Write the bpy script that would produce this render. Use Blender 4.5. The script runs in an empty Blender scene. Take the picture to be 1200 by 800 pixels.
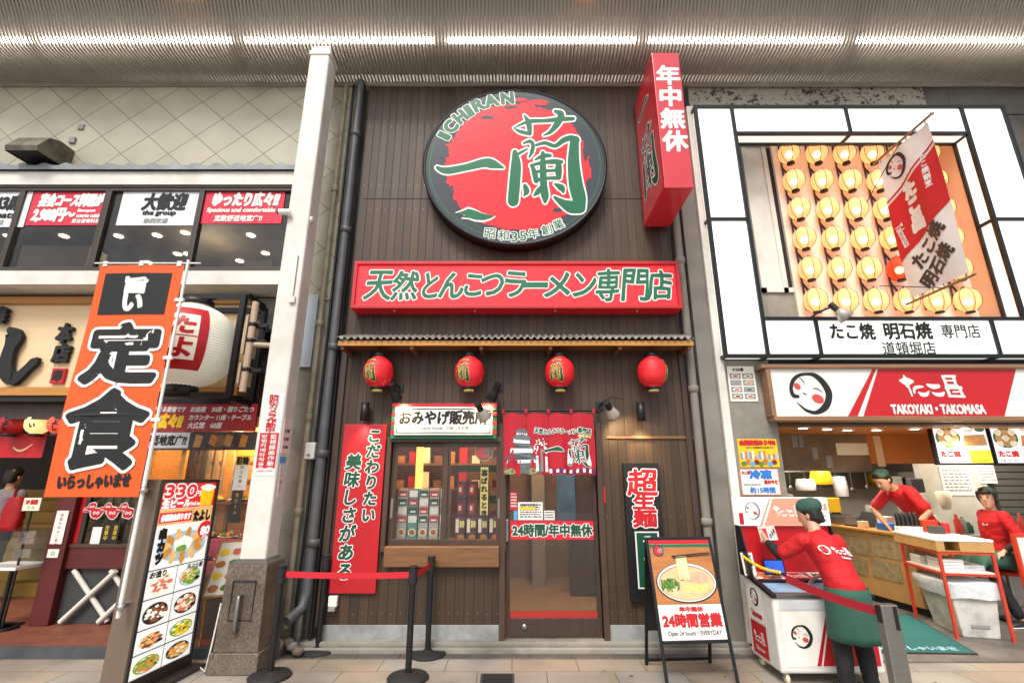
import bpy, bmesh, math, random
from mathutils import Vector, Matrix, noise as mnoise
random.seed(7)
S = bpy.context.scene
COL = S.collection
R = math.radians

# ------------------------------------------------------------------ camera
F = 567.0                      # focal length in photo pixels (photo 1200 x 800)
TH = R(15.7)                   # upward pitch
H = 1.65                       # eye height
CT, ST = math.cos(TH), math.sin(TH)
cam = bpy.data.cameras.new('camera')
cam.sensor_width = 36; cam.lens = F / 1200 * 36
cam.clip_start = .05; cam.clip_end = 400
camo = bpy.data.objects.new('camera', cam); COL.objects.link(camo)
camo.location = (0, 0, H); camo.rotation_euler = (math.pi / 2 + TH, 0, 0)
S.camera = camo

# ------------------------------------------------------------------ daylight
wd = bpy.data.worlds.new('World'); S.world = wd; wd.use_nodes = True
wn = wd.node_tree.nodes; wl = wd.node_tree.links
SUN_EL, SUN_AZ = R(52), R(194)          # high behind the camera, a little to one side
sky = wn.new('ShaderNodeTexSky'); sky.sky_type = 'NISHITA'; sky.sun_disc = False
sky.sun_elevation = SUN_EL; sky.sun_rotation = SUN_AZ
sky.air_density = 1.0; sky.dust_density = 3.0; sky.ozone_density = 1.0
bg = wn['Background']; bg.inputs[1].default_value = .12
hs = wn.new("ShaderNodeHueSaturation"); hs.inputs["Saturation"].default_value = .35; wl.new(sky.outputs[0], hs.inputs["Color"]); wl.new(hs.outputs[0], bg.inputs[0])
sl = bpy.data.lights.new('sun', 'SUN'); sl.energy = 1.5; sl.angle = R(22); sl.color = (1, .95, .88)
so = bpy.data.objects.new('sun', sl); COL.objects.link(so)
sd = Vector((math.sin(SUN_AZ) * math.cos(SUN_EL), math.cos(SUN_AZ) * math.cos(SUN_EL), math.sin(SUN_EL)))
so.rotation_euler = (-sd).to_track_quat('-Z', 'Y').to_euler(); so.location = (0, -4, 12)
S.view_settings.view_transform = 'Standard'; S.view_settings.look = 'None'
S.view_settings.gamma = 1; S.view_settings.exposure = .78
S.cycles.max_bounces = 8; S.cycles.transparent_max_bounces = 16

# ------------------------------------------------------------------ pixel -> world helpers
def ray(px, py):
    xc = (px - 600) / F; yc = (400 - py) / F
    return xc, CT - yc * ST, ST + yc * CT
def P(px, py, Y):
    x, y, z = ray(px, py); k = Y / y
    return x * k, z * k + H
def G(px, py, z=0.0):
    x, y, dz = ray(px, py); k = (z - H) / dz
    return x * k, y * k
def B(x0, y0, x1, y1, Y):
    ym = (y0 + y1) / 2
    a = P(x0, ym, Y)[0]; b = P(x1, ym, Y)[0]
    return a, P((x0 + x1) / 2, y1, Y)[1], b, P((x0 + x1) / 2, y0, Y)[1]    # x0 z0 x1 z1

# ------------------------------------------------------------------ materials
def lin(c):
    if isinstance(c, str):
        c = tuple(int(c[i:i + 2], 16) / 255 for i in (0, 2, 4))
        return tuple(v / 12.92 if v <= .04045 else ((v + .055) / 1.055) ** 2.4 for v in c)
    return c
MT = {}
def mat(name, col, rough=.5, metal=0., var=.0, vs=3., bump=0., bs=60., emit=0., ecol=None, spec=.5, grime=0., gs=1.2, detail=4., stretch=None, trans=0., coat=0.):
    m = bpy.data.materials.new(name); m.use_nodes = True; MT[name] = m
    nt = m.node_tree; n = nt.nodes; l = nt.links; b = n['Principled BSDF']
    c = lin(col)
    b.inputs['Base Color'].default_value = (*c, 1)
    b.inputs['Roughness'].default_value = rough; b.inputs['Metallic'].default_value = metal
    b.inputs['Specular IOR Level'].default_value = spec
    if trans: b.inputs['Transmission Weight'].default_value = trans
    if coat: b.inputs['Coat Weight'].default_value = coat
    tc = n.new('ShaderNodeTexCoord'); src = tc.outputs['Object']
    if stretch:
        mp = n.new('ShaderNodeMapping'); mp.inputs['Scale'].default_value = stretch
        l.new(src, mp.inputs[0]); src = mp.outputs[0]
    last = None
    if var or grime:
        cur = None
        for amt, sc, kind in ((var, vs, 0), (grime, gs, 1)):
            if not amt: continue
            t = n.new('ShaderNodeTexNoise'); t.inputs['Scale'].default_value = sc; t.inputs['Detail'].default_value = detail
            t.inputs['Roughness'].default_value = .62
            l.new(src, t.inputs['Vector'])
            r = n.new('ShaderNodeValToRGB')
            if kind == 0:
                r.color_ramp.elements[0].position = .3; r.color_ramp.elements[1].position = .7
                lo, hi = 1 - amt, 1 + amt * .7
            else:
                r.color_ramp.elements[0].position = .36; r.color_ramp.elements[1].position = .56
                lo, hi = 1 - amt, 1.
            r.color_ramp.elements[0].color = (lo, lo, lo * .97, 1); r.color_ramp.elements[1].color = (hi, hi, hi, 1)
            l.new(t.outputs[0], r.inputs[0])
            mx = n.new('ShaderNodeMix'); mx.data_type = 'RGBA'; mx.blend_type = 'MULTIPLY'; mx.inputs[0].default_value = 1
            if cur is None: mx.inputs[6].default_value = (*c, 1)
            else: l.new(cur, mx.inputs[6])
            l.new(r.outputs[0], mx.inputs[7]); cur = mx.outputs[2]
        l.new(cur, b.inputs['Base Color']); last = cur
    if bump:
        t = n.new('ShaderNodeTexNoise'); t.inputs['Scale'].default_value = bs; t.inputs['Detail'].default_value = 3
        l.new(src, t.inputs['Vector'])
        bp = n.new('ShaderNodeBump'); bp.inputs['Strength'].default_value = bump; bp.inputs['Distance'].default_value = .01
        l.new(t.outputs[0], bp.inputs['Height']); l.new(bp.outputs[0], b.inputs['Normal'])
    if emit:
        b.inputs['Emission Strength'].default_value = emit
        if last is not None and ecol is None: l.new(last, b.inputs['Emission Color'])
        else: b.inputs['Emission Color'].default_value = (*lin(ecol or col), 1)
    return m
def glass(name, tint=(1, 1, 1), rough=.02, f0=.06, dirt=.0):
    m = bpy.data.materials.new(name); m.use_nodes = True; MT[name] = m
    nt = m.node_tree; n = nt.nodes; l = nt.links
    for x in list(n):
        if x.type == 'BSDF_PRINCIPLED': n.remove(x)
    out = n['Material Output']
    t = n.new('ShaderNodeBsdfTransparent'); t.inputs[0].default_value = (*tint, 1)
    g = n.new('ShaderNodeBsdfGlossy'); g.inputs['Roughness'].default_value = rough
    lw = n.new('ShaderNodeLayerWeight'); lw.inputs[0].default_value = .25
    mr = n.new('ShaderNodeMapRange'); mr.inputs[3].default_value = f0; mr.inputs[4].default_value = .7
    l.new(lw.outputs['Fresnel'], mr.inputs[0])
    mx = n.new('ShaderNodeMixShader'); l.new(mr.outputs[0], mx.inputs[0]); l.new(t.outputs[0], mx.inputs[1]); l.new(g.outputs[0], mx.inputs[2])
    res = mx
    if dirt:
        d = n.new('ShaderNodeBsdfDiffuse'); d.inputs[0].default_value = (.5, .48, .45, 1)
        tc = n.new('ShaderNodeTexCoord'); tx = n.new('ShaderNodeTexNoise'); tx.inputs['Scale'].default_value = 2.5; tx.inputs['Detail'].default_value = 5
        l.new(tc.outputs['Object'], tx.inputs['Vector'])
        m2 = n.new('ShaderNodeMapRange'); m2.inputs[1].default_value = .4; m2.inputs[2].default_value = .75; m2.inputs[4].default_value = dirt
        l.new(tx.outputs[0], m2.inputs[0])
        res = n.new('ShaderNodeMixShader'); l.new(m2.outputs[0], res.inputs[0]); l.new(mx.outputs[0], res.inputs[1]); l.new(d.outputs[0], res.inputs[2])
    l.new(res.outputs[0], out.inputs[0])
    return m
def nodes_of(m): return m.node_tree.nodes, m.node_tree.links, m.node_tree.nodes['Principled BSDF']
def math_node(n, l, op, a, b=None, c=None):
    k = n.new('ShaderNodeMath'); k.operation = op
    for i, v in enumerate((a, b, c)):
        if v is None: continue
        if isinstance(v, (int, float)): k.inputs[i].default_value = v
        else: l.new(v, k.inputs[i])
    return k.outputs[0]
def mulcol(n, l, colsock, valsock):
    mx = n.new('ShaderNodeMix'); mx.data_type = 'RGBA'; mx.blend_type = 'MULTIPLY'; mx.inputs[0].default_value = 1
    l.new(colsock, mx.inputs[6]); l.new(valsock, mx.inputs[7]); return mx.outputs[2]
def planks(name, col, width, axis=0, gap=.035, var=.35, rough=.6, grain=(30, 30, 1.5), bump=.5, spread=.5):
    """boards of one width: a dark joint, a tint per board and a grain"""
    m = mat(name, col, rough); n, l, b = nodes_of(m)
    tc = n.new('ShaderNodeTexCoord'); sp = n.new('ShaderNodeSeparateXYZ'); l.new(tc.outputs['Object'], sp.inputs[0])
    u = math_node(n, l, 'DIVIDE', sp.outputs[axis], width)
    fr = math_node(n, l, 'FRACT', u); fl = math_node(n, l, 'FLOOR', u)
    wn_ = n.new('ShaderNodeTexWhiteNoise'); wn_.noise_dimensions = '1D'; l.new(fl, wn_.inputs['W'])
    tint = math_node(n, l, 'MULTIPLY_ADD', wn_.outputs[0], spread, 1 - spread * .5)
    d = math_node(n, l, 'ABSOLUTE', math_node(n, l, 'SUBTRACT', fr, .5))
    joint = n.new('ShaderNodeMapRange'); joint.inputs[1].default_value = .5 - gap; joint.inputs[2].default_value = .5
    joint.inputs[3].default_value = 1; joint.inputs[4].default_value = .25; l.new(d, joint.inputs[0])
    mp = n.new('ShaderNodeMapping'); mp.inputs['Scale'].default_value = grain; l.new(tc.outputs['Object'], mp.inputs[0])
    g = n.new('ShaderNodeTexNoise'); g.inputs['Scale'].default_value = 1.5; g.inputs['Detail'].default_value = 6; l.new(mp.outputs[0], g.inputs[0])
    off = n.new('ShaderNodeVectorMath'); off.operation = 'ADD'
    gr = math_node(n, l, 'MULTIPLY_ADD', g.outputs[0], var * 2, 1 - var)
    big = n.new('ShaderNodeTexNoise'); big.inputs['Scale'].default_value = .9; big.inputs['Detail'].default_value = 5; l.new(tc.outputs['Object'], big.inputs[0])
    mp2 = n.new('ShaderNodeMapping'); mp2.inputs['Scale'].default_value = (5, 5, .35); l.new(tc.outputs['Object'], mp2.inputs[0]); stk = n.new('ShaderNodeTexNoise'); stk.inputs['Scale'].default_value = 2; stk.inputs['Detail'].default_value = 5; l.new(mp2.outputs[0], stk.inputs[0])
    bg_ = math_node(n, l, 'MULTIPLY', math_node(n, l, 'MULTIPLY_ADD', big.outputs[0], .8, .6), math_node(n, l, 'MULTIPLY_ADD', stk.outputs[0], .9, .55))
    v = math_node(n, l, 'MULTIPLY', math_node(n, l, 'MULTIPLY', gr, tint), math_node(n, l, 'MULTIPLY', joint.outputs[0], bg_))
    rgb = n.new('ShaderNodeRGB'); rgb.outputs[0].default_value = (*lin(col), 1)
    l.new(mulcol(n, l, rgb.outputs[0], v), b.inputs['Base Color'])
    bp = n.new('ShaderNodeBump'); bp.inputs['Strength'].default_value = bump; bp.inputs['Distance'].default_value = .006
    hh = math_node(n, l, 'MULTIPLY_ADD', g.outputs[0], .3, joint.outputs[0]); l.new(hh, bp.inputs['Height']); l.new(bp.outputs[0], b.inputs['Normal'])
    return m

# ------------------------------------------------------------------ glyph shapes
_gc = {}
def glyphs(s):
    if s in _gc: return _gc[s]
    c = bpy.data.curves.new('text', 'FONT'); c.body = s; c.size = 1; c.resolution_u = 3
    o = bpy.data.objects.new('text', c); COL.objects.link(o)
    dg = bpy.context.evaluated_depsgraph_get(); dg.update()
    me = bpy.data.meshes.new_from_object(o.evaluated_get(dg))
    vs = [(v.co.x, v.co.y) for v in me.vertices]; fs = [tuple(p.vertices) for p in me.polygons]
    bpy.data.objects.remove(o); bpy.data.curves.remove(c); bpy.data.meshes.remove(me)
    # weld by position for outline edges
    key = {}; rep = []
    for i, v in enumerate(vs):
        k = (round(v[0], 5), round(v[1], 5)); rep.append(key.setdefault(k, i))
    cnt = {}
    for f in fs:
        for i in range(len(f)):
            a, b = rep[f[i]], rep[f[(i + 1) % len(f)]]
            if a != b: cnt[(min(a, b), max(a, b))] = cnt.get((min(a, b), max(a, b)), 0) + 1
    edges = [e for e, k in cnt.items() if k == 1]
    _gc[s] = (vs, fs, edges)
    return _gc[s]

# ------------------------------------------------------------------ mesh collector
def front(Y, ox=0., oz=0.):
    return lambda u, v, w: (ox + u, Y - w, oz + v)
def frame(O, U, V):
    O = Vector(O); U = Vector(U).normalized(); V = Vector(V).normalized(); W = U.cross(V)
    return lambda u, v, w: tuple(O + U * u + V * v + W * w)
def ident(x, y, z): return (x, y, z)
class MB:
    def __init__(s, xf=ident):
        s.v = []; s.f = []; s.m = []; s.sm = []; s.mats = []; s.xf = xf; s.cuts = []
    def cut(s): s.cuts.append((len(s.v), len(s.f)))
    def build_each(s, name, parent, **kw):
        c = [(0, 0)] + s.cuts + [(len(s.v), len(s.f))]; out = []
        for (v0, f0), (v1, f1) in zip(c, c[1:]):
            if f1 <= f0: continue
            k = MB(); k.mats = s.mats; k.v = s.v[v0:v1]; k.f = [tuple(i - v0 for i in f) for f in s.f[f0:f1]]; k.m = s.m[f0:f1]; k.sm = s.sm[f0:f1]; out.append(k.build(name, parent, **kw))
        return out
    def mi(s, m):
        m = MT[m] if isinstance(m, str) else m
        if m not in s.mats: s.mats.append(m)
        return s.mats.index(m)
    def raw(s, vs, fs, m, smooth=False, xf=None):
        xf = xf or s.xf; o = len(s.v); k = s.mi(m)
        s.v += [xf(*p) for p in vs]
        for f in fs:
            s.f.append(tuple(o + i for i in f)); s.m.append(k); s.sm.append(smooth)
    def box(s, a, b, m, xf=None):
        x0, y0, z0 = (min(p, q) for p, q in zip(a, b)); x1, y1, z1 = (max(p, q) for p, q in zip(a, b))
        s.raw([(x0, y0, z0), (x1, y0, z0), (x1, y1, z0), (x0, y1, z0), (x0, y0, z1), (x1, y0, z1), (x1, y1, z1), (x0, y1, z1)],
              [(0, 3, 2, 1), (4, 5, 6, 7), (0, 1, 5, 4), (1, 2, 6, 5), (2, 3, 7, 6), (3, 0, 4, 7)], m, False, xf)
    def rect(s, u0, v0, u1, v1, w, m, xf=None):
        s.raw([(u0, v0, w), (u1, v0, w), (u1, v1, w), (u0, v1, w)], [(0, 1, 2, 3)], m, False, xf)
    def poly(s, pts, w, m, xf=None):
        s.raw([(p[0], p[1], w) for p in pts], [tuple(range(len(pts)))], m, False, xf)
    def prism(s, pts, w0, w1, m, xf=None):
        n = len(pts)
        s.raw([(p[0], p[1], w0) for p in pts] + [(p[0], p[1], w1) for p in pts],
              [tuple(range(n))[::-1], tuple(range(n, 2 * n))] + [(i, (i + 1) % n, n + (i + 1) % n, n + i) for i in range(n)], m, False, xf)
    def disc(s, cx, cy, rx, ry, w, m, n=28, wob=0., seed=0, xf=None):
        rnd = random.Random(seed); pts = []
        for i in range(n):
            a = 2 * math.pi * i / n; k = 1 + (rnd.random() - .5) * wob
            pts.append((cx + rx * k * math.cos(a), cy + ry * k * math.sin(a), w))
        s.raw([(cx, cy, w)] + pts, [(0, 1 + i, 1 + (i + 1) % n) for i in range(n)], m, False, xf)
    def ring(s, cx, cy, rx, ry, t, w, m, n=48, xf=None):
        vs = []
        for i in range(n):
            a = 2 * math.pi * i / n; c, q = math.cos(a), math.sin(a)
            vs += [(cx + rx * c, cy + ry * q, w), (cx + (rx - t) * c, cy + (ry - t) * q, w)]
        s.raw(vs, [(2 * i, 2 * ((i + 1) % n), 2 * ((i + 1) % n) + 1, 2 * i + 1) for i in range(n)], m, False, xf)
    def tube(s, pts, r, m, n=8, caps=True, xf=None):
        pts = [Vector(p) for p in pts]; rs = r if isinstance(r, (list, tuple)) else [r] * len(pts)
        vs = []; fs = []; prev = None
        for i, p in enumerate(pts):
            d = (pts[min(i + 1, len(pts) - 1)] - pts[max(i - 1, 0)]).normalized()
            if prev is None: a = d.orthogonal().normalized()
            else:
                a = prev - d * prev.dot(d)
                a = a.normalized() if a.length > 1e-6 else d.orthogonal().normalized()
            prev = a; b = d.cross(a)
            for k in range(n):
                t = 2 * math.pi * k / n; vs.append(tuple(p + (a * math.cos(t) + b * math.sin(t)) * rs[i]))
        for i in range(len(pts) - 1):
            for k in range(n):
                fs.append((i * n + k, i * n + (k + 1) % n, (i + 1) * n + (k + 1) % n, (i + 1) * n + k))
        s.raw(vs, fs, m, True, xf)
        if caps:
            s.raw(vs[:n], [tuple(range(n))[::-1]], m, False, xf); s.raw(vs[-n:], [tuple(range(n))], m, False, xf)
    def lathe(s, prof, c, m, n=24, axis=(0, 0, 1), xf=None, smooth=True):
        ax = Vector(axis).normalized(); a = ax.orthogonal().normalized() if abs(ax.z) < .99 else Vector((1, 0, 0)); b = ax.cross(a); c = Vector(c)
        vs = []; fs = []
        for r, z in prof:
            for k in range(n):
                t = 2 * math.pi * k / n; vs.append(tuple(c + ax * z + (a * math.cos(t) + b * math.sin(t)) * r))
        for i in range(len(prof) - 1):
            for k in range(n): fs.append((i * n + k, i * n + (k + 1) % n, (i + 1) * n + (k + 1) % n, (i + 1) * n + k))
        s.raw(vs, fs, m, smooth, xf)
    def ball(s, c, r, m, n=14, xf=None):
        r = r if isinstance(r, (list, tuple)) else (r, r, r); vs = []; fs = []; h = n // 2
        for i in range(h + 1):
            p = math.pi * i / h
            for k in range(n):
                t = 2 * math.pi * k / n
                vs.append((c[0] + r[0] * math.sin(p) * math.cos(t), c[1] + r[1] * math.sin(p) * math.sin(t), c[2] - r[2] * math.cos(p)))
        for i in range(h):
            for k in range(n): fs.append((i * n + k, i * n + (k + 1) % n, (i + 1) * n + (k + 1) % n, (i + 1) * n + k))
        s.raw(vs, fs, m, True, xf)
    def text(s, t, box, m, bold=0., w=.001, slant=0., outline=None, xf=None, keep=False, wave=0., rot=0.):
        """lettering stretched to fill box (u0,v0,u1,v1); outline = (material, extra width)"""
        vs, fs, ed = glyphs(t)
        if not fs: return
        x0 = min(p[0] for p in vs); x1 = max(p[0] for p in vs); y0 = min(p[1] for p in vs); y1 = max(p[1] for p in vs)
        u0, v0, u1, v1 = box; sx = (u1 - u0) / max(x1 - x0, 1e-4); sy = (v1 - v0) / max(y1 - y0, 1e-4)
        if keep:
            k = min(sx, sy); cu, cv = (u0 + u1) / 2, (v0 + v1) / 2
            u0 = cu - k * (x1 - x0) / 2; v0 = cv - k * (y1 - y0) / 2; sx = sy = k
        q = []
        cu, cv = (box[0] + box[2]) / 2, (box[1] + box[3]) / 2
        cr, sr = math.cos(rot), math.sin(rot); hh = (v1 - v0)
        for p in vs:
            u = u0 + (p[0] - x0) * sx; v = v0 + (p[1] - y0) * sy
            if wave:
                nz = mnoise.noise((u * 2.2 / max(hh, .01) * .8, v * 2.2 / max(hh, .01) * .8, len(t) * 3.3))
                v += wave * hh * nz + wave * .5 * (u - u0) / max(hh, .01) * .0; u += wave * hh * mnoise.noise((v * 2 / max(hh, .01), u * 2 / max(hh, .01), 9.1)) * .8
            u += slant * (v - v0)
            if rot: u, v = cu + (u - cu) * cr - (v - cv) * sr, cv + (u - cu) * sr + (v - cv) * cr
            q.append((u, v))
        layers = []
        if outline: layers.append((outline[0], bold + outline[1], w))
        layers.append((m, bold, w + (.0012 if outline else 0)))
        rnd = random.Random(len(t) + len(vs))
        for mm, bd, ww in layers:
            s.raw([(a, b, ww) for a, b in q], fs, mm, False, xf)
            if bd > 0:
                nb = {}
                for a, b in ed: nb.setdefault(a, []).append(b); nb.setdefault(b, []).append(a)
                V = []; Fc = []
                for a, b in ed:
                    ax, ay = q[a]; bx, by = q[b]; dx, dy = bx - ax, by - ay; L = math.hypot(dx, dy)
                    if L < 1e-7: continue
                    nx, ny = -dy / L * bd, dx / L * bd; j = ww + .0001 + rnd.random() * .0006; o = len(V)
                    V += [(ax + nx, ay + ny, j), (ax - nx, ay - ny, j), (bx - nx, by - ny, j), (bx + nx, by + ny, j)]; Fc.append((o, o + 1, o + 2, o + 3))
                for a, bb in nb.items():
                    ax, ay = q[a]
                    if len(bb) == 2:
                        p1, p2 = q[bb[0]], q[bb[1]]; d1 = (ax - p1[0], ay - p1[1]); d2 = (p2[0] - ax, p2[1] - ay)
                        L = math.hypot(*d1) * math.hypot(*d2)
                        if L > 0 and (d1[0] * d2[0] + d1[1] * d2[1]) / L > .95: continue
                    j = ww + .0001 + rnd.random() * .0006; o = len(V)
                    V += [(ax + bd * math.cos(t * math.pi / 4 + .39), ay + bd * math.sin(t * math.pi / 4 + .39), j) for t in range(8)]; Fc.append(tuple(range(o, o + 8)))
                s.raw(V, Fc, mm, False, xf)
    def vtext(s, chars, cx, top, cell, m, pitch=None, fy=1., **kw):
        p = pitch or cell * 1.08
        for i, ch in enumerate(chars):
            vs, fs, ed = glyphs(ch)
            if not fs: continue
            x0 = min(q[0] for q in vs); x1 = max(q[0] for q in vs); y0 = min(q[1] for q in vs); y1 = max(q[1] for q in vs)
            yc = top - p * i - cell * fy / 2; k = cell / .95
            ww, hh = (x1 - x0) * k, (y1 - y0) * k * fy; oy = ((y0 + y1) / 2 - .36) * k * fy
            if ch == 'ー': ww, hh = cell * .12, cell * .8
            s.text(ch, (cx - ww / 2, yc + oy - hh / 2, cx + ww / 2, yc + oy + hh / 2), m, **kw)
    def brush(s, pts, m, w=.001, grow=0., xf=None, tf=None, seg=7):
        """one brush stroke: (u, v, half width) points joined by a smooth curve"""
        P_ = [Vector(p) for p in pts]; C = []
        for i in range(len(P_) - 1):
            a = P_[max(i - 1, 0)]; b = P_[i]; c = P_[i + 1]; d = P_[min(i + 2, len(P_) - 1)]
            for k in range(seg):
                t = k / seg
                C.append(.5 * ((2 * b) + (c - a) * t + (2 * a - 5 * b + 4 * c - d) * t * t + (3 * b - a - 3 * c + d) * t ** 3))
        C.append(P_[-1]); L = []; Rr = []
        for i, p in enumerate(C):
            t = (C[min(i + 1, len(C) - 1)] - C[max(i - 1, 0)]); t = Vector((t.x, t.y)); t = t.normalized() if t.length > 1e-9 else Vector((1, 0))
            n_ = Vector((-t.y, t.x)); r = max(p.z, .0) + grow
            L.append((p.x + n_.x * r, p.y + n_.y * r)); Rr.append((p.x - n_.x * r, p.y - n_.y * r))
        tf = tf or (lambda a, b: (a, b)); rnd = random.Random(int(C[0].x * 97 + C[0].y * 31)); j = w + rnd.random() * .0006
        n = len(C); V = [(*tf(*a), j) for a in L] + [(*tf(*a), j) for a in Rr]
        s.raw(V, [(i, i + 1, n + i + 1, n + i) for i in range(n - 1)], m, False, xf)
        for p, k in ((C[0], .0002), (C[-1], .0003)):
            r = max(p.z, .0) + grow
            s.raw([(*tf(p.x + r * math.cos(a * math.pi / 6), p.y + r * math.sin(a * math.pi / 6)), j + k) for a in range(12)], [tuple(range(12))], m, False, xf)
    def build(s, name, parent=None, bevel=0., solid=0.):
        loc = Vector((0, 0, 0))
        if parent is not None: loc = Vector(parent['_o'])
        elif s.v:
            xs = [p[0] for p in s.v]; ys = [p[1] for p in s.v]; zs = [p[2] for p in s.v]
            loc = Vector(((min(xs) + max(xs)) / 2, (min(ys) + max(ys)) / 2, min(zs)))
        me = bpy.data.meshes.new(name)
        me.from_pydata([(p[0] - loc.x, p[1] - loc.y, p[2] - loc.z) for p in s.v], [], s.f)
        for m in s.mats: me.materials.append(m)
        me.polygons.foreach_set('material_index', s.m); me.polygons.foreach_set('use_smooth', s.sm)
        me.update()
        o = bpy.data.objects.new(name, me); COL.objects.link(o)
        if parent is not None: o.parent = parent
        else: o.location = loc
        o['_o'] = tuple(loc)
        if bevel:
            b = o.modifiers.new('edge', 'BEVEL'); b.width = bevel; b.segments = 2; b.limit_method = 'ANGLE'; b.angle_limit = R(50)
        if solid:
            b = o.modifiers.new('thick', 'SOLIDIFY'); b.thickness = solid; b.offset = 0
        return o
def thing(name, label, cat, loc, group=None):
    o = bpy.data.objects.new(name, None); COL.objects.link(o); o.location = loc; o['_o'] = tuple(loc); o.empty_display_size = .1
    return tag(o, label, cat, group)
def tag(o, label, cat, group=None):
    o['label'] = label; o['category'] = cat
    if group: o['group'] = group
    return o
def struct(o, kind='structure'): o['kind'] = kind; return o
def copy_thing(o, loc, label=None):
    c = o.copy(); COL.objects.link(c); c.location = loc; c['_o'] = tuple(loc)
    if label: c['label'] = label
    def rec(a, b):
        for ch in a.children:
            k = ch.copy(); COL.objects.link(k); k.parent = b; rec(ch, k)
    rec(o, c); return c
def lamp(name, kind, loc, energy, color=(1, .85, .6), size=.05, target=None, spot=60, blend=.5):
    l = bpy.data.lights.new(name, kind); l.energy = energy; l.color = color
    if kind == 'AREA': l.size = size
    else: l.shadow_soft_size = size
    if kind == 'SPOT': l.spot_size = R(spot); l.spot_blend = blend
    o = bpy.data.objects.new(name, l); COL.objects.link(o); o.location = loc
    if target is not None: o.rotation_euler = (Vector(target) - Vector(loc)).to_track_quat('-Z', 'Y').to_euler()
    return o
# ------------------------------------------------------------------ shared materials
YF = 5.5; ZC = 6.9
mat('black', '141415', .45, var=.2); mat('black_metal', '18191b', .38, .3, var=.2, bump=.05); mat('ink', '161617', .7)
mat('white', 'e4e2de', .5, var=.06, vs=2); mat('paper', 'e6e3db', .7, var=.05, vs=5); mat('white_paint', 'dcd8d0', .42, var=.06, vs=1.5, grime=.16, gs=2.2, bump=.03)
mat('sign_red', 'cc1a26', .4, var=.07, vs=1, emit=.05, grime=.08, gs=4); mat('red', 'bb131d', .45, var=.06); mat('board_red', 'b8121f', .4, var=.07, vs=2, grime=.12, gs=3); mat('dark_red', '7d1017', .5, var=.1)
mat('sign_green', '07653f', .5, var=.12, vs=4); mat('deep_green', '0b4a33', .5, var=.1); mat('yellow', 'f0c419', .5); mat('orange', 'e2611c', .6, var=.05)
mat('grey', '8b8a87', .6, var=.1); mat('dark_grey', '3c3c3d', .6, var=.15); mat('steel', '9a9994', .32, .9, var=.1, stretch=(2, 2, 40)); mat('chrome', 'd0d0d0', .12, 1)
mat('pipe_grey', '4b4e52', .5, var=.15, grime=.2, gs=3); mat('pipe_cream', '9a9078', .6, var=.15, grime=.25, gs=3)
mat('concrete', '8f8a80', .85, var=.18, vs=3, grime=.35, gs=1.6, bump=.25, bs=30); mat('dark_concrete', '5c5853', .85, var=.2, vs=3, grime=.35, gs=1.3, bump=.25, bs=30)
mat('pilaster', '807a72', .8, var=.15, vs=2, grime=.3, gs=.9, bump=.12, bs=40)
mat('granite', '6f6153', .6, var=.55, vs=48, grime=.45, gs=2.2, bump=.35, bs=55, detail=3); mat('pad', '7f7b74', .8, var=.2, vs=20, grime=.3, gs=2, bump=.2, bs=60)
planks('wood_wall', '42301f', .098, 0, .06, .34, .55, (26, 26, 1.2), .5, .5)
mat('wood_dark', '3f2e25', .5, var=.3, vs=2, stretch=(14, 14, 1.2), bump=.08, bs=20); mat('wood_mid', '7a5433', .5, var=.3, vs=2, stretch=(1.2, 12, 14), bump=.08, bs=20)
mat('wood_rail', '8c6a4c', .5, var=.25, vs=2, stretch=(1, 14, 14)); mat('wood_gold', 'b9813a', .45, var=.22, vs=2, stretch=(1.2, 10, 14)); mat('wood_pale', 'e3c59c', .55, var=.06, vs=1.5, stretch=(.8, 4, 16))
mat('ply', 'b98a52', .5, var=.18, vs=2, stretch=(1, 1, 9)); mat('awning_grey', '8a8680', .55, .2, var=.22, vs=6, grime=.35, gs=5)
mat('brown_frame', '4b382c', .45, .1, var=.15, vs=3); mat('bronze', '4a433d', .4, .5, var=.1)
glass('window_glass', (.93, .95, .94), .02, .05, .05); glass('dark_glass', (.50, .47, .41), .03, .035, .06); glass('clear_glass', (.96, .97, .97), .01, .03)
mat('panel_light', 'f3f4ef', .4, emit=.36, ecol=(1, 1, .97), var=.05, vs=1.2); mat('tube_light', 'ffffff', .4, emit=13, ecol=(1, .98, .94)); mat('bulb', 'ffffff', .4, emit=12, ecol=(1, .8, .5)); mat('downlight', 'ffffff', .4, emit=14, ecol=(1, .88, .66))
mat('slat', '928a80', .6, 0, var=.12, vs=1.2); mat('ceil_back', '716960', .7, var=.15)
mat('warm_wall', '7d4a20', .7, var=.2, vs=3); mat('inner_brown', '7a5d45', .7, var=.2); mat('inner_floor', 'a08c76', .35, var=.2, vs=4)
mat('skirt', '9a9c9b', .6, var=.2, vs=5, grime=.35, gs=3)
mat('rubber', '1c1c1d', .7, var=.2)

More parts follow.
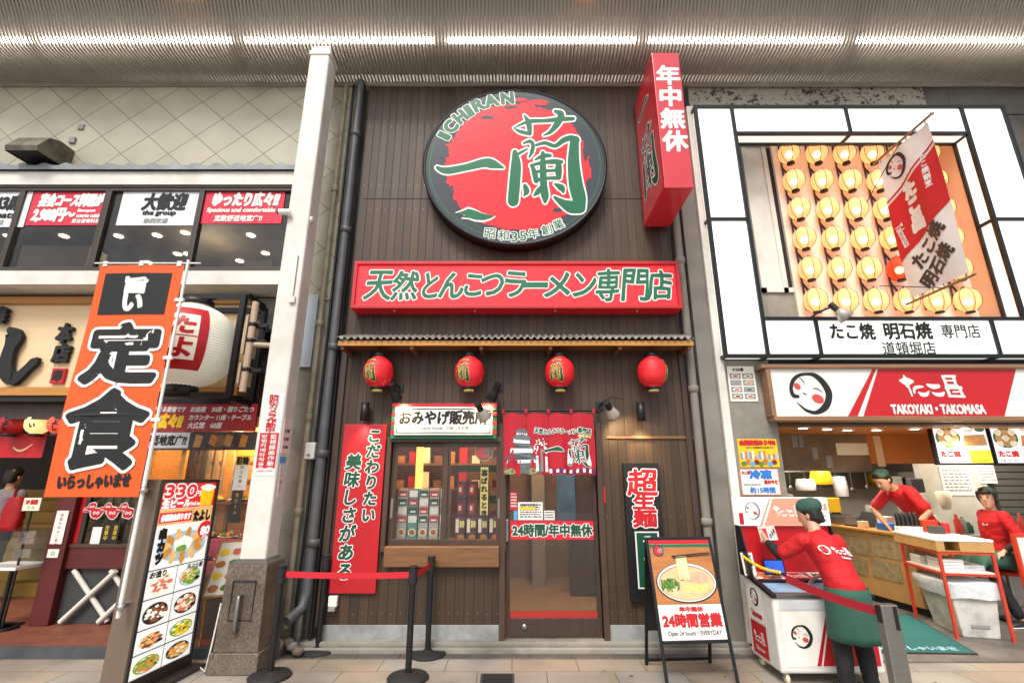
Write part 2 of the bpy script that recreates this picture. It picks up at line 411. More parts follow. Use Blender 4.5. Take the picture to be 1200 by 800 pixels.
def paving():
    m = mat('paving', '96887a', .62); n, l, b = nodes_of(m)
    tc = n.new('ShaderNodeTexCoord'); br = n.new('ShaderNodeTexBrick'); l.new(tc.outputs['Object'], br.inputs['Vector'])
    br.offset = .5; br.inputs['Scale'].default_value = 1; br.inputs['Brick Width'].default_value = .6; br.inputs['Row Height'].default_value = .3
    br.inputs['Mortar Size'].default_value = .004; br.inputs['Bias'].default_value = -.2
    br.inputs['Color1'].default_value = (*lin('8d8880'), 1); br.inputs['Color2'].default_value = (*lin('917f6d'), 1); br.inputs['Mortar'].default_value = (*lin('4a443e'), 1)
    t = n.new('ShaderNodeTexNoise'); t.inputs['Scale'].default_value = 150; t.inputs['Detail'].default_value = 2; l.new(tc.outputs['Object'], t.inputs['Vector'])
    t2 = n.new('ShaderNodeTexNoise'); t2.inputs['Scale'].default_value = 1.4; t2.inputs['Detail'].default_value = 7; l.new(tc.outputs['Object'], t2.inputs['Vector'])
    v = math_node(n, l, 'MULTIPLY', math_node(n, l, 'MULTIPLY_ADD', t.outputs[0], 1.5, .25), math_node(n, l, 'MULTIPLY_ADD', t2.outputs[0], 1.5, .25))
    l.new(mulcol(n, l, br.outputs[0], v), b.inputs['Base Color'])
    bp = n.new('ShaderNodeBump'); bp.inputs['Strength'].default_value = .35; bp.inputs['Distance'].default_value = .004
    l.new(math_node(n, l, 'MULTIPLY_ADD', t.outputs[0], .4, math_node(n, l, 'SUBTRACT', 1, br.outputs[1])), bp.inputs['Height']); l.new(bp.outputs[0], b.inputs['Normal'])
    l.new(math_node(n, l, 'MULTIPLY_ADD', t2.outputs[0], .35, .35), b.inputs['Roughness'])
def diamond():
    m = mat('diamond_tile', 'a09a86', .45); n, l, b = nodes_of(m)
    tc = n.new('ShaderNodeTexCoord'); sp = n.new('ShaderNodeSeparateXYZ'); l.new(tc.outputs['Object'], sp.inputs[0])
    u = math_node(n, l, 'DIVIDE', sp.outputs[0], .63); v = math_node(n, l, 'DIVIDE', sp.outputs[2], .55)
    k = None; cell = None
    for op in ('ADD', 'SUBTRACT'):
        s_ = math_node(n, l, op, u, v); fr = math_node(n, l, 'FRACT', s_); d = math_node(n, l, 'ABSOLUTE', math_node(n, l, 'SUBTRACT', fr, .5))
        fl = math_node(n, l, 'FLOOR', s_); cell = fl if cell is None else math_node(n, l, 'MULTIPLY_ADD', fl, 7.13, cell)
        k = d if k is None else math_node(n, l, 'MAXIMUM', k, d)
    mr = n.new('ShaderNodeMapRange'); mr.inputs[1].default_value = .483; mr.inputs[2].default_value = .493; mr.inputs[3].default_value = 1; mr.inputs[4].default_value = .42; l.new(k, mr.inputs[0])
    w_ = n.new('ShaderNodeTexWhiteNoise'); w_.noise_dimensions = '1D'; l.new(cell, w_.inputs['W'])
    t = n.new('ShaderNodeTexNoise'); t.inputs['Scale'].default_value = 1.8; t.inputs['Detail'].default_value = 7; l.new(tc.outputs['Object'], t.inputs['Vector'])
    val = math_node(n, l, 'MULTIPLY', math_node(n, l, 'MULTIPLY', mr.outputs[0], math_node(n, l, 'MULTIPLY_ADD', w_.outputs[0], .16, .9)), math_node(n, l, 'MULTIPLY_ADD', t.outputs[0], .6, .7))
    rgb = n.new('ShaderNodeRGB'); rgb.outputs[0].default_value = (*lin('aaa48e'), 1)
    l.new(mulcol(n, l, rgb.outputs[0], val), b.inputs['Base Color'])
    bp = n.new('ShaderNodeBump'); bp.inputs['Strength'].default_value = .5; bp.inputs['Distance'].default_value = .01; l.new(mr.outputs[0], bp.inputs['Height']); l.new(bp.outputs[0], b.inputs['Normal'])
def peeled():
    m = mat('peeled_plaster', '8e8a80', .85); n, l, b = nodes_of(m)
    tc = n.new('ShaderNodeTexCoord')
    t = n.new('ShaderNodeTexNoise'); t.inputs['Scale'].default_value = 16; t.inputs['Detail'].default_value = 6; t.inputs['Roughness'].default_value = .7; l.new(tc.outputs['Object'], t.inputs['Vector'])
    t2 = n.new('ShaderNodeTexNoise'); t2.inputs['Scale'].default_value = 1.6; l.new(tc.outputs['Object'], t2.inputs['Vector'])
    r = n.new('ShaderNodeValToRGB'); r.color_ramp.elements[0].position = .54; r.color_ramp.elements[1].position = .6
    r.color_ramp.elements[0].color = (*lin('938e82'), 1); r.color_ramp.elements[1].color = (*lin('2f2c29'), 1)
    l.new(math_node(n, l, 'MULTIPLY_ADD', math_node(n, l, 'SUBTRACT', t2.outputs[0], .5), .35, t.outputs[0]), r.inputs[0]); l.new(r.outputs[0], b.inputs['Base Color'])
paving(); diamond(); peeled()
mat('brown_tile', '7a4634', .5, var=.3, vs=6, bump=.1); mat('asphalt_edge', '55524e', .6, var=.25, vs=20, grime=.3)

# ------------------------------------------------------------------ ground
g = MB(); g.raw([(-60, -60, -.004), (60, -60, -.004), (60, 60, -.004), (-60, 60, -.004)], [(0, 1, 2, 3)], 'asphalt_edge'); struct(g.build('ground'))
g = MB(); g.raw([(-14, -14, 0), (14, -14, 0), (14, 5.22, 0), (-14, 5.22, 0)], [(0, 1, 2, 3)], 'paving'); struct(g.build('pavement'))
mat('kerb_stone', '57534e', .55, var=.25, vs=25, grime=.3, gs=2)
g = MB()
for i in range(12):
    x = -2.3 + i * .41
    if x + .4 < 2.6: g.box((x, 5.222, -.05), (x + .404, 5.35, .004), 'kerb_stone')
struct(g.build('kerb_strip', bevel=.004))
g = MB(); g.box((-2.1, 5.35, -.05), (2.5, 5.62, .045), 'concrete'); g.box((-2.1, 5.40, .045), (2.5, 5.60, .085), 'concrete'); struct(g.build('step', bevel=.008))
g = MB(); g.box((-14, 5.30, -.05), (-2.2, 12, .09), 'brown_tile'); g.box((-14, 5.222, -.05), (-2.2, 5.298, .085), 'pipe_grey'); struct(g.build('restaurant_floor'))
mat('shop_floor', '6c6660', .5, var=.2, vs=4, grime=.3, gs=2); g = MB(); g.box((2.6, 5.12, -.05), (14, 14, .012), 'shop_floor'); struct(g.build('shop_floor'))
g = MB(); g.box((-.27, 4.60, -.01), (.02, 4.86, .004), 'dark_grey'); g.box((-.25, 4.62, .004), (0., 4.84, .006), 'rubber'); tag(g.build('drain_cover'), 'small dark square drain cover let into the pavement before the ramen shop door', 'drain cover')

# ------------------------------------------------------------------ arcade canopy: louvred ceiling with light tubes
can = thing('arcade_canopy', 'long beige slatted ceiling over the shopfronts with a glowing strip of tubes', 'canopy', (0, 5, 6.9))
prof = [(5.50, ZC), (4.98, ZC), (4.90, ZC + .02), (4.84, ZC + .06)] + [(4.84 - .1 * k * .574, ZC + .06 + .1 * k * .819) for k in range(1, 16)]
def band(o0, o1, x0, x1, m, mb):
    # a slat: profile offset by o0..o1 away from the street
    vs = []
    for i, (y, z) in enumerate(prof):
        a = prof[max(i - 1, 0)]; c = prof[min(i + 1, len(prof) - 1)]; dy, dz = c[0] - a[0], c[1] - a[1]; L = math.hypot(dy, dz); ny, nz = (dz / L, -dy / L)
        for o in (o0, o1):
            for x in (x0, x1): vs.append((x, y + ny * o, z + nz * o))
    fs = []
    for i in range(len(prof) - 1):
        a = 4 * i; b = a + 4
        fs += [(a, a + 1, b + 1, b), (a + 3, a + 2, b + 2, b + 3), (a, b, b + 2, a + 2), (a + 1, a + 3, b + 3, b + 1)]
    mb.raw(vs, fs, m)
mb = MB()
for i in range(400):
    x = -9.2 + i * .046; band(0, .022, x, x + .020, 'slat', mb)
mb.build('louvre_slat', can)
mb = MB(); band(.13, .15, -9.3, 9.3, 'ceil_back', mb); mb.box((-9.3, 5.47, ZC - .05), (9.3, 5.5, ZC + .16), 'slat'); mb.build('backing_panel', can)
for px0, px1 in ((-200, 33), (45, 270), (286, 508), (523, 747), (760, 988), (1006, 1238), (1254, 1480)):
    xa = P(px0, 44, 4.85)[0]; xb = P(px1, 44, 4.85)[0]
    t = MB(); t.tube([(xa, 4.885, ZC + .095), (xb, 4.885, ZC + .095)], .036, 'tube_light', 8); t.build('light_tube', can)
mat('warm_strip', 'ffb050', .5, emit=2.2, ecol=(1, .5, .14))
for px in (212, 690):
    xa = P(px, 8, 4.5)[0]; t = MB(); t.box((xa - .13, 4.60, ZC + .50), (xa + .13, 4.66, ZC + .58), 'warm_strip'); t.build('warm_lamp', can)

# ------------------------------------------------------------------ ramen shop building
XL, XR = -1.97, 1.99
rb = thing('ramen_shop', 'narrow ramen shop with dark brown vertical plank front and grey skirting', 'shop building', (0, YF, 0))
Wx0, Wz0, Wx1, Wz1 = B(456, 518, 588, 640, YF)     # window opening
Dx0, Dz0, Dx1, Dz1 = B(592, 500, 702, 746, YF)     # door opening
Dz0 = .085; Dz1 = 2.16
w = MB()
def holed(mb, x0, x1, z0, z1, holes, y0, y1, m):
    xs = sorted({x0, x1, *[h[0] for h in holes], *[h[2] for h in holes]}); zs = sorted({z0, z1, *[h[1] for h in holes], *[h[3] for h in holes]})
    for a, b in zip(xs, xs[1:]):
        run = None
        for c, d in zip(zs, zs[1:]):
            cx, cz = (a + b) / 2, (c + d) / 2
            hole = any(h[0] < cx < h[2] and h[1] < cz < h[3] for h in holes)
            if not hole: run = [c, d] if run is None else [run[0], d]
            if (hole or d == zs[-1]) and run is not None:
                mb.box((a, y0, run[0]), (b, y1, run[1]), m); run = None
holed(w, XL, XR, .2, 7.6, [(Wx0, Wz0, Wx1, Wz1), (Dx0, Dz0, Dx1, Dz1)], YF, YF + .12, 'wood_wall')
w.build('wall', rb)
s = MB()
for a, b in ((XL, Dx0 - .06), (Dx1 + .06, XR)): s.box((a, YF - .012, .075), (b, YF + .1, .215), 'skirt'); s.cut()
s.build_each('skirting', rb, bevel=.004)
t = MB(); t.box((XL - .02, YF - .03, .2), (XL + .05, YF - .001, 3.25), 'wood_dark'); t.box((XR - .05, YF - .03, .2), (XR + .01, YF - .001, 3.25), 'wood_dark')
t.box((XL + .05, YF - .006, 5.1), (XR - .05, YF - .0005, 5.112), 'wood_dark'); t.build('corner_board', rb, bevel=.004)
# plank side panel with its own top rail right of the door
t = MB(); a = P(702, 505, YF)[0]; b = P(818, 505, YF)[0]; z = P(750, 514, YF)[1]
t.box((a + .07, YF - .02, z), (b, YF - .001, z + .028), 'wood_mid'); t.build('wall_rail', rb, bevel=.003)
# awning
ax0, az0, ax1, az1 = B(396, 393, 813, 413, 5.2)
aw = MB(); n_ = 340; vs = []; fs = []
zt = P(600, 393, 5.2)[1]
for i in range(n_ + 1):
    x = ax0 + (ax1 - ax0) * i / n_; dz = .016 * math.sin(i * 2 * math.pi / 6.2)
    vs += [(x, 5.14, zt - .045 + dz), (x, 5.52, zt + .10 + dz)]
for i in range(n_): fs.append((2 * i, 2 * i + 2, 2 * i + 3, 2 * i + 1))
aw.raw(vs, fs, 'awning_grey', True); ao = aw.build('awning', rb, solid=.006)
bt = MB(); bt.box((ax0 + .01, 5.17, zt - .125), (ax1 - .01, 5.20, zt - .066), 'wood_gold'); bt.box((ax0 + .02, 5.2, zt - .10), (ax1 - .02, 5.498, zt - .085), 'wood_mid')
for i in range(6):
    x = ax0 + .05 + (ax1 - ax0 - .1) * i / 5; bt.box((x - .02, 5.2, zt - .16), (x + .02, 5.498, zt - .10), 'wood_mid')
bt.build('batten', ao, bevel=.003)
# window
wi = MB(); fw = .055
for a, b, c, d in ((Wx0 - .05, Wz0 - .05, Wx1 + .05, Wz0), (Wx0 - .05, Wz1, Wx1 + .05, Wz1 + .05), (Wx0 - .05, Wz0, Wx0, Wz1), (Wx1, Wz0, Wx1 + .05, Wz1)):
    wi.box((a, YF - .045, b), (c, YF + .1, d), 'brown_frame')
wo = wi.build('window', rb, bevel=.004)
xm = (Wx0 + Wx1) / 2
for i, (a, b, y) in enumerate(((Wx0, xm + .04, YF + .03), (xm - .04, Wx1, YF - .005))):
    sa = MB()
    for p, q, r_, u in ((a, Wz0, b, Wz0 + .07), (a, Wz1 - .05, b, Wz1), (a, Wz0 + .07, a + .06, Wz1 - .05), (b - .06, Wz0 + .07, b, Wz1 - .05)): sa.box((p, y, q), (r_, y + .03, u), 'brown_frame')
    so_ = sa.build('sash', wo, bevel=.003)
    gl = MB(); gl.rect(a + .06, Wz0 + .07, b - .06, Wz1 - .05, 0, 'window_glass', front(y + .015)); gl.build('pane', wo)
hd = MB()
for x in (Wx0 + .03, Wx1 - .03): hd.box((x - .012, YF - .012 if x > xm else YF + .024, Wz0 + .28), (x + .012, YF + .03, Wz0 + .48), 'steel'); hd.cut()
hd.build_each('window_handle', wo)
sx0, sz0, sx1, sz1 = B(450, 640, 585, 664, 5.42); sl_ = MB(); sl_.box((sx0, 5.40, sz0), (sx1, YF - .002, sz1), 'wood_mid'); sl_.build('sill_board', rb, bevel=.008)
# door
df = MB()
for a, b, c, d in ((Dx0 - .06, .02, Dx0, Dz1 + .08), (Dx1, .02, Dx1 + .06, Dz1 + .08), (Dx0, Dz1, Dx1, Dz1 + .08)): df.box((a, YF - .05, b), (c, YF + .12, d), 'brown_frame')
df.build('door_frame', rb, bevel=.004)
dd = MB(); yd = YF + .02
for a, b, c, d in ((Dx0 + .005, .10, Dx1 - .005, .27), (Dx0 + .005, Dz1 - .06, Dx1 - .005, Dz1), (Dx0 + .005, .27, Dx0 + .05, Dz1 - .06), (Dx1 - .05, .27, Dx1 - .005, Dz1 - .06)): dd.box((a, yd, b), (c, yd + .04, d), 'wood_dark')
do = dd.build('door', rb, bevel=.004)
glass('door_glass', (.82, .78, .70), .03, .09, .02); gl = MB(); gl.rect(Dx0 + .05, .27, Dx1 - .05, Dz1 - .06, 0, 'door_glass', front(yd + .02)); gl.build('pane', do)
zb0, zb1 = P(650, 733, yd)[1], P(650, 716, yd)[1]
mat('red_film', 'a32a22', .4); k = MB(); k.rect(Dx0 + .05, zb0 + .02, Dx1 - .05, zb1, 0, 'red_film', front(yd + .012)); k.build('door_stripe', do)
k = MB(); k.box((Dx0 + .008, yd - .03, 1.0), (Dx0 + .034, yd, 1.22), 'steel'); k.build('handle', do, bevel=.004)
k = MB(); k.lathe([(.0, -.012), (.026, -.012), (.03, 0), (.0, .001)], (Dx0 + .2, yd - .001, .19), 'steel', 14, (0, 1, 0)); k.build('lock', do)
fr = front(yd + .010)
bx = B(595, 610, 697, 632, yd); k = MB(fr); k.rect(Dx0 + .052, bx[1], Dx1 - .052, bx[3], .003, 'sign_red')
h_ = bx[3] - bx[1]; k.text('24時間/年中無休', (Dx0 + .08, bx[1] + h_ * .18, Dx1 - .07, bx[3] - h_ * .18), 'deep_green', .006, .005, .0, ('white', .008), wave=.03); k.build('door_banner', do)
def notice(mb, b, bgm, lines, w=.002, head=None, seed=1, m='ink'):
    x0, z0, x1, z1 = b; mb.rect(x0, z0, x1, z1, w, bgm); rnd = random.Random(seed); n = lines
    for i in range(n):
        z = z1 - (z1 - z0) * (.12 + .8 * i / n); hh = (z1 - z0) / n * .4
        x = x0 + (x1 - x0) * .08
        while x < x1 - (x1 - x0) * .12:
            l_ = (x1 - x0) * (.04 + rnd.random() * .12); l_ = min(l_, x1 - (x1 - x0) * .06 - x)
            mb.rect(x, z - hh, x + l_, z, w + .001, m); x += l_ + (x1 - x0) * .03
k = MB(fr); b = B(607, 588, 636, 609, yd); notice(k, b, 'paper', 6, .003); x0, z0, x1, z1 = b
k.rect(x0 + .02, z1 - (z1 - z0) * .42, x1 - .08, z1 - (z1 - z0) * .28, .006, 'yellow'); k.text('営業時間案内', (x0 + .03, z1 - .045, x1 - .05, z1 - .015), 'ink', 0, .0055)
b = B(638, 598, 650, 609, yd); notice(k, b, 'paper', 3, .003, seed=3); b = B(598, 575, 606, 597, yd); k.rect(*b, .003, 'sign_red'); notice(k, b, 'sign_red', 5, .004, seed=5, m='white')
mat('sky_blue', '4f9fd0', .5); b = B(602, 598, 606, 609, yd); k.rect(*b, .0085, 'sky_blue'); k.build('door_notice', do)
# the room behind window and door
rm = MB(); y1 = 8.6
rm.box((XL + .15, y1, 0), (XR - .1, y1 + .1, 3), 'inner_brown'); rm.box((XL + .1, YF + .13, 0), (XL + .2, y1, 3), 'inner_brown'); rm.box((XR - .1, YF + .13, 0), (XR, y1, 3), 'inner_brown')
rm.box((XL + .1, YF + .13, 2.75), (XR, y1, 2.85), 'inner_brown'); rm.box((XL + .1, YF + .122, -.02), (XR, y1, .09), 'inner_floor')
rm.build('room', rb)
pt = MB(); px_ = Dx0 - .03; pt.box((px_ - .05, YF + .14, .09), (px_, 6.5, 2.74), 'warm_wall'); pt.box((XL + .2, 6.5, .09), (px_ - .5, 6.58, 2.74), 'warm_wall')
mat('stripe_red', 'b23020', .6); mat('stripe_green', '2b6b35', .6)
for i in range(7):
    z = 1.15 + i * .19; pt.box((xm + .02, 6.48, z), (px_ - .06, 6.498, z + .09), ('stripe_red', 'stripe_green')[i % 2])
pt.box((Dx1 - .12, 7.3, .09), (XR - .12, 7.4, 2.74), 'wood_dark'); pt.box((Dx0 + .38, 7.9, .09), (Dx0 + .58, 8.1, 2.74), 'grey'); pt.build('partition', rb)
mat('lit_strip', 'ffb43c', .5, emit=1.3, ecol=(1, .50, .10)); ps0 = MB(); ps0.box((Wx0 + .14, 6.2, .9), (Wx0 + .22, 6.26, 2.74), 'lit_strip'); ps0.build('light_strip', rb)
for z in (1.5, 1.8, 2.1):
    ps0 = MB(); ps0.box((XL + .2, 6.3, z), (px_ - .06, 6.49, z + .025), 'wood_mid')
    for i in range(9): ps0.box((XL + .5 + i * .16, 6.34, z + .025), (XL + .6 + i * .16, 6.44, z + .12 + .05 * (i % 3)), ('wood_gold', 'wood_dark', 'paper', 'wood_mid')[i % 4] if i % 4 != 1 else 'red')
    ps0.build('shop_shelf', rb)
mat('poster_blue', '3d6fb5', .5, var=.4, vs=4); pt = MB(); pt.box((Dx1 - .28, 7.27, .85), (Dx1 - .02, 7.298, 2.1), 'poster_blue'); pt.build('wall_poster', rb)
lamp('shop_window_light', 'POINT', (xm - .35, 5.95, 2.6), 34, (1, .58, .24), .08)
lamp('shop_window_light', 'POINT', (xm + .35, 5.95, 2.6), 26, (1, .66, .34), .08)
lamp('entrance_light', 'POINT', ((Dx0 + Dx1) / 2, 6.6, 2.6), 80, (1, .68, .38), .1)

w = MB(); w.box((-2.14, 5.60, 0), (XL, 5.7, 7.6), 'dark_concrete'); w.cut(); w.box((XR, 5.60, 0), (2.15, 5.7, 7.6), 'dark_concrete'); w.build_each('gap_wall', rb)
w = MB(); rn_ = random.Random(6)
for i in range(41):
    for z in (.32, 1.25, 2.2, 3.1, 3.9, 4.95, 5.3, 6.2):
        x = XL + .05 + i * .098
        if x < XR - .04 and not (Wx0 - .06 < x < Wx1 + .06 and Wz0 < z < Wz1 + .05) and not (Dx0 - .07 < x < Dx1 + .07 and z < 2.3): w.disc(x, z + rn_.uniform(-.01, .01), .0045, .0045, .0012, 'steel', 6, xf=front(YF))
w.build('nail', rb)
# ------------------------------------------------------------------ right building
pb = thing('takoyaki_building', 'grey concrete shop building with rough peeling plaster under the slatted ceiling', 'shop building', (4.5, 5.5, 0))
RX = 9.0
w = MB(); w.box((2.145, 5.44, .0), (2.335, 5.9, 7.6), 'pilaster'); w.build('pilaster', pb, bevel=.01)
w = MB(); w.box((2.34, 5.40, .0), (2.43, 5.9, 6.45), 'white_paint'); w.build('white_post', pb, bevel=.006)
w = MB(); w.box((2.435, 5.45, .012), (2.965, 5.75, 2.95), 'concrete'); w.build('door_jamb', pb, bevel=.006)
w = MB(); w.box((2.44, 5.52, 6.30), (5.7, 5.9, 7.6), 'peeled_plaster'); w.build('upper_wall', pb)
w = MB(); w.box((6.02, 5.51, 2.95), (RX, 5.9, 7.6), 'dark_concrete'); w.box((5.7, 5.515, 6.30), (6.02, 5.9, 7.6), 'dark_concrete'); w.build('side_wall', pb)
for z in (4.2, 5.3, 6.4):
    w = MB(); w.box((6.5, 5.5, z), (RX, 5.509, z + .012), 'ink'); w.build('wall_joint', pb)
RB = 5.82
mat('peach_wall', 'dcb394', .7, var=.05)
w = MB(); w.box((2.6, RB, 3.3), (6.0, RB + .1, 6.6), 'concrete'); w.box((5.89, 5.52, 3.3), (5.99, RB, 6.6), 'peach_wall'); w.box((2.6, 5.52, 3.3), (5.89, RB, 3.40), 'concrete'); w.box((2.6, 5.52, 6.45), (6, RB, 6.55), 'peach_wall'); w.box((2.60, 5.52, 3.4), (2.84, RB, 6.5), 'concrete')
w.build('balcony_recess', pb)
w = MB(); a = B(868, 190, 897, 345, RB - .02)
xa, xb = P(880, 260, RB)[0], P(926, 260, RB)[0]; za, zb = P(900, 343, RB)[1], 6.1
for p, q, r_, u in ((xa, za, xa + .06, zb), (xb - .06, za, xb, zb), (xa, za, xb, za + .06), (xa + .28, za, xa + .34, zb)): w.box((p, RB - .03, q), (r_, RB - .002, u), 'white_paint')
w.rect(xa, za, xa + .3, zb, 0, 'white_paint', front(RB - .012)); w.rect(xa + .34, za, xb, zb, 0, 'ink', front(RB - .01)); w.build('window', pb)
# shop interior
mat('kitchen_wall', 'c8c3b4', .6, var=.12, vs=2, grime=.2); mat('kitchen_beam', 'b07338', .5, var=.2, vs=1.5); mat('kitchen_dark', '55504a', .5, .3, var=.3)
w = MB(); w.box((2.6, 9.6, 0), (RX + 2, 9.7, 3.2), 'kitchen_wall'); w.box((2.55, 5.76, 0), (2.65, 9.6, 3.2), 'kitchen_wall'); w.box((RX + 2, 5.9, 0), (RX + 2.1, 9.6, 3.2), 'kitchen_wall'); w.build('room', pb)
w = MB(); w.box((2.6, 5.76, 2.62), (RX + 2, 9.6, 2.7), 'kitchen_beam'); w.build('shop_ceiling', pb)
hz = P(1000, 497, 5.5)[1]
w = MB(); w.box((2.6, 5.5, hz), (RX, 5.75, 2.95), 'dark_grey'); w.build('header', pb)
# ------------------------------------------------------------------ brush-written characters traced stroke by stroke (units of a 738 x 800 grid)
RAN = [[(150, 78, 5), (180, 130, 20), (190, 205, 14)], [(75, 165, 4), (140, 135, 9), (200, 118, 14), (300, 115, 13), (400, 105, 16), (500, 101, 13)],
       [(75, 168, 3), (120, 190, 12), (185, 205, 13)], [(372, 50, 12), (415, 72, 22), (390, 130, 23), (340, 190, 14), (290, 216, 5)],
       [(145, 272, 7), (190, 258, 12), (212, 282, 13), (205, 330, 14), (185, 370, 6)], [(110, 345, 10), (140, 328, 9), (170, 312, 6)],
       [(235, 285, 9), (300, 270, 13), (370, 290, 14), (430, 252, 19), (480, 236, 20), (520, 250, 28)], [(82, 335, 18), (90, 420, 36), (80, 560, 40), (70, 675, 40)],
       [(510, 255, 32), (505, 400, 42), (520, 550, 50), (545, 650, 50), (555, 725, 38)], [(368, 650, 10), (430, 692, 28), (490, 718, 44), (550, 728, 36)],
       [(230, 385, 7), (285, 360, 16), (335, 358, 13)], [(205, 430, 12), (225, 480, 20), (235, 535, 18)], [(198, 427, 10), (290, 405, 13), (370, 400, 18), (420, 402, 12)],
       [(398, 405, 18), (396, 460, 26), (400, 510, 18)], [(220, 472, 10), (300, 465, 11), (390, 460, 11)], [(240, 530, 14), (310, 517, 12), (400, 515, 14)],
       [(283, 340, 14), (285, 450, 24), (290, 560, 26), (300, 640, 28), (300, 682, 12)], [(290, 560, 12), (250, 610, 20), (222, 636, 8)], [(155, 572, 16), (166, 608, 22), (150, 636, 8)],
       [(372, 558, 8), (418, 584, 24), (432, 612, 10)]]
ICHI = [[(-395, 330, 10), (-340, 352, 24), (-230, 330, 22), (-120, 300, 24), (-70, 306, 28), (0, 332, 8)]]
def write(mb, strokes, tf, m, om, grow, w=.001, xf=None):
    for st in strokes: mb.brush(st, om, w, grow, xf, tf)
    for st in strokes: mb.brush(st, m, w + .0016, 0, xf, tf)
def fit_tf(box):     # grid -> box u0 v0 u1 v1 (grid 30..610 by 40..765)
    u0, v0, u1, v1 = box
    return lambda a, b: (u0 + (a - 30) / 580 * (u1 - u0), v1 - (b - 40) / 725 * (v1 - v0))

# ---- round logo sign
YD = 5.27
dx0, _, dx1, _ = B(495, 195, 712, 200, YD); dz0, dz1 = P(604, 286, YD)[1], P(604, 108, YD)[1]
dcx, dcz, drx, drz = (dx0 + dx1) / 2, (dz0 + dz1) / 2, (dx1 - dx0) / 2, (dz1 - dz0) / 2
TILT = .04
lx = lambda u, v, w: (u, YD - w - (v - dcz) * TILT, v)
rs = thing('round_sign', 'large round black and red sign with green brush characters high on the plank wall', 'sign', (dcx, YD, dcz - drz))
mat('sign_face_black', '20262e', .12, var=.1, coat=.5); mat('sign_face_red', 'dc1c26', .18, var=.05, emit=.14); mat('logo_green', '07663f', .22, var=.08, vs=3); mat('logo_white', 'f2f1ec', .2)
m_ = MB(); n = 72; rim = []
for k, (r, y) in enumerate(((1.0, YF - .01), (1.0, YD - .004), (.975, YD - .012), (.965, YD))):
    for i in range(n):
        a = 2 * math.pi * i / n; zz = drz * r * math.sin(a); rim.append((dcx + drx * r * math.cos(a), y - zz * TILT * (0 if k == 0 else 1), dcz + zz))
m_.raw(rim, [(k * n + i, k * n + (i + 1) % n, (k + 1) * n + (i + 1) % n, (k + 1) * n + i) for k in range(3) for i in range(n)], 'black_metal', True)
m_.build('rim', rs)
m_ = MB(lx); m_.disc(dcx, dcz, drx * .966, drz * .966, .0, 'sign_face_black', 72); m_.ring(dcx, dcz, drx * .93, drz * .93, .014, .0015, 'logo_green', 72)
C7 = lambda a, b: P(490 + a * .25612, 95 + b * .25625, YD)
def blot(cx, cy, rx, ry, n, rough, seed, m, w):
    rnd = random.Random(seed); pts = []
    for i in range(n):
        a = 2 * math.pi * i / n
        k = 1 + rough * (mnoise.noise((math.cos(a) * 4 + seed, math.sin(a) * 4, seed)) * .8 + (rnd.random() - .5) * (1.3 if i % 2 else .5))
        tw = .012 * (1 if i % 2 else 0)
        pts.append((*C7(cx + rx * k * math.cos(a + tw), cy + ry * k * math.sin(a + tw)), w))
    c = C7(cx, cy); m_.raw([(*c, w)] + pts, [(0, 1 + i, 1 + (i + 1) % n) for i in range(n)], m)
blot(452, 395, 332, 282, 150, .055, 3, 'sign_face_red', .003)
for q in ((545, 108, 52, 12, 24, .35, 5), (470, 98, 30, 8, 20, .3, 6), (690, 225, 20, 22, 20, .4, 8), (300, 160, 25, 10, 20, .4, 9), (775, 420, 16, 30, 20, .5, 11), (640, 150, 36, 9, 20, .5, 12), (505, 650, 60, 16, 20, .4, 14), (250, 560, 18, 26, 20, .4, 15)): blot(*q, 'sign_face_red', .0035)
for q in ((640, 585, 26, 10, 18, .5, 21), (320, 175, 34, 8, 18, .5, 22), (420, 130, 30, 8, 18, .5, 23), (765, 330, 12, 40, 18, .5, 24), (120, 330, 20, 30, 18, .5, 25), (150, 500, 16, 24, 18, .5, 26)): blot(*q, 'sign_face_black', .0042)
m_.build('face', rs)
m_ = MB(lx)
CA = lambda a, b: P(590 + a * .1626, 125 + b * .1625, YD)
write(m_, RAN, CA, 'logo_green', 'logo_white', 11, .006)
write(m_, [[(88, 398, 8), (130, 411, 15), (220, 396, 15), (300, 377, 19), (340, 381, 20), (388, 397, 5)]], C7, 'logo_green', 'logo_white', 7, .006)
for ch, a, b, rt, sz in (('I', 208, 508, 62, 105), ('C', 285, 402, 52, 120), ('H', 398, 292, 42, 120), ('I', 497, 225, 34, 115), ('R', 607, 158, 27, 120), ('A', 757, 112, 16, 118), ('N', 945, 82, 6, 118)):
    u, v = P(500 + a / 10, 110 + b / 10, YD); k = sz / 10 * 1.12 / 90; wd_ = {'I': .42, 'C': .95, 'H': .9, 'R': .92, 'A': 1.1, 'N': 1.0}[ch] * k
    m_.text(ch, (u - wd_ / 2, v - k * .55, u + wd_ / 2, v + k * .55), 'logo_green', .015, .006, 0, ('logo_white', .011), rot=R(rt))
for ch, a, b, rt in (('昭', 328, 690, -6), ('和', 390, 700, -2), ('3', 440, 706, 2), ('5', 480, 702, 4), ('年', 527, 692, 10), ('創', 588, 674, 16), ('業', 642, 650, 22)):
    u, v = C7(a, b); k = .125; kw = k * (.6 if ch in '35' else 1)
    m_.text(ch, (u - kw / 2, v - k / 2, u + kw / 2, v + k / 2), 'logo_green', .002, .006, 0, ('logo_white', .010), rot=R(rt))
spl = [(172, 600), (205, 590), (230, 580), (262, 588), (290, 600), (318, 606), (352, 612), (330, 624), (300, 632), (262, 630), (232, 622), (200, 620), (215, 608)]
m_.poly([C7(175 + (a - 175) * 1.06 - 6, 606 + (b - 606) * 1.35) for a, b in spl], .006, 'logo_white'); m_.poly([C7(a, b) for a, b in spl], .0075, 'logo_green')
m_.build('lettering', rs)

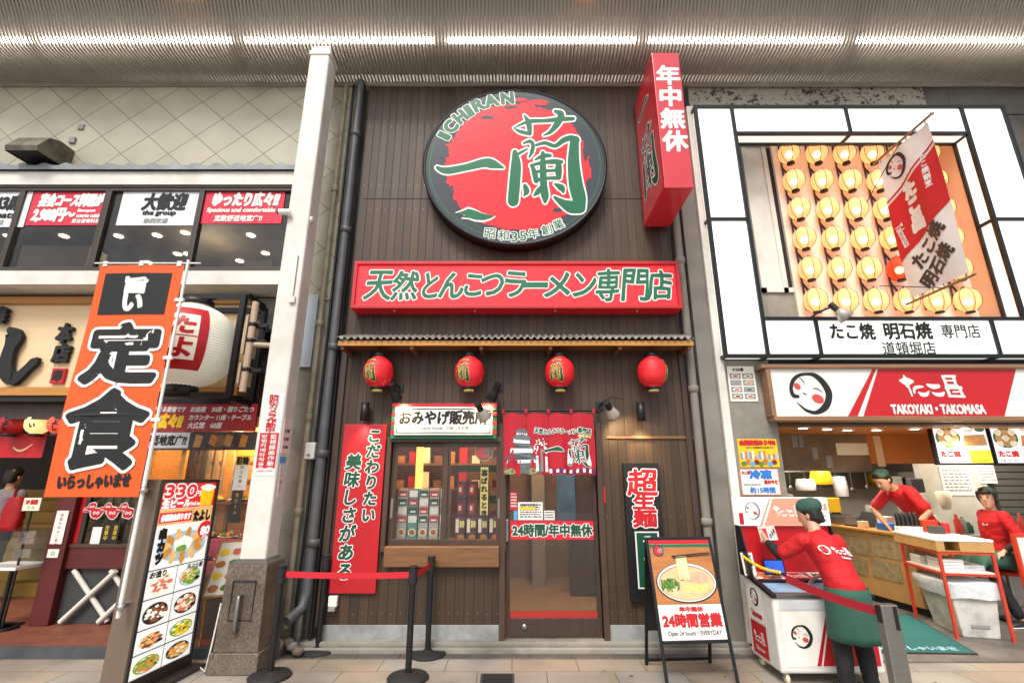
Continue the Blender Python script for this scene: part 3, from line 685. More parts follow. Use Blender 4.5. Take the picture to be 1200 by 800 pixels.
# ---- long red sign
YS = 5.3
x0, z0, x1, z1 = B(414, 307, 796.5, 362, YS)
ls = thing('long_sign', 'long red box sign with green brush writing above the corrugated awning', 'sign', ((x0 + x1) / 2, YS, z0))
m_ = MB(); m_.box((x0, YS, z0), (x1, YF - .002, z1), 'sign_red'); m_.build('box', ls, bevel=.006)
m_ = MB()
for a, b, c, d in ((x0, z0, x1, z0 + .04), (x0, z1 - .04, x1, z1), (x0, z0 + .04, x0 + .04, z1 - .04), (x1 - .04, z0 + .04, x1, z1 - .04)): m_.box((a, YS - .03, b), (c, YS - .002, d), 'red')
m_.build('frame', ls, bevel=.004)
mat('lit_red', 'dd1c26', .35, var=.05, vs=1.5, emit=.28)
m_ = MB(front(YS)); m_.rect(x0 + .04, z0 + .04, x1 - .04, z1 - .04, .003, 'lit_red')
hz_ = (z1 - z0); zc0, zc1 = z0 + hz_ * .2, z1 - hz_ * .2
def pxu(px): return P(px, 335, YS)[0]
for t, a, b, dz in (('天', 427, 457, 0), ('然', 458, 488, 0), ('と', 495, 511, .02), ('ん', 514, 541, .02), ('こ', 544, 563, .05), ('つ', 562, 588, .05), ('ラ', 590, 614, .02), ('ー', 614, 641, .15), ('メ', 638, 666, .02), ('ン', 671, 696, .03), ('専', 697, 723, -.02), ('門', 728, 757, -.02), ('店', 757, 785, 0)):
    m_.text(t, (pxu(a), zc0 + dz, pxu(b), zc1 - dz), 'sign_green', .009, .005, .12, ('logo_white', .013), wave=.06)
m_.build('lettering', ls)
m_ = MB()
for px in (461, 556, 651, 748):
    a = P(px, 361, YS)[0]; m_.lathe([(.0, -.012), (.014, -.012), (.014, 0)], (a, YS + .06, z0 - .001), 'chrome', 10); m_.cut()
m_.build_each('mounting_bolt', ls)

# ---- projecting box sign
x0, x1, y0, y1, z0, z1 = 1.655, 1.975, 4.6, 5.45, 4.67, 6.50
ps = thing('projecting_sign', 'tall red box sign sticking out from the plank wall with white characters on its edge', 'sign', (x0, y0, z0))
mat('pale_red', 'bf2834', .25, var=.06, emit=.06, coat=.4)
m_ = MB(); m_.box((x0, y0, z0), (x1, y1, z1), 'pale_red'); m_.build('box', ps, bevel=.008)
m_ = MB()
for z in (z0 + .3, z1 - .3): m_.box((x0 + .1, y1, z - .04), (x1 - .1, YF - .001, z + .04), 'black_metal'); m_.cut()
m_.build_each('bracket', ps)
m_ = MB(front(y0)); cz = z1 - .22
m_.vtext('年中無休', (x0 + x1) / 2, z1 - .20, .27, 'white', .30, bold=.012, w=.002, slant=.06); m_.build('front_lettering', ps)
sf = frame((x0, y1, z0), (0, -1, 0), (0, 0, 1)); m_ = MB(sf); hh = z1 - z0
for a, b, c, d in ((0, 0, .85, .03), (0, hh - .03, .85, hh), (0, .03, .03, hh - .03), (.82, .03, .85, hh - .03)): m_.rect(a, b, c, d, .002, 'red')
tfv = fit_tf((.14, .22, .72, 1.12)); write(m_, RAN, tfv, 'deep_green', 'logo_white', 16, .003)
tfv2 = fit_tf((.62, .98, 1.24, 1.75)); write(m_, ICHI, tfv2, 'deep_green', 'logo_white', 16, .003)
m_.build('side_lettering', ps)

# ---- vertical red board
YB = 5.46
x0, z0, x1, z1 = B(394.5, 497, 446.5, 695, YB)
vb = thing('vertical_board', 'tall narrow red board with two columns of green writing beside the shop window', 'sign', ((x0 + x1) / 2, YB, z0))
m_ = MB(); m_.box((x0, YB, z0), (x1, YF - .001, z1), 'board_red'); m_.build('board', vb, bevel=.003)
m_ = MB(front(YB)); W_ = x1 - x0; Hh = z1 - z0
kw = dict(bold=.007, w=.002, outline=('logo_white', .008), slant=.1, wave=.04)
m_.vtext('こだわりたい', x0 + W_ * .72, z1 - Hh * .03, .15, 'deep_green', Hh * .097, **kw); m_.vtext('美味しさがある', x0 + W_ * .28, z1 - Hh * .19, .165, 'deep_green', Hh * .107, **kw); m_.build('lettering', vb)
x, z = P(391, 703, YF); m_ = MB(); m_.box((x - .04, YF - .05, z - .05), (x + .05, YF - .001, z + .05), 'paper'); m_.box((x - .03, YF - .07, z - .09), (x + .04, YF - .002, z - .052), 'grey'); tag(m_.build('outlet_box', bevel=.006), 'small beige outdoor outlet box under the tall red board', 'outlet')

# ---- souvenir sign
YN = 5.40
x0, z0, x1, z1 = B(459, 472, 581, 514, YN)
ss = thing('souvenir_sign', 'white framed sign with black writing over striped red and green boards above the shop window', 'sign', ((x0 + x1) / 2, YN, z0))
m_ = MB(); nst = 8
for i in range(nst):
    a = z0 + (z1 - z0) * i / nst; m_.box((x0 - .01, YN + .02, a + .002), (x1 + .01, YF - .002, a + (z1 - z0) / nst - .002), ('sign_green', 'red')[i % 2])
m_.build('backing_board', ss, bevel=.002)
fx0, fz0, fx1, fz1 = B(463, 476.5, 577, 509.5, YN); m_ = MB(); m_.box((fx0, YN - .01, fz0), (fx1, YN + .018, fz1), 'paper'); m_.build('panel', ss, bevel=.003)
m_ = MB(front(YN - .01)); t_ = .010
for a, b, c, d in ((fx0 + .02, fz0 + .02, fx1 - .02, fz0 + .02 + t_), (fx0 + .02, fz1 - .02 - t_, fx1 - .02, fz1 - .02), (fx0 + .02, fz0 + .02 + t_, fx0 + .02 + t_, fz1 - .02 - t_), (fx1 - .02 - t_, fz0 + .02 + t_, fx1 - .02, fz1 - .02 - t_)): m_.rect(a, b, c, d, .002, 'ink')
hh = fz1 - fz0; m_.text('おみやげ販売所', (fx0 + .05, fz0 + hh * .38, fx1 - .06, fz1 - hh * .15), 'ink', .0065, .003, .06, wave=.05)
m_.text('Original Goods   선물   洋手禮', (fx0 + .26, fz0 + hh * .17, fx1 - .26, fz0 + hh * .31), 'ink', .0, .003); m_.build('lettering', ss)

# ---- paper lanterns
def lantern_prof(Rd, h, cap, ribs=16, seg=48, amp=.012, pw=2.4):
    out = []
    for i in range(seg + 1):
        t = -1 + 2 * i / seg; r = Rd * max(1 - abs(t) ** pw, 0) ** .5
        r = max(r, cap); r *= 1 - amp * (.5 + .5 * math.cos(i / seg * ribs * 2 * math.pi)); out.append((r, t * h / 2))
    return out
def lantern_r(Rd, h, cap, v, pw=2.4): return max(Rd * max(1 - abs(2 * v / h) ** pw, 0) ** .5, cap)
mat('lantern_red', 'd8202a', .5, var=.06, vs=3, emit=.10); mat('lantern_gold', 'e8d77a', .5)
xs_ = []; lam_lab = ('first red paper lantern from the drainpipe under the awning, over the tall red board', 'red paper lantern under the awning hanging over the white souvenir sign', 'red paper lantern under the awning over the red door curtain', 'red paper lantern under the awning turned so its writing is barely seen')
for q, (px, ph) in enumerate(((443.5, -.38), (550, -.38), (656, -.32), (764.5, 1.15))):
    cx, cz = P(px, 436, 5.31); Rd, h, cp = .165, .345, .075
    ln = thing('red_lantern', lam_lab[q], 'lantern', (cx, 5.31, cz - h / 2), 'red lanterns under the ramen shop awning')
    m_ = MB(); m_.lathe(lantern_prof(Rd, h, cp, 16, 64, .03), (cx, 5.31, cz), 'lantern_red', 32); m_.build('paper_body', ln)
    m_ = MB(); m_.lathe([(0, 0), (.075, 0), (.078, .035), (.06, .045), (.03, .05), (0, .05)], (cx, 5.31, cz + h / 2 - .004), 'black', 20); m_.cut(); m_.lathe([(.02, -.035), (.07, -.03), (.075, 0), (0, 0)], (cx, 5.31, cz - h / 2 + .004), 'black', 20); m_.build_each('cap', ln)
    m_ = MB(); m_.tube([(cx, 5.31, cz + h / 2 + .04), (cx, 5.31, 3.4 if False else zt - .10)], .006, 'black', 6); m_.build('hanging_wire', ln); m_ = MB()
    m_.lathe([(.05, -.045), (.056, -.045), (.058, -.028), (.048, -.026)], (cx, 5.31, cz - h / 2), 'lantern_gold', 12, smooth=False)
    m_.build('tassel', ln)
    def lxf(u, v, w, cx=cx, cz=cz, ph=ph):
        r = lantern_r(Rd, h, cp, v) + w + .003; a = ph + u / Rd
        return (cx + r * math.sin(a), 5.31 - r * math.cos(a), cz + v)
    m_ = MB(lxf); write(m_, RAN, fit_tf((-.08, -.125, .08, .075)), 'deep_green', 'lantern_gold', 16, .002)
    write(m_, [[(-300, 60, 30), (-150, 40, 34), (0, 60, 22)]], lambda a, b: ((a + 150) / 300 * .10, .115 - (b - 50) / 400 * .08), 'deep_green', 'lantern_gold', 26, .002)
    m_.build('lettering', ln)

# ---- noren curtain over the door
YC = 5.36
x0, z0, x1, z1 = B(589.5, 483, 697, 555, YC)
nr = thing('door_curtain', 'red split door curtain printed with a grey castle and green writing above the glass door', 'curtain', ((x0 + x1) / 2, YC, z0))
cw = x1 - x0; chh = z1 - z0
def cxf(u, v, w):
    t = (z1 - v) / chh
    d = .022 * math.sin(u / cw * 2 * math.pi * 4 + 1.2) * t + .012 * math.sin(u / cw * 2 * math.pi * 9 + 2) * t * .8
    return (u + .006 * math.sin(t * 4 + u * 6), YC - w - d, v - .012 * abs(math.sin(u / cw * math.pi * 4)) * t + .02 * (1 - t) * (-1) * abs(math.sin(u / cw * math.pi * 4)))
mat('curtain_red', 'b01228', .75, var=.12, vs=4)
m_ = MB(cxf)
for p in range(4):
    a, b = x0 + cw * p / 4 + .002, x0 + cw * (p + 1) / 4 - .002; nu, nv = 12, 14; vs = []
    for j in range(nv + 1):
        for i in range(nu + 1): vs.append((a + (b - a) * i / nu, z0 + chh * j / nv, 0))
    m_.raw(vs, [(j * (nu + 1) + i, j * (nu + 1) + i + 1, (j + 1) * (nu + 1) + i + 1, (j + 1) * (nu + 1) + i) for j in range(nv) for i in range(nu)], 'curtain_red', True)
m_.build('cloth', nr)
m_ = MB(); m_.tube([(x0 - .22, YC, z1 + .02), (x1 + .1, YC, z1 + .02)], .011, 'black_metal', 8)
for i in range(5): m_.box((x0 + cw * i / 4 - .015, YC - .02, z1 - .01), (x0 + cw * i / 4 + .015, YC + .02, z1 + .034), 'curtain_red')
for x in (x0 - .2, x1 + .06): m_.box((x - .02, YC - .01, z1), (x + .02, YF - .05 if x < 1.0 else YF - .001, z1 + .04), 'black_metal')
m_.build('curtain_rod', nr)
m_ = MB(cxf); U = lambda t: x0 + cw * t; Vv = lambda t: z0 + chh * t
m_.text('天然とんこつラーメン専門店', (U(.34), Vv(.66), U(.96), Vv(.75)), 'deep_green', .003, .006, .1, ('logo_white', .005))
m_.text('道頓堀店', (U(.82), Vv(.60), U(.96), Vv(.64)), 'lantern_gold', .001, .006)
write(m_, RAN, fit_tf((U(.70), Vv(.12), U(.95), Vv(.60))), 'deep_green', 'logo_white', 14, .006)
write(m_, [[(0, 60, 18), (150, 45, 22), (300, 50, 34), (400, 62, 10)]], lambda a, b: (U(.46 + a / 400 * .2), Vv(.40 - (b - 50) / 400 * .42)), 'deep_green', 'logo_white', 10, .006)
mat('castle_grey', '5d6468', .7, var=.25, vs=20); mat('castle_green', '7d9c6a', .7, var=.2, vs=10); mat('navy', '232f6b', .6)
cxx = .2
for k, (hw, zb, zh) in enumerate(((.19, .18, .12), (.15, .34, .12), (.11, .5, .11), (.07, .64, .08))):
    m_.poly([(U(cxx - hw * .85), Vv(zb)), (U(cxx + hw * .85), Vv(zb)), (U(cxx + hw * .8), Vv(zb + zh * .6)), (U(cxx - hw * .8), Vv(zb + zh * .6))], .005, 'logo_white')
    m_.poly([(U(cxx - hw * 1.1), Vv(zb + zh * .5)), (U(cxx + hw * 1.1), Vv(zb + zh * .5)), (U(cxx + hw * .6), Vv(zb + zh * 1.25)), (U(cxx), Vv(zb + zh * 1.5)), (U(cxx - hw * .6), Vv(zb + zh * 1.25))], .006, 'castle_grey')
    for j in range(5): m_.rect(U(cxx - hw * .7 + hw * .3 * j), Vv(zb + .02), U(cxx - hw * .7 + hw * .3 * j + hw * .12), Vv(zb + .05), .0075, 'castle_grey')
m_.poly([(U(.01), Vv(.02)), (U(.42), Vv(.02)), (U(.40), Vv(.18)), (U(.03), Vv(.2))], .004, 'castle_grey'); m_.disc(U(.3), Vv(.05), .09, .03, .0065, 'castle_green', 16, .3, 3); m_.disc(U(.08), Vv(.04), .06, .03, .0065, 'castle_green', 16, .3, 5)
rnd = random.Random(4)
for i in range(46):
    a = rnd.uniform(.2, math.pi - .2); rr = rnd.uniform(.55, 1)
    m_.disc(U(.42 + .09 * rr * math.cos(a)), Vv(.3 + .3 * rr * math.sin(a)), .008, .008, .006 + i * .00002, 'logo_white', 6)
for i in range(3): m_.poly([(U(.36 + .05 * i), Vv(.05)), (U(.39 + .05 * i), Vv(.05)), (U(.387 + .05 * i), Vv(.3 + .12 * (i == 1))), (U(.363 + .05 * i), Vv(.3 + .12 * (i == 1)))], .0068, ('paper', 'grey', 'paper')[i])
for i in range(14):
    a = .5 + .035 * i; m_.poly([(U(a), Vv(.03)), (U(a + .03), Vv(.03)), (U(a + .028), Vv(.08 + .03 * rnd.random())), (U(a + .004), Vv(.07 + .03 * rnd.random()))], .007 + i * .00005, ('logo_white', 'navy')[i % 2])
m_.build('print', nr)

# ---- black noodle board and its small green plate
x0, z0, x1, z1 = B(735, 542, 777.5, 705, 5.44)
bb = thing('noodle_board', 'narrow black board with big red and white characters on planks beside the door', 'sign', ((x0 + x1) / 2, 5.44, z0))
m_ = MB(); m_.box((x0, 5.44, z0), (x1, YF - .001, z1), 'black'); m_.build('board', bb, bevel=.003)
m_ = MB(front(5.44)); Hh = z1 - z0; W_ = x1 - x0
for t, a, b, c in (('超', .755, .955, .86), ('生', .655, .765, .6), ('麺', .525, .655, .66)): m_.text(t, (x0 + W_ * .5 - c * .5 * W_ / .52 * .52 * 1.9 * .5, z0 + Hh * a, x0 + W_ * .5 + c * W_ * .5 * .98, z0 + Hh * b - .01), 'red', .009, .003, .05, ('logo_white', .010), wave=.05)
m_.build('lettering', bb)
m_ = MB(front(5.435)); m_.box((x0 + W_ * .2, z0 + Hh * .09, -.004), (x0 + W_ * .86, z0 + Hh * .49, .004), 'deep_green')
for a, b, c, d in ((.2, .09, .86, .10), (.2, .48, .86, .49), (.2, .10, .24, .48), (.82, .10, .86, .48)): m_.rect(x0 + W_ * a, z0 + Hh * b, x0 + W_ * c, z0 + Hh * d, .0065, 'white')
m_.vtext('その麺', x0 + W_ * .54, z0 + Hh * .46, .11, 'white', Hh * .12, bold=.005, w=.0085); m_.build('green_plate', bb)
x0, z0, x1, z1 = B(701.5, 570, 709.5, 589, YF - .02); m_ = MB(front(YF - .02)); m_.box((x0, z0, -.018), (x1, z1, .004), 'red'); m_.vtext('インターホン', (x0 + x1) / 2, z1 - .02, .022, 'white', w=.006); tag(m_.build('wall_plate'), 'tiny red plate with white writing on the planks just beside the door frame', 'sign')

# ---- spotlights
mat('lamp_shell', 'b9b4a8', .3, .4); mat('lamp_glow', 'fff4dd', .4, emit=6, ecol=(1, .9, .72))
def spotlight(px, py, Y, tgt, label, shell='black', bell=False, lit=7., glow=True):
    x, z = P(px, py, Y); o = Vector((x, Y, z)); t = Vector(tgt); d = (t - o).normalized()
    th = thing('spotlight', label, 'spotlight', (x, Y, z), 'spotlights on the ramen shop wall')
    m_ = MB(); m_.tube([tuple(o - d * .16), tuple(o - d * .06)], .035, 'black', 12); m_.build('body', th)
    m_ = MB(); m_.lathe([(.03, -.07), (.045, -.05), (.07 if bell else .055, .03), (.075 if bell else .057, .05), (.066 if bell else .05, .05), (.04, 0)], tuple(o), 'lamp_shell' if bell else 'black', 18, tuple(d)); m_.build('shade', th)
    if glow: m_ = MB(); m_.ball(tuple(o + d * .02), .034, 'lamp_glow', 10); m_.build('bulb', th)
    b0 = o - d * .13; m_ = MB(); m_.tube([tuple(b0), (b0.x, min(b0.y + .06, YF - .03), b0.z + .05), (b0.x, YF - .002, b0.z + .05)], .012, 'black', 8); m_.box((b0.x - .04, YF - .03, b0.z + .01), (b0.x + .04, YF - .001, b0.z + .09), 'black'); m_.build('bracket', th)
    if lit: lamp('spotlight_beam', 'SPOT', tuple(o + d * .07), lit * 2.2, (1, .74, .42), .03, tgt, 95, .8)
    return th
def pt_(px, py, Y): x, z = P(px, py, Y); return (x, Y, z)
spotlight(464, 464, 5.22, pt_(478, 500, YF), 'black spotlight under the first lantern aimed at the souvenir sign corner', lit=6, glow=True)
spotlight(578, 463, 5.22, pt_(560, 500, YF), 'black spotlight above the far end of the souvenir sign, close to the second lantern', lit=6)
spotlight(566, 485, 5.16, pt_(585, 520, YF), 'white bell spotlight hanging in front of the souvenir sign lettering', bell=True, lit=0)
spotlight(717, 483, 5.14, pt_(738, 520, YF), 'white bell spotlight on an arm beside the red curtain', bell=True, lit=9)
for px, py, lab, tg in ((427.5, 482, 'black cylinder wall light above the tall red board', (424, 520)), (751, 482, 'black cylinder wall light above the black noodle board', (752, 530))):
    x, z = P(px, py, 5.40); th = thing('wall_light', lab, 'wall light', (x, 5.4, z - .1))
    m_ = MB(); m_.lathe([(0, .1), (.045, .1), (.045, -.1), (.04, -.1), (.04, -.06), (0, -.06)], (x, 5.4, z), 'black', 18); m_.build('cylinder', th)
    m_ = MB(); m_.box((x - .02, 5.43, z - .02), (x + .02, YF - .001, z + .05), 'black'); m_.build('bracket', th); m_ = MB(); m_.disc(x, 5.4, .036, .036, z - .065, 'lamp_glow', 14, xf=lambda a, b, c: (a, b, c)); m_.build('bulb', th)
    lamp('wall_light_beam', 'SPOT', (x, 5.4, z - .11), 20, (1, .74, .42), .03, (x, 5.47, z - 1), 85, .9)
# ------------------------------------------------------------------ tavern building beside the ramen shop
tb = thing('tavern', 'wide tavern building clad above in cream diamond tiles with a dark band of windows', 'shop building', (-5.5, 5.5, 0))
LX = -11.
w = MB(); w.box((LX, 5.5, 5.30), (-2.14, 5.7, 7.6), 'diamond_tile'); w.box((-2.62, 5.5, 3.72), (-2.14, 5.7, 5.3), 'diamond_tile'); w.build('wall', tb)
w = MB(); w.box((-2.66, 5.52, .0), (-2.14, 5.8, 3.72), 'concrete'); w.build('side_wall', tb)
mat('pale_panel', 'b9c3cc', .4, var=.08); w = MB(); a = B(345, 345, 369, 430, 5.5); w.box((a[0], 5.49, a[1]), (a[2], 5.518, a[3]), 'pale_panel'); w.build('pale_panel', tb)
zl0, zl1 = P(160, 199, 5.25)[1], P(160, 190, 5.25)[1]
mat('ledge_grey', '8d9199', .6, var=.2, vs=5, grime=.3)
l_ = MB(); vs = []; n_ = 440; x_a, x_b = LX, -2.62
for i in range(n_ + 1):
    x = x_a + (x_b - x_a) * i / n_; ph = (x / .27) % 1; dz = .035 * max(0, math.sin(ph * 2 * math.pi)) ** .7 if math.sin(ph * 2 * math.pi) > 0 else 0
    vs += [(x, 5.24, zl0), (x, 5.24, zl0 + .06 + dz), (x, 5.5, zl0 + .18 + dz)]
l_.raw(vs, [(3 * i + j, 3 * i + 3 + j, 3 * i + 4 + j, 3 * i + 1 + j) for i in range(n_) for j in (0, 1)], 'ledge_grey'); l_.build('tile_ledge', tb)
zb0 = P(160, 216, 5.28)[1]; YW = 5.33
w = MB(); w.box((LX, 5.28, zb0), (-2.62, 5.5, zl0), 'white_paint'); w.box((LX, 5.30, zb0 - .03), (-2.64, 5.48, zb0), 'bronze'); w.build('fascia', tb)
zs1, zs0, zw1 = P(200, 319, YW)[1], P(200, 333, 5.24)[1], zb0 - .03
w = MB(); w.box((LX, 5.24, zs0), (-2.62, 5.66, zs1 - .02), 'white_paint'); w.build('sill', tb)
edges = [(-60, 26), (32, 130), (140, 238), (244, 342)]
xw = [-4.9 - 0.0, 0]
def pxW(px): return P(px, 265, YW)[0]
bars = [-120, -20, 31, 124, 134, 235, 342]
wins = [(pxW(-130) , pxW(16)), (pxW(16), pxW(118)), (pxW(118), pxW(230)), (pxW(230), -2.64)]
for i, (a, b) in enumerate(wins):
    m_ = MB(); t_ = .035 if i != 2 else .05
    for p, q, r_, u in ((a, zs1 - .02, b, zs1 + .06), (a, zw1 - .04, b, zw1), (a, zs1 + .06, a + t_, zw1 - .04), (b - .03, zs1 + .06, b, zw1 - .04)): m_.box((p, YW - .02, q), (r_, YW + .05, u), 'bronze')
    wo = m_.build('window', tb, bevel=.003)
    m_ = MB(); m_.rect(a + t_, zs1 + .06, b - .03, zw1 - .04, 0, 'dark_glass', front(YW + .02)); m_.build('pane', wo)
# upstairs room: dark ceiling with small round lamps
mat('room_ceiling', '6e655a', .7, var=.2); mat('room_wall', '5a544c', .7, var=.2)
w = MB(); w.box((LX, 5.7, 5.62), (-2.66, 10, 5.7), 'room_ceiling'); w.box((LX, 10, 3.8), (-2.66, 10.1, 5.7), 'room_wall'); w.box((-2.72, 5.66, 3.8), (-2.66, 10, 5.62), 'room_wall'); w.box((LX, 5.66, 3.8), (-2.66, 10, 3.85), 'room_wall')
a = B(22, 288, 102, 318, 6.2); mat('ac_white', 'c9c6bc', .5); w.box((a[0], 6.2, a[1] - .2), (a[2], 6.5, a[3]), 'ac_white'); a = B(285, 305, 318, 318, 5.9); w.box((a[0], 5.9, a[1] - .1), (a[2], 6.1, a[3]), 'ac_white')
w.build('upper_room', tb)
for px, py in ((10, 277), (75, 277), (139, 277), (184, 276), (217, 273), (294, 276), (103, 304), (208, 298), (220, 298), (311, 297), (281, 306), (174, 308)):
    x, y = G(px, py, 5.61); m_ = MB(ident); m_.lathe([(0, 0), (.06, 0), (.07, .008)], (x, y, 5.606), 'downlight', 12); m_.build('ceiling_lamp', tb)
lamp('upper_room_light', 'POINT', (-5.2, 7.6, 5.2), 25, (1, .86, .66), .2)
# ground floor
w = MB(); w.box((LX, 5.66, 3.4), (-2.66, 5.8, zs0 + .15), 'grey'); w.box((LX, 5.64, 2.30), (-2.66, 5.8, 2.56), 'wood_dark'); w.build('lintel', tb)
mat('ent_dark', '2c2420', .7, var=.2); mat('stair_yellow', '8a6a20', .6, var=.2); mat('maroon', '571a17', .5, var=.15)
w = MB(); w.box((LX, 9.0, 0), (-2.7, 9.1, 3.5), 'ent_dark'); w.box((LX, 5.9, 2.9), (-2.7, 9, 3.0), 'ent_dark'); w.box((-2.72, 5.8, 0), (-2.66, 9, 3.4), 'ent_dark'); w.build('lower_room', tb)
for i in range(8): 
    m_ = MB(); m_.box((-8.6, 7.3 + i * .22, .09), (-6.0, 7.5 + i * .22, .09 + .17 * (i + 1)), 'stair_yellow'); m_.build('stair_step', tb)
m_ = MB(); m_.tube([(-6.05, 7.0, 1.1), (-5.2, 7.9, 2.4)], .03, 'black', 8); m_.tube([(-6.15, 7.0, .6), (-5.3, 7.9, 1.9)], .02, 'black', 8); m_.tube([(-6.05, 7.0, .09), (-6.05, 7.0, 1.1)], .03, 'black', 8); m_.build('handrail', tb)
lamp('tavern_light', 'POINT', (-6.6, 6.3, 2.6), 30, (1, .72, .4), .1); lamp('tavern_light', 'POINT', (-4.7, 7.4, 2.6), 6, (1, .75, .5), .1)
YT = 6.0
def pxT(px, py): return P(px, py, YT)[0]
a = B(58, 590, 80, 722, YT)
m_ = MB(); m_.box((a[0], YT - .08, .09), (a[2], YT + .08, 2.3), 'maroon'); m_.build('door_post', tb, bevel=.006)
x0, x1 = a[2], -3.7
zt_ = P(140, 641, YT)[1]
m_ = MB(); m_.box((x0, YT - .03, zt_ - .22), (x1, YT + .1, zt_), 'maroon'); m_.box((x0, YT + .02, .09), (x1, YT + .08, zt_ - .22), 'dark_grey'); m_.box((x0, YT - .04, zt_), (x1, YT + .1, zt_ + .04), 'brown_frame'); m_.build('front_base', tb, bevel=.004)
m_ = MB(front(YT - .01))
zc, zb = zt_ - .24, .12
for i in range(4):
    u = x0 + .1 + i * .42
    for s_ in (1, -1): m_.tube([(u + (.5 if s_ < 0 else 0), zb, .03 * (s_ > 0)), (u + (.5 if s_ > 0 else 0), zc, .03 * (s_ > 0))], .028, 'white_paint', 8)
m_.build('lattice', tb)
m_ = MB(); m_.box((x0, YT, zt_ + .04), (x0 + .05, YT + .05, 2.3), 'red'); m_.box((x0 + .05, YT, zt_ + .04), (x0 + .1, YT + .05, 2.3), 'bronze'); m_.box((x1 - .05, YT, zt_ + .04), (x1, YT + .05, 2.3), 'bronze')
wo = m_.build('front_window', tb, bevel=.003); m_ = MB(); m_.rect(x0 + .1, zt_ + .04, x1 - .05, 2.3, 0, 'dark_glass', front(YT + .02)); m_.build('pane', wo)
m_ = MB()
for i in range(16): m_.box((x0 + .12 + i * .1, YT + .12, zt_ + .06), (x0 + .17 + i * .1, YT + .15, 2.2), 'pipe_cream')
m_.build('screen_slat', tb)
# display window of pale golden wood
gx0, gx1 = P(168, 600, 5.55)[0], -2.68
m_ = MB(); m_.box((gx0, 5.52, .09), (gx1, 6.2, .62), 'wood_dark'); m_.build('display_base', tb, bevel=.004)
m_ = MB(); yb = 6.15; m_.box((gx0, yb, .62), (gx1, yb + .05, 2.3), 'wood_gold')
for i in range(7): m_.box((gx0, yb - .02, .72 + i * .22), (gx1, yb - .001, .75 + i * .22), 'wood_mid')
for px in (200, 262): x = P(px, 600, yb)[0]; m_.box((x - .04, yb - .04, .62), (x + .04, yb - .001, 2.3), 'wood_gold')
m_.box((gx0, 5.54, 2.26), (gx1, 6.2, 2.32), 'wood_gold'); m_.box((gx0 - .05, 5.54, .62), (gx0, 6.2, 2.3), 'wood_gold'); m_.build('display_back', tb)
m_ = MB(); m_.box((gx0, 5.54, 2.2), (gx1, 5.6, 2.26), 'wood_gold'); m_.box((gx0, 5.54, .62), (gx1, 5.6, .66), 'brown_frame'); x = P(204, 600, 5.55)[0]; m_.box((x - .025, 5.54, .66), (x + .025, 5.59, 2.2), 'wood_gold')
wo = m_.build('display_window', tb, bevel=.003); m_ = MB(); m_.rect(gx0, .66, gx1, 2.2, 0, 'clear_glass', front(5.57)); m_.build('pane', wo)
mat('pink_cloth', 'b8506a', .7, var=.2); m_ = MB()
m_.box((gx0, 5.85, .62), (gx1, 6.12, .98), 'pink_cloth'); m_.box((gx0, 5.62, .62), (gx1, 5.85, .78), 'pink_cloth'); m_.box((gx0, 5.95, 1.35), (gx1, 6.14, 1.38), 'wood_mid'); m_.build('display_shelf', tb)
lamp('display_light', 'POINT', (-3.25, 5.85, 2.15), 22, (1, .7, .35), .06)
mat('fried', 'b8762c', .6, var=.3, vs=25); mat('leaf', '4f7f2c', .6, var=.3, vs=20); mat('cream', 'e8dfc0', .6); mat('meat', '7c4228', .6, var=.35, vs=22); mat('salmon', 'd0684a', .6, var=.3, vs=20); mat('plate_blue', '8fb2c8', .4); mat('plate_dark', '2a2625', .4)
def plate_of_food(x, y, z, r, plate, foods, label, seed, group='food samples in the tavern display window'):
    rnd = random.Random(seed); t = thing('food_sample', label, 'food sample', (x, y, z), group)
    m_ = MB(); m_.lathe([(0, 0), (r * .6, 0), (r, r * .22), (r * .96, r * .24), (r * .55, .012), (0, .012)], (x, y, z), plate, 20); m_.build('plate', t)
    m_ = MB()
    for i in range(9):
        a = rnd.uniform(0, 6.28); q = rnd.uniform(0, .62) * r; k = r * rnd.uniform(.2, .36); m_.ball((x + q * math.cos(a), y + q * math.sin(a), z + .02 + k * .6), (k, k * .8, k * .7), foods[i % len(foods)], 8)
    m_.build('food', t)
i = 0
for px, py, Y, z in ((262, 660, 5.98, .98), (285, 655, 5.98, .98), (238, 662, 5.98, .98), (258, 690, 5.73, .78), (284, 690, 5.73, .78), (232, 690, 5.73, .78), (276, 600, 6.04, 1.38), (250, 600, 6.04, 1.38)):
    fl = (('fried', 'leaf', 'cream'), ('meat', 'leaf', 'salmon'), ('salmon', 'cream', 'leaf'), ('fried', 'yellow', 'fried'))[i % 4]
    kd = ('fried food with greens', 'meat with greens', 'pink fish with greens', 'golden fritters')[i % 4]
    wh = ('at the middle of the upper pink step', 'by the column on the upper pink step', 'at the stand sign end of the upper pink step', 'at the middle of the lower pink step', 'by the column on the lower pink step', 'at the stand sign end of the lower pink step', 'by the column on the wooden shelf', 'in the middle of the wooden shelf')[i]
    plate_of_food(P(px, py, Y)[0], Y, z, .11, ('white', 'plate_blue', 'plate_dark')[i % 3], fl, f'plate of {kd} {wh}', i); i += 1

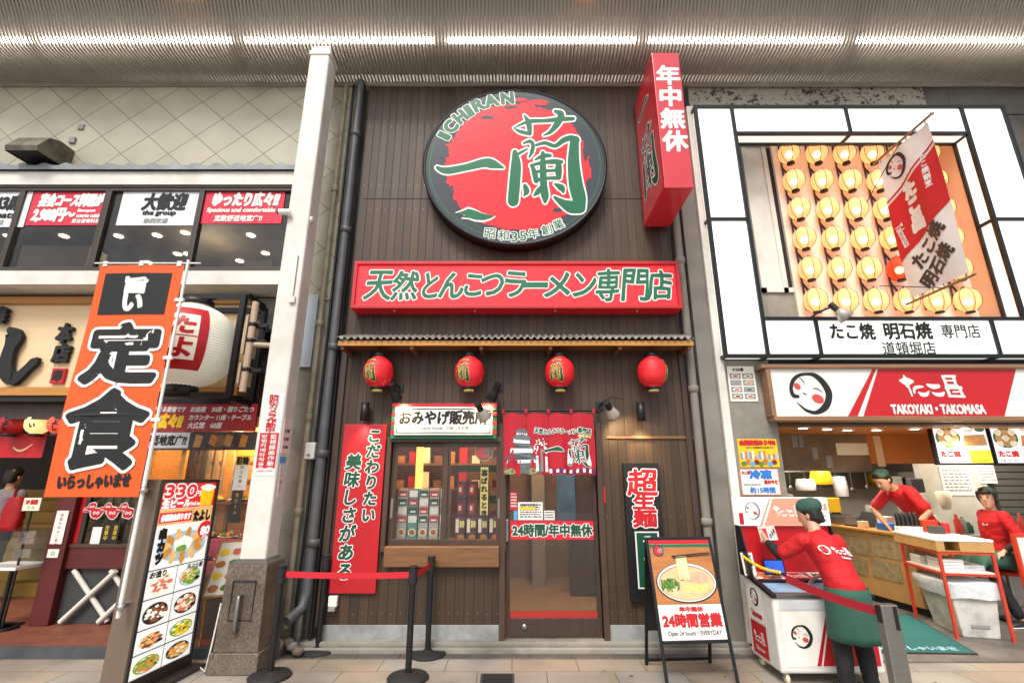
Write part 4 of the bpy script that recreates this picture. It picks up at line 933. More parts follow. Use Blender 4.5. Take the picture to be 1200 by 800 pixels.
# vent hood
mat('hood_grey', '6f695c', .5, .4, var=.25, grime=.4, gs=6); x, z = P(50, 178, 5.3); m_ = MB()
pts = [(5.5, z - .14), (5.06, z - .16), (5.04, z - .10), (5.16, z + .10), (5.3, z + .16), (5.5, z + .16)]
m_.raw([(x - .2, a, b) for a, b in pts] + [(x + .2, a, b) for a, b in pts], [tuple(range(6))[::-1], tuple(range(6, 12))] + [(k, (k + 1) % 6, 6 + (k + 1) % 6, 6 + k) for k in range(6) if k != 0], 'hood_grey')
m_.raw([(x - .18, 5.48, z - .13), (x + .18, 5.48, z - .13), (x + .18, 5.08, z - .145), (x - .18, 5.08, z - .145)], [(0, 1, 2, 3)], 'ink'); tag(m_.build('vent_hood', bevel=.006), 'dull grey metal vent hood sticking out of the cream diamond tiles', 'vent hood')
m_ = MB(); a = B(84, 146, 96, 168, 5.49); m_.box((a[0], 5.47, a[1]), (a[2] - .06, 5.499, a[1] + .09), 'grey'); m_.box((a[0] + .06, 5.48, a[3] - .08), (a[2], 5.499, a[3]), 'grey'); tag(m_.build('pipe_clip', bevel=.004), 'small grey fixing clips on the diamond tiles above the vent hood', 'clip')

# banners inside the upstairs windows
mat('banner_red', 'cf2440', .6, var=.05); mat('banner_white', 'dfe3e8', .6, var=.05)
def win_banner(px0, px1, py0, py1, bgm, rows, label):
    a = B(px0, py0, px1, py1, YW + .03); t = thing('window_banner', label, 'banner', (a[0], YW + .03, a[1]), 'banners in the upstairs windows')
    fr_ = front(YW + .012)
    m_ = MB(fr_); m_.box((a[0], a[1], -.004), (a[2], a[3], .004), bgm); m_.build('sheet', t)
    m_ = MB(front(YW + .006)); W_, Hh = a[2] - a[0], a[3] - a[1]
    for s_, u0, v0, u1, v1, mm, bd, ol in rows: m_.text(s_, (a[0] + W_ * u0, a[1] + Hh * v0, a[0] + W_ * u1, a[1] + Hh * v1), mm, bd, .003, .12, ol)
    m_.build('lettering', t)
win_banner(-60, 35, 226, 267, 'banner_white', [('座席43席', .2, .48, .9, .9, 'ink', .012, None), ('43 seats', .4, .25, .86, .42, 'ink', .005, None), ('座位', .55, .06, .75, .2, 'grey', .002, None)], 'white banner with black seat count in the upstairs window cut off by the photo edge')
win_banner(37, 129, 225.5, 265, 'banner_red', [('宴会コース料理が', .1, .55, .9, .92, 'white', .012, None), ('2,980円〜', .06, .1, .58, .48, 'white', .012, None), ('Banquet', .62, .36, .84, .47, 'white', .003, None), ('course cuisine', .62, .22, .95, .33, 'white', .003, None), ('宴会套餐料理', .58, .06, .93, .18, 'white', .002, None)], 'red upstairs window banner with white writing and the price 2,980')
win_banner(142, 234, 225.5, 265, 'banner_white', [('大歓迎', .28, .45, .82, .93, 'ink', .012, None), ('the group', .3, .26, .72, .43, 'ink', .005, None), ('热烈欢迎', .34, .06, .64, .2, 'grey', .002, None)], 'white upstairs window banner reading the group below three big black characters')
win_banner(240, 333, 224, 263, 'banner_red', [('ゆったり広々!!', .1, .52, .92, .92, 'white', .012, None), ('Spacious and comfortable', .05, .3, .9, .46, 'white', .004, None), ('宽敞舒适地宽广!!', .16, .06, .75, .24, 'white', .003, None)], 'red upstairs window banner reading spacious and comfortable, next to the white column')

# wooden tavern signboard with raised black letters
YG = 5.56
x0, x1 = -7.6, P(288, 410, YG)[0]; z0, z1 = P(100, 464, YG)[1], P(100, 349, YG)[1]
ts = thing('tavern_signboard', 'pale wooden tavern signboard with raised black brush letters and a red seal', 'sign', (x1, YG, z0))
m_ = MB(); m_.box((x0, YG, z0 + .1), (x1, YG + .07, z1 - .09), 'wood_pale'); m_.build('board', ts)
m_ = MB(); m_.box((x0, YG - .05, z0), (x1, YG + .08, z0 + .1), 'wood_gold'); m_.box((x0, YG - .05, z1 - .09), (x1, YG + .08, z1), 'wood_gold'); m_.box((x0, YG - .03, z0 - .07), (x1, YG + .08, z0), 'ink'); m_.build('rail', ts, bevel=.006)
CT_ = lambda a, b: P(a * .1875, 330 + b * .1875, YG)
m_ = MB(front(YG - .05)); m_.brush([(105, 318, 26), (122, 345, 50), (100, 410, 34), (78, 480, 36), (68, 560, 44), (100, 612, 40), (150, 596, 26), (205, 545, 20), (245, 508, 22), (268, 488, 8)], 'ink', 0, 0, None, CT_); m_.build('raised_letter', ts, solid=.05)
m_ = MB(front(YG - .05)); m_.poly([CT_(a, b) for a, b in ((-20, 175), (60, 165), (88, 185), (70, 205), (80, 220), (62, 232), (70, 250), (50, 262), (66, 272), (-20, 262))], 0, 'ink'); m_.brush([(-160, 250, 26), (-120, 420, 30), (-100, 520, 44), (-150, 560, 30), (-190, 500, 24)], 'ink', 0, 0, None, CT_); m_.build('raised_letter', ts, solid=.05)
for ch, a, b, c, d in (('本', 365, 385, 482, 268), ('店', 340, 505, 465, 398)):
    u0, v0 = CT_(a, b); u1, v1 = CT_(c, d); m_ = MB(front(YG - .03)); m_.text(ch, (u0, v0, u1, v1), 'ink', .012, 0, .0, wave=.04); m_.build('raised_letter', ts, solid=.04)
u0, v0 = CT_(325, 638); u1, v1 = CT_(430, 545); m_ = MB(front(YG)); m_.box((u0, v0, 0), (u1, v1, .04), 'red'); m_.text('印', (u0 + .03, v0 + .03, u1 - .03, v1 - .03), 'ink', .012, .042); m_.build('seal', ts, bevel=.004)

# red information banner and its lower photo strip
a = B(160, 473, 300, 505, 5.50); ib = thing('seating_banner', 'dark red banner listing seating numbers, a food photo strip below, behind the big white lantern', 'banner', (a[0], 5.5, a[1]))
mat('info_red', '9c2129', .5); m_ = MB(); m_.box((a[0], 5.50, a[1]), (a[2], 5.53, a[3]), 'info_red'); m_.build('sheet', ib)
b = B(160, 505.5, 300, 527, 5.50); mat('info_grey', 'c5c8cb', .5); m_ = MB(front(5.50)); m_.box((b[0], b[1], -.03), (b[2], b[3], 0), 'dark_grey'); xm_ = P(222, 515, 5.5)[0]; m_.rect(b[0], b[1] + .02, xm_, b[3] - .01, .003, 'info_grey'); m_.text('宽敞舒适地宽广!!', (b[0] - .1, b[1] + .05, xm_ - .04, b[3] - .04), 'ink', .004, .005, .15)
for i in range(7):
    u = xm_ + .05 + i * .085; m_.poly([(u, b[1] + .03 + .02 * (i % 3)), (u + .08, b[1] + .03), (u + .10, b[3] - .05), (u + .02, b[3] - .03)], .003 + i * .0004, ('wood_gold', 'plate_dark', 'fried', 'inner_brown')[i % 4])
m_.build('photo_strip', ib)
m_ = MB(front(5.50)); W_, Hh = a[2] - a[0], a[3] - a[1]
for s_, u0, v0, u1, v1, mm, bd in (('心安らぐなる愛着です', .0, .70, .40, .90, 'white', .003), ('ゆったり広々!!', -.12, .12, .38, .62, 'yellow', .012), ('お座敷　30席・掘りごたつ', .44, .70, .97, .90, 'white', .003), ('カウンター 11席・テーブル', .44, .40, .96, .60, 'white', .003), ('大広間　60席', .44, .1, .72, .32, 'white', .003)): m_.text(s_, (a[0] + W_ * u0, a[1] + Hh * v0, a[0] + W_ * u1, a[1] + Hh * v1), mm, bd, .003, .15)
m_.build('lettering', ib)

# big white lantern in its black cage
Yl = 5.12; cx, cz = P(222, 405, Yl); Rd, h, cp = .46, .92, .16
mat('lantern_white', 'e6e4d2', .55, var=.05, vs=4, emit=.12)
bl = thing('big_lantern', 'big white paper lantern with a red framed panel in a black cage', 'lantern', (cx, Yl, cz - h / 2))
m_ = MB(); m_.lathe(lantern_prof(Rd, h, cp, 30, 120, .012, 2.6), (cx, Yl, cz), 'lantern_white', 48); m_.build('paper_body', bl)
m_ = MB(); m_.lathe([(0, 0), (.17, 0), (.17, .07), (0, .07)], (cx, Yl, cz + h / 2 - .01), 'black', 24); m_.cut(); m_.lathe([(0, -.1), (.16, -.1), (.16, 0), (0, 0)], (cx, Yl, cz - h / 2 + .01), 'black', 24); m_.cut(); m_.tube([(cx, Yl, cz + h / 2 + .05), (cx, Yl, P(287, 345, 5.1)[1])], .012, 'black', 6); m_.build_each('cap', bl)
def bxf(u, v, w, ph=.62):
    r = lantern_r(Rd, h, cp, v, 2.6) + w + .006; a = ph + u / Rd; return (cx + r * math.sin(a), Yl - r * math.cos(a), cz + v)
m_ = MB(bxf)
def grid(mb, u0, v0, u1, v1, w, m, nu=12, nv=12):
    mb.raw([(u0 + (u1 - u0) * i / nu, v0 + (v1 - v0) * j / nv, w) for j in range(nv + 1) for i in range(nu + 1)], [(j * (nu + 1) + i, j * (nu + 1) + i + 1, (j + 1) * (nu + 1) + i + 1, (j + 1) * (nu + 1) + i) for j in range(nv) for i in range(nu)], m, True)
grid(m_, -.44, -.33, .14, .33, 0, 'red'); grid(m_, -.34, -.24, .05, .24, .003, 'lantern_white'); grid(m_, -.34, -.006, .05, .006, .005, 'red')
m_.text('た', (-.20, .03, .0, .21), 'red', .010, .006, .1, wave=.05); m_.text('よ', (-.20, -.21, .0, -.03), 'red', .010, .006, .1, wave=.05); m_.text('り', (-.33, .03, -.22, .21), 'red', .01, .006); m_.build('lettering', bl)
cg = thing('lantern_cage', 'black square metal cage around the big white lantern', 'cage', (cx, 5.3, cz - .6))
xr = P(287, 345, 5.08)[0]; xl = xr - 1.45; zt2, zb2 = P(287, 345, 5.08)[1], P(276, 466, 5.08)[1]; ya, ybk = 5.08, 5.54; t_ = .03
m_ = MB()
for x in (xl, xr):
    for y in (ya, ybk): m_.box((x - t_, y - t_, zb2), (x + t_, y + t_, zt2), 'black_metal')
    for z in (zb2, zt2): m_.box((x - t_ + .002, ya + t_, z - t_), (x + t_ - .002, ybk - t_, z + t_), 'black_metal')
for y in (ya, ybk):
    for z in (zb2 + t_, zt2 - t_): m_.box((xl + t_, y - t_ + .002, z - t_), (xr - t_, y + t_ - .002, z + t_), 'black_metal')
m_.build('cage_bar', cg, bevel=.003)
mat('pale_wood', 'b59f86', .6, var=.2, vs=3, stretch=(14, 14, 1.5)); wt = thing('wooden_tally_pole', 'pale wooden pole with small plates strapped to the lantern cage by the white column', 'sign', (xr + .12, 5.0, zb2))
xp = P(292, 407, 5.0)[0]; za, zb_ = P(299, 354, 5.0)[1], P(285, 459, 5.0)[1]
m_ = MB(); m_.tube([(xp, 5.0, zb_), (xp, 5.0, za)], .035, 'pale_wood', 12); m_.tube([(xp, 5.02, (za + zb_) / 2 + .02), (xp + .2, 5.06, (za + zb_) / 2 + .02)], .03, 'pale_wood', 10); m_.build('pole', wt)
for f0, f1 in ((.62, .86), (.42, .62), (.1, .32)):
    m_ = MB(); m_.box((xp - .10, 5.03, zb_ + (za - zb_) * f0), (xp - .075, 5.28, zb_ + (za - zb_) * f1), 'pale_wood'); m_.build('plate', wt, bevel=.004)
m_ = MB()
for f in (.24, .56, .74): m_.lathe([(.037, -.02), (.041, -.02), (.041, .02), (.037, .02)], (xp, 5.0, zb_ + (za - zb_) * f), 'black', 12); m_.box((xp - .01, 5.03, zb_ + (za - zb_) * f - .02), (xp + .14, 5.09, zb_ + (za - zb_) * f + .02), 'black'); m_.cut()
m_.build_each('strap', wt)

# small lanterns and red curtain at the tavern entrance
for px, mname, colr, em, lab, wr in ((14, 'mini_red', 'a8161c', .05, 'small dark red lantern under the tavern signboard at the edge of the photo', 'たよし'), (45, 'mini_yellow', 'f3d489', .55, 'small glowing yellow lantern under the tavern signboard', '旨い'), (71, 'mini_orange', 'e2523a', .4, 'small orange red lantern half behind the orange banner', 'たよし')):
    mat(mname, colr, .5, emit=em); x, z = P(px, 496, 5.75); t = thing('small_lantern', lab, 'lantern', (x, 5.75, z - .15), 'small lanterns under the tavern signboard')
    m_ = MB(); m_.lathe(lantern_prof(.125, .25, .06, 9, 36, .03), (x, 5.75, z), mname, 28); m_.build('paper_body', t)
    m_ = MB(); m_.lathe([(0, 0), (.07, 0), (.07, .03), (0, .03)], (x, 5.75, z + .12), 'black', 16); m_.cut(); m_.lathe([(0, -.03), (.07, -.03), (.07, 0), (0, 0)], (x, 5.75, z - .12), 'black', 16); m_.tube([(x, 5.75, z + .15), (x, 5.75, 2.3)], .006, 'black', 6); m_.build_each('cap', t)
    def sx(u, v, w, x=x, z=z): r = lantern_r(.125, .25, .06, v) + w + .004; a = .35 + u / .125; return (x + r * math.sin(a), 5.75 - r * math.cos(a), z + v)
    m_ = MB(sx); m_.vtext(wr, 0, .095, .06, 'ink', .19 / len(wr), bold=.004, w=.002); m_.build('lettering', t)
mat('smile_cream', 'e9c58c', .6); a = B(-40, 508, 54, 536, 5.85); m_ = MB(lambda u, v, w: (u, 5.85 - w + .02 * math.sin(u * 14), v)); grid(m_, a[0], a[1], a[2], a[3], 0, 'red', 24, 4); m_.brush([(P(18, 521, 5.85)[0], P(18, 524, 5.85)[1], .006), (P(26, 520, 5.85)[0], P(26, 528, 5.85)[1], .012), (P(38, 516, 5.85)[0], P(38, 520, 5.85)[1], .004)], 'smile_cream', .006)
tag(m_.build('entrance_curtain'), 'short red cloth curtain with cream marks under the small tavern lanterns', 'curtain')

# notices on the tavern post
nt_ = MB(front(YT - .085)); a = B(61, 598, 79, 637, YT - .085); nt_.box((a[0] + .02, a[1], 0), (a[2] - .02, a[3], .006), 'paper'); nt_.vtext('営業日時のご案内', (a[0] + a[2]) / 2, a[3] - .03, .035, 'red', .045, w=.008); tag(nt_.build('post_notice'), 'narrow white notice with red characters taped to the maroon tavern post', 'notice')
nt_ = MB(front(YT - .085)); a = B(56, 643, 69, 653, YT - .085); nt_.box((a[0], a[1], 0), (a[2], a[3], .006), 'paper'); nt_.ring((a[0] + a[2]) / 2, (a[1] + a[3]) / 2, .02, .02, .006, .008, 'dark_grey', 16); tag(nt_.build('post_sticker'), 'small pale square sticker low on the maroon tavern post', 'sticker')
nt_ = MB(front(YT - .2)); a = B(28, 583, 48, 598, YT - .2); nt_.box((a[0], a[1], 0), (a[2], a[3], .01), 'cream'); nt_.text('2F 座敷', (a[0] + .03, a[1] + .07, a[2] - .03, a[3] - .02), 'red', .004, .012); nt_.text('上ル', (a[0] + .05, a[1] + .02, a[2] - .05, a[1] + .055), 'ink', .0, .012); nt_.tube([((a[0] + a[2]) / 2, a[1] + .05, -.01), ((a[0] + a[2]) / 2, .09, -.01)], .012, 'black', 8); nt_.lathe([(0, 0), (.14, 0), (.14, .02), (0, .02)], ((a[0] + a[2]) / 2, .09, -.01), 'black', 16, (0, 1, 0)); tag(nt_.build('stairs_sign'), 'small cream sign on a thin stand pointing to the upstairs seats', 'sign')
nt_ = MB(front(YT - .02)); a = B(98, 590, 155, 604, YT - .02); rnd = random.Random(2)
for i in range(9):
    u = a[0] + (a[2] - a[0]) * (.06 + .11 * i); v = a[1] + (a[3] - a[1]) * (.5 + .3 * math.sin(i * 2.1)); r = .032 + .016 * (i % 3)
    nt_.disc(u, v, r * 1.15, r * 1.1, .003 + .0004 * i, 'white', 10, .3, i); nt_.disc(u, v, r, r * .95, .005 + .0004 * i, 'red', 10, .3, i); nt_.ring(u - r * .3, v, r * .28, r * .28, r * .14, .0095, 'white', 10); nt_.ring(u + r * .35, v, r * .28, r * .28, r * .14, .0096, 'white', 10)
tag(nt_.build('window_sticker'), 'row of red and white round stickers along the dark tavern window', 'sticker')
nt_ = MB(front(YT - .01)); a = B(108, 617, 119, 640, YT); nt_.box((a[0], a[1], 0), (a[2], a[3], .006), 'white'); tag(nt_.build('blank_card'), 'plain white upright card against the dark tavern window', 'card')
nt_ = MB(front(YT - .01)); a = B(121, 612, 140, 640, YT); nt_.box((a[0], a[1], 0), (a[2], a[3], .006), 'ink'); nt_.vtext('営業中', (a[0] + a[2]) / 2 + .05, a[3] - .03, .05, 'yellow', .055, w=.008); nt_.vtext('営業中', (a[0] + a[2]) / 2 - .05, a[3] - .03, .05, 'yellow', .055, w=.008); tag(nt_.build('menu_card'), 'black menu card with yellow writing against the dark tavern window', 'card')
nt_ = MB(front(5.53)); a = B(275, 534, 291, 574, 5.53); nt_.box((a[0], a[1], 0), (a[2], a[3], .006), 'paper'); nt_.rect(a[0], a[3] - .1, a[2], a[3], .008, 'yellow'); nt_.text('駐輪', (a[0] + .01, a[3] - .09, a[2] - .01, a[3] - .01), 'ink', .004, .009); nt_.vtext('禁止お願い', (a[0] + a[2]) / 2, a[1] + .26, .035, 'ink', .05, w=.008); tag(nt_.build('parking_notice'), 'white notice with a yellow heading on the golden display window', 'notice')
nt_ = MB(front(5.53)); a = B(270, 574, 283, 612, 5.53); nt_.box((a[0], a[1], 0), (a[2], a[3], .006), 'dark_grey'); nt_.vtext('生ビール', (a[0] + a[2]) / 2, a[3] - .03, .04, 'yellow', .06, w=.008); tag(nt_.build('drink_card'), 'dark grey hanging card with yellow writing by the column in the golden window', 'card')

# ------------------------------------------------------------------ white column
cl = thing('white_column', 'white steel arcade column on a speckled granite plinth', 'column', (-2.43, 5.0, 0))
cx0, cx1, cy0, cy1 = -2.552, -2.302, 4.90, 5.15
m_ = MB(); m_.box((cx0, cy0, .88), (cx1, cy1, ZC + .03), 'white_paint'); m_.build('shaft', cl, bevel=.022)
m_ = MB(); m_.box((cx0 - .012, cy0 - .012, ZC - .12), (cx1 + .012, cy1 + .012, ZC - .06), 'white_paint'); m_.build('collar', cl, bevel=.01)
m_ = MB(); bx0, bx1, by0, by1 = -2.63, -2.235, 4.83, 5.22
def frus(mb, a, b, z0, z1, m):
    mb.raw([(a[0], a[1], z0), (a[2], a[1], z0), (a[2], a[3], z0), (a[0], a[3], z0), (b[0], b[1], z1), (b[2], b[1], z1), (b[2], b[3], z1), (b[0], b[3], z1)], [(0, 3, 2, 1), (4, 5, 6, 7), (0, 1, 5, 4), (1, 2, 6, 5), (2, 3, 7, 6), (3, 0, 4, 7)], m)
frus(m_, (bx0 - .02, by0 - .02, bx1 + .02, by1 + .02), (bx0 - .02, by0 - .02, bx1 + .02, by1 + .02), 0, .17, 'granite'); frus(m_, (bx0, by0, bx1, by1), (bx0 + .015, by0 + .015, bx1 - .015, by1 - .015), .17, .88, 'granite'); frus(m_, (bx0 + .015, by0 + .015, bx1 - .015, by1 - .015), (cx0 - .01, cy0 - .01, cx1 + .01, cy1 + .01), .88, .92, 'dark_concrete')
m_.build('plinth', cl, bevel=.008)
m_ = MB(); u0 = bx0 + .09
for a, b, c, d in ((u0, .42, u0 + .21, .426), (u0, .74, u0 + .21, .746), (u0, .42, u0 + .005, .746), (u0 + .205, .42, u0 + .21, .746)): m_.box((a, by0 - .0005, b), (c, by0 + .02, d), 'ink')
m_.build('panel_line', cl)
m_ = MB(); hx = u0 + .09; m_.tube([(hx, by0 + .02, .62), (hx, by0 - .035, .62), (hx, by0 - .035, .61), (hx, by0 - .035, .36), (hx, by0 - .03, .345), (hx, by0 + .01, .345)], .017, 'steel', 10); m_.build('handle', cl)
m_ = MB(front(cy0)); a = B(290, 461, 319, 557, cy0); cxm = (cx0 + cx1) / 2 + .01; hw = .10; za, zb_ = P(310, 461, cy0)[1], P(298, 557, cy0)[1]
m_.box((cxm - hw, zb_, .0), (cxm + hw, za, .004), 'white'); zm = P(305, 507, cy0)[1]; m_.rect(cxm - hw + .006, zb_ + .07, cxm + hw - .006, zm, .006, 'red')
m_.vtext('防犯カメラ作動中', cxm, za - .012, .10, 'red', (za - zm) / 8.3, fy=.5, bold=.003, w=.006); m_.vtext('監視録画作動中', cxm + .045, zm - .015, .065, 'white', (zm - zb_ - .08) / 6.4, fy=.7, bold=.001, w=.008); m_.vtext('방범카메라작동중', cxm - .045, zm - .015, .065, 'white', (zm - zb_ - .08) / 7.4, fy=.6, bold=.001, w=.008); m_.text('SECURITY CAMERA', (cxm - hw + .02, zb_ + .035, cxm + hw - .02, zb_ + .05), 'ink', .0, .006); m_.build('camera_notice', cl)
rs_f = frame((cx1, cy0, 0), (0, 1, 0), (0, 0, 1)); m_ = MB(rs_f)
mat('pale_pink', 'e8cfc8', .6, var=.1, vs=20); za, zb_ = P(332, 490, cy0 + .06)[1], P(330, 531, cy0 + .06)[1]
m_.box((.03, zb_, .0), (.2, za, .006), 'pale_pink')
for i in range(9): m_.rect(.05 + .03 * (i % 3), zb_ + .05 + .05 * (i // 3) * 1.6, .075 + .03 * (i % 3) + .02, zb_ + .08 + .05 * (i // 3) * 1.6, .008 + i * .0003, ('sky_blue', 'salmon', 'dark_grey')[i % 3])
m_.box((.02, zb_ - .09, 0), (.16, zb_ - .03, .005), 'sky_blue'); m_.box((.06, zb_ - .42, 0), (.14, zb_ - .11, .005), 'white'); m_.vtext('ビラ禁止', .10, zb_ - .13, .05, 'red', .062, w=.007); m_.build('side_sticker', cl)
m_ = MB(); x, z = P(326, 300, cy0); x2, z2 = P(322, 348, cy0); m_.tube([(cx1 - .06, cy0 - .008, z), (cx1 - .06, cy0 - .008, z2)], .006, 'grey', 6); m_.box((cx1 - .09, cy0 - .03, z2 - .07), (cx1 - .03, cy0, z2), 'white_paint'); m_.build('switch_rod', cl)
sc = thing('security_camera', 'small white bullet security camera on the side of the white column', 'camera', (cx0, 4.9, P(338, 250, 4.9)[1]))
x, z = P(338, 250, 4.86); m_ = MB(); m_.tube([(x - .10, 4.84, z + .005), (x + .02, 4.86, z + .015)], .035, 'white', 14); m_.build('body', sc); m_ = MB(); m_.tube([(x - .112, 4.84, z + .004), (x - .098, 4.84, z + .005)], .030, 'black', 14); m_.build('lens', sc); m_ = MB(); m_.tube([(x, 4.86, z), (x + .03, 4.9, z - .03), (x + .04, 4.96, z - .03)], .014, 'white', 8); m_.cut(); m_.lathe([(0, 0), (.04, 0), (.04, .02), (0, .02)], (cx1, 4.96, z - .03), 'white', 12, (1, 0, 0)); m_.build_each('mount', sc)

# ------------------------------------------------------------------ pipes
def pipe(name, pts, r, m, label, cat, rings=()):
    t = thing(name, label, cat, pts[-1]); m_ = MB(); m_.tube(pts, r, m, 12); m_.build('pipe', t); m_ = MB()
    for z in rings: m_.lathe([(r, -.04), (r + .012, -.035), (r + .012, .035), (r, .04)], (pts[0][0], pts[0][1], z), m, 14); m_.box((pts[0][0] - .012, pts[0][1], z - .012), (pts[0][0] + .012, 5.53, z + .012), m); m_.cut()
    if rings: m_.build_each('collar', t)
pipe('drainpipe', [(-2.06, 5.40, 6.85), (-2.075, 5.40, .55), (-2.09, 5.36, .40), (-2.16, 5.20, .32)], .052, 'pipe_grey', 'thick dark grey drainpipe between the white column and the plank wall', 'pipe', (6.0, 4.6, 3.1, 1.9, 1.0))
pipe('thin_pipe', [(-2.27, 5.44, 6.85), (-2.27, 5.44, .2)], .03, 'pipe_cream', 'thin cream pipe beside the thick grey drainpipe', 'pipe', (5.2, 3.4, 2.3, 1.3))
m_ = MB(); m_.tube([(-2.18, 5.46, 6.85), (-2.17, 5.46, 3.4), (-2.18, 5.45, 1.2), (-2.2, 5.45, .1)], .016, 'black', 8); m_.tube([(-2.03, 5.47, 6.85), (-2.02, 5.47, 1.2), (-2.02, 5.46, .1)], .02, 'black', 8); tag(m_.build('cable'), 'black cables running down between the cream pipe and the drainpipe', 'cable')
x, z = P(365, 527, 5.4); m_ = MB(); m_.box((x - .06, 5.36, z - .1), (x + .05, 5.5, z + .08), 'ac_white'); m_.ball((x - .01, 5.355, z - .05), .018, 'grey', 8); tag(m_.build('meter_box', bevel=.015), 'small off-white box clipped on the pipes behind the column', 'box')
pipe('square_downpipe', [(2.06, 5.44, 6.85), (2.06, 5.44, .1)], .045, 'pilaster', 'slim grey downpipe between the plank wall and the concrete pilaster', 'pipe', (6.0, 4.2, 2.62, 1.2))
m_ = MB(); rnd = random.Random(8)
for i in range(9): m_.ball((-2.27 + rnd.random() * .22, 5.22 + rnd.random() * .2, .05 + .03 * (i % 3)), (.06, .05, .045), ('pad', 'granite')[i % 2], 8)
m_.build; o = m_.build('rubble'); struct(o, 'stuff'); tag(o, 'loose stones heaped at the foot of the drainpipe', 'rubble')
# ------------------------------------------------------------------ lit frame round the balcony
YL, YK = 5.30, 5.498
ox0, ox1, oz0, oz1 = 2.41, 6.45, 2.97, 6.34; ix0, ix1, iz0, iz1 = 2.885, 5.90, 3.41, 5.93; zs_ = 4.69
lf = thing('light_frame', 'big glowing white box frame with black edges round the lantern balcony', 'illuminated sign', (4.4, YL, oz0))
xa_, xb_ = 3.49, 5.51
def lpanel(x0, z0, x1, z1):
    m_ = MB(); m_.box((x0 + .004, YL + .004, z0 + .004), (x1 - .004, YK - .004, z1 - .004), 'panel_light'); m_.build('light_panel', lf)
for x0, z0, x1, z1 in ((ox0, oz0, ix0, zs_), (ox0, zs_, ix0, oz1), (ix1, iz0, ox1, zs_), (ix1, zs_, ox1, oz1), (ix0, iz1, 4.38, oz1), (4.38, iz1, ix1, oz1), (ix0, oz0, xa_, iz0), (xa_, oz0, xb_, iz0), (xb_, oz0, ox1, iz0)): lpanel(x0, z0, x1, z1)
m_ = MB(); t_ = .021
def bar(a, b):
    (x0, z0), (x1, z1) = a, b
    for y in (YL, YK): m_.box((min(x0, x1) - t_, y - t_, min(z0, z1) - t_), (max(x0, x1) + t_, y + t_, max(z0, z1) + t_), 'black_metal')
for a, b in (((ox0, oz0), (ox0, oz1)), ((ox1, oz0), (ox1, oz1)), ((ix0, oz0), (ix0, oz1)), ((ix1, iz0), (ix1, oz1))): bar(a, b)
t_ = .0202
for a, b in (((ox0, oz0), (ox1, oz0)), ((ox0, oz1), (ox1, oz1)), ((ix0, iz0), (ox1, iz0)), ((ix0, iz1), (ix1, iz1)), ((ox0, zs_), (ix0, zs_)), ((ix1, zs_), (ox1, zs_))): bar(a, b)
t_ = .0194
for a, b in (((xa_, oz0), (xa_, iz0)), ((xb_, oz0), (xb_, iz0)), ((4.38, iz1), (4.38, oz1))): bar(a, b)
for x, z in ((ox0, oz0), (ox0, zs_), (ox0, oz1), (ix0, oz0), (ix0, iz1), (ix1, iz1), (ix1, zs_), (ix1, iz0), (xa_, oz0), (xb_, oz0), (4.38, iz1)): m_.box((x - .0186, YL, z - .0186), (x + .0186, YK, z + .0186), 'black_metal')
m_.build('edge_bar', lf)
m_ = MB(front(YL))
for s_, b, bd, wv in (('たこ焼', (973, 379, 1024, 397), .007, .06), ('明石焼', (1036, 378, 1091, 397), .007, .06), ('専門店', (1103, 380, 1148, 396), .002, 0), ('道頓堀店', (1034, 400, 1096, 415.5), .002, 0)):
    m_.text(s_, B(*b, YL), 'ink', bd, .003, .0, wave=wv)
m_.build('lettering', lf)

# ------------------------------------------------------------------ lantern wall
def paper_lamp(name, col, es):
    m = bpy.data.materials.new(name); m.use_nodes = True; MT[name] = m
    n = m.node_tree.nodes; l = m.node_tree.links; b = n['Principled BSDF']; b.inputs['Base Color'].default_value = (*lin(col), 1); b.inputs['Roughness'].default_value = .6
    b.inputs['Emission Color'].default_value = (*lin(col), 1); b.inputs['Emission Strength'].default_value = es
    tr = n.new('ShaderNodeBsdfTransparent'); tr.inputs[0].default_value = (1, .93, .8, 1); mx = n.new('ShaderNodeMixShader'); mx.inputs[0].default_value = .22
    l.new(b.outputs[0], mx.inputs[1]); l.new(tr.outputs[0], mx.inputs[2]); l.new(mx.outputs[0], n['Material Output'].inputs[0])
paper_lamp('lamp_paper', 'f2b478', .55); paper_lamp('lamp_paper_red', 'e0421c', .35)
mat('bulb_core', 'fff0c8', .5, emit=4, ecol=(1, .88, .66)); mat('lantern_panel', 'ead5c8', .7, var=.05, vs=2)
px0 = P(934, 371, RB)[0]; pnl = MB(); pnl.box((px0, RB - .05, 3.41), (5.885, RB - .004, 6.12), 'lantern_panel'); tag(pnl.build('peach_backboard'), 'tall pale peach board behind the rows of glowing lanterns', 'panel')
YR = RB - .19
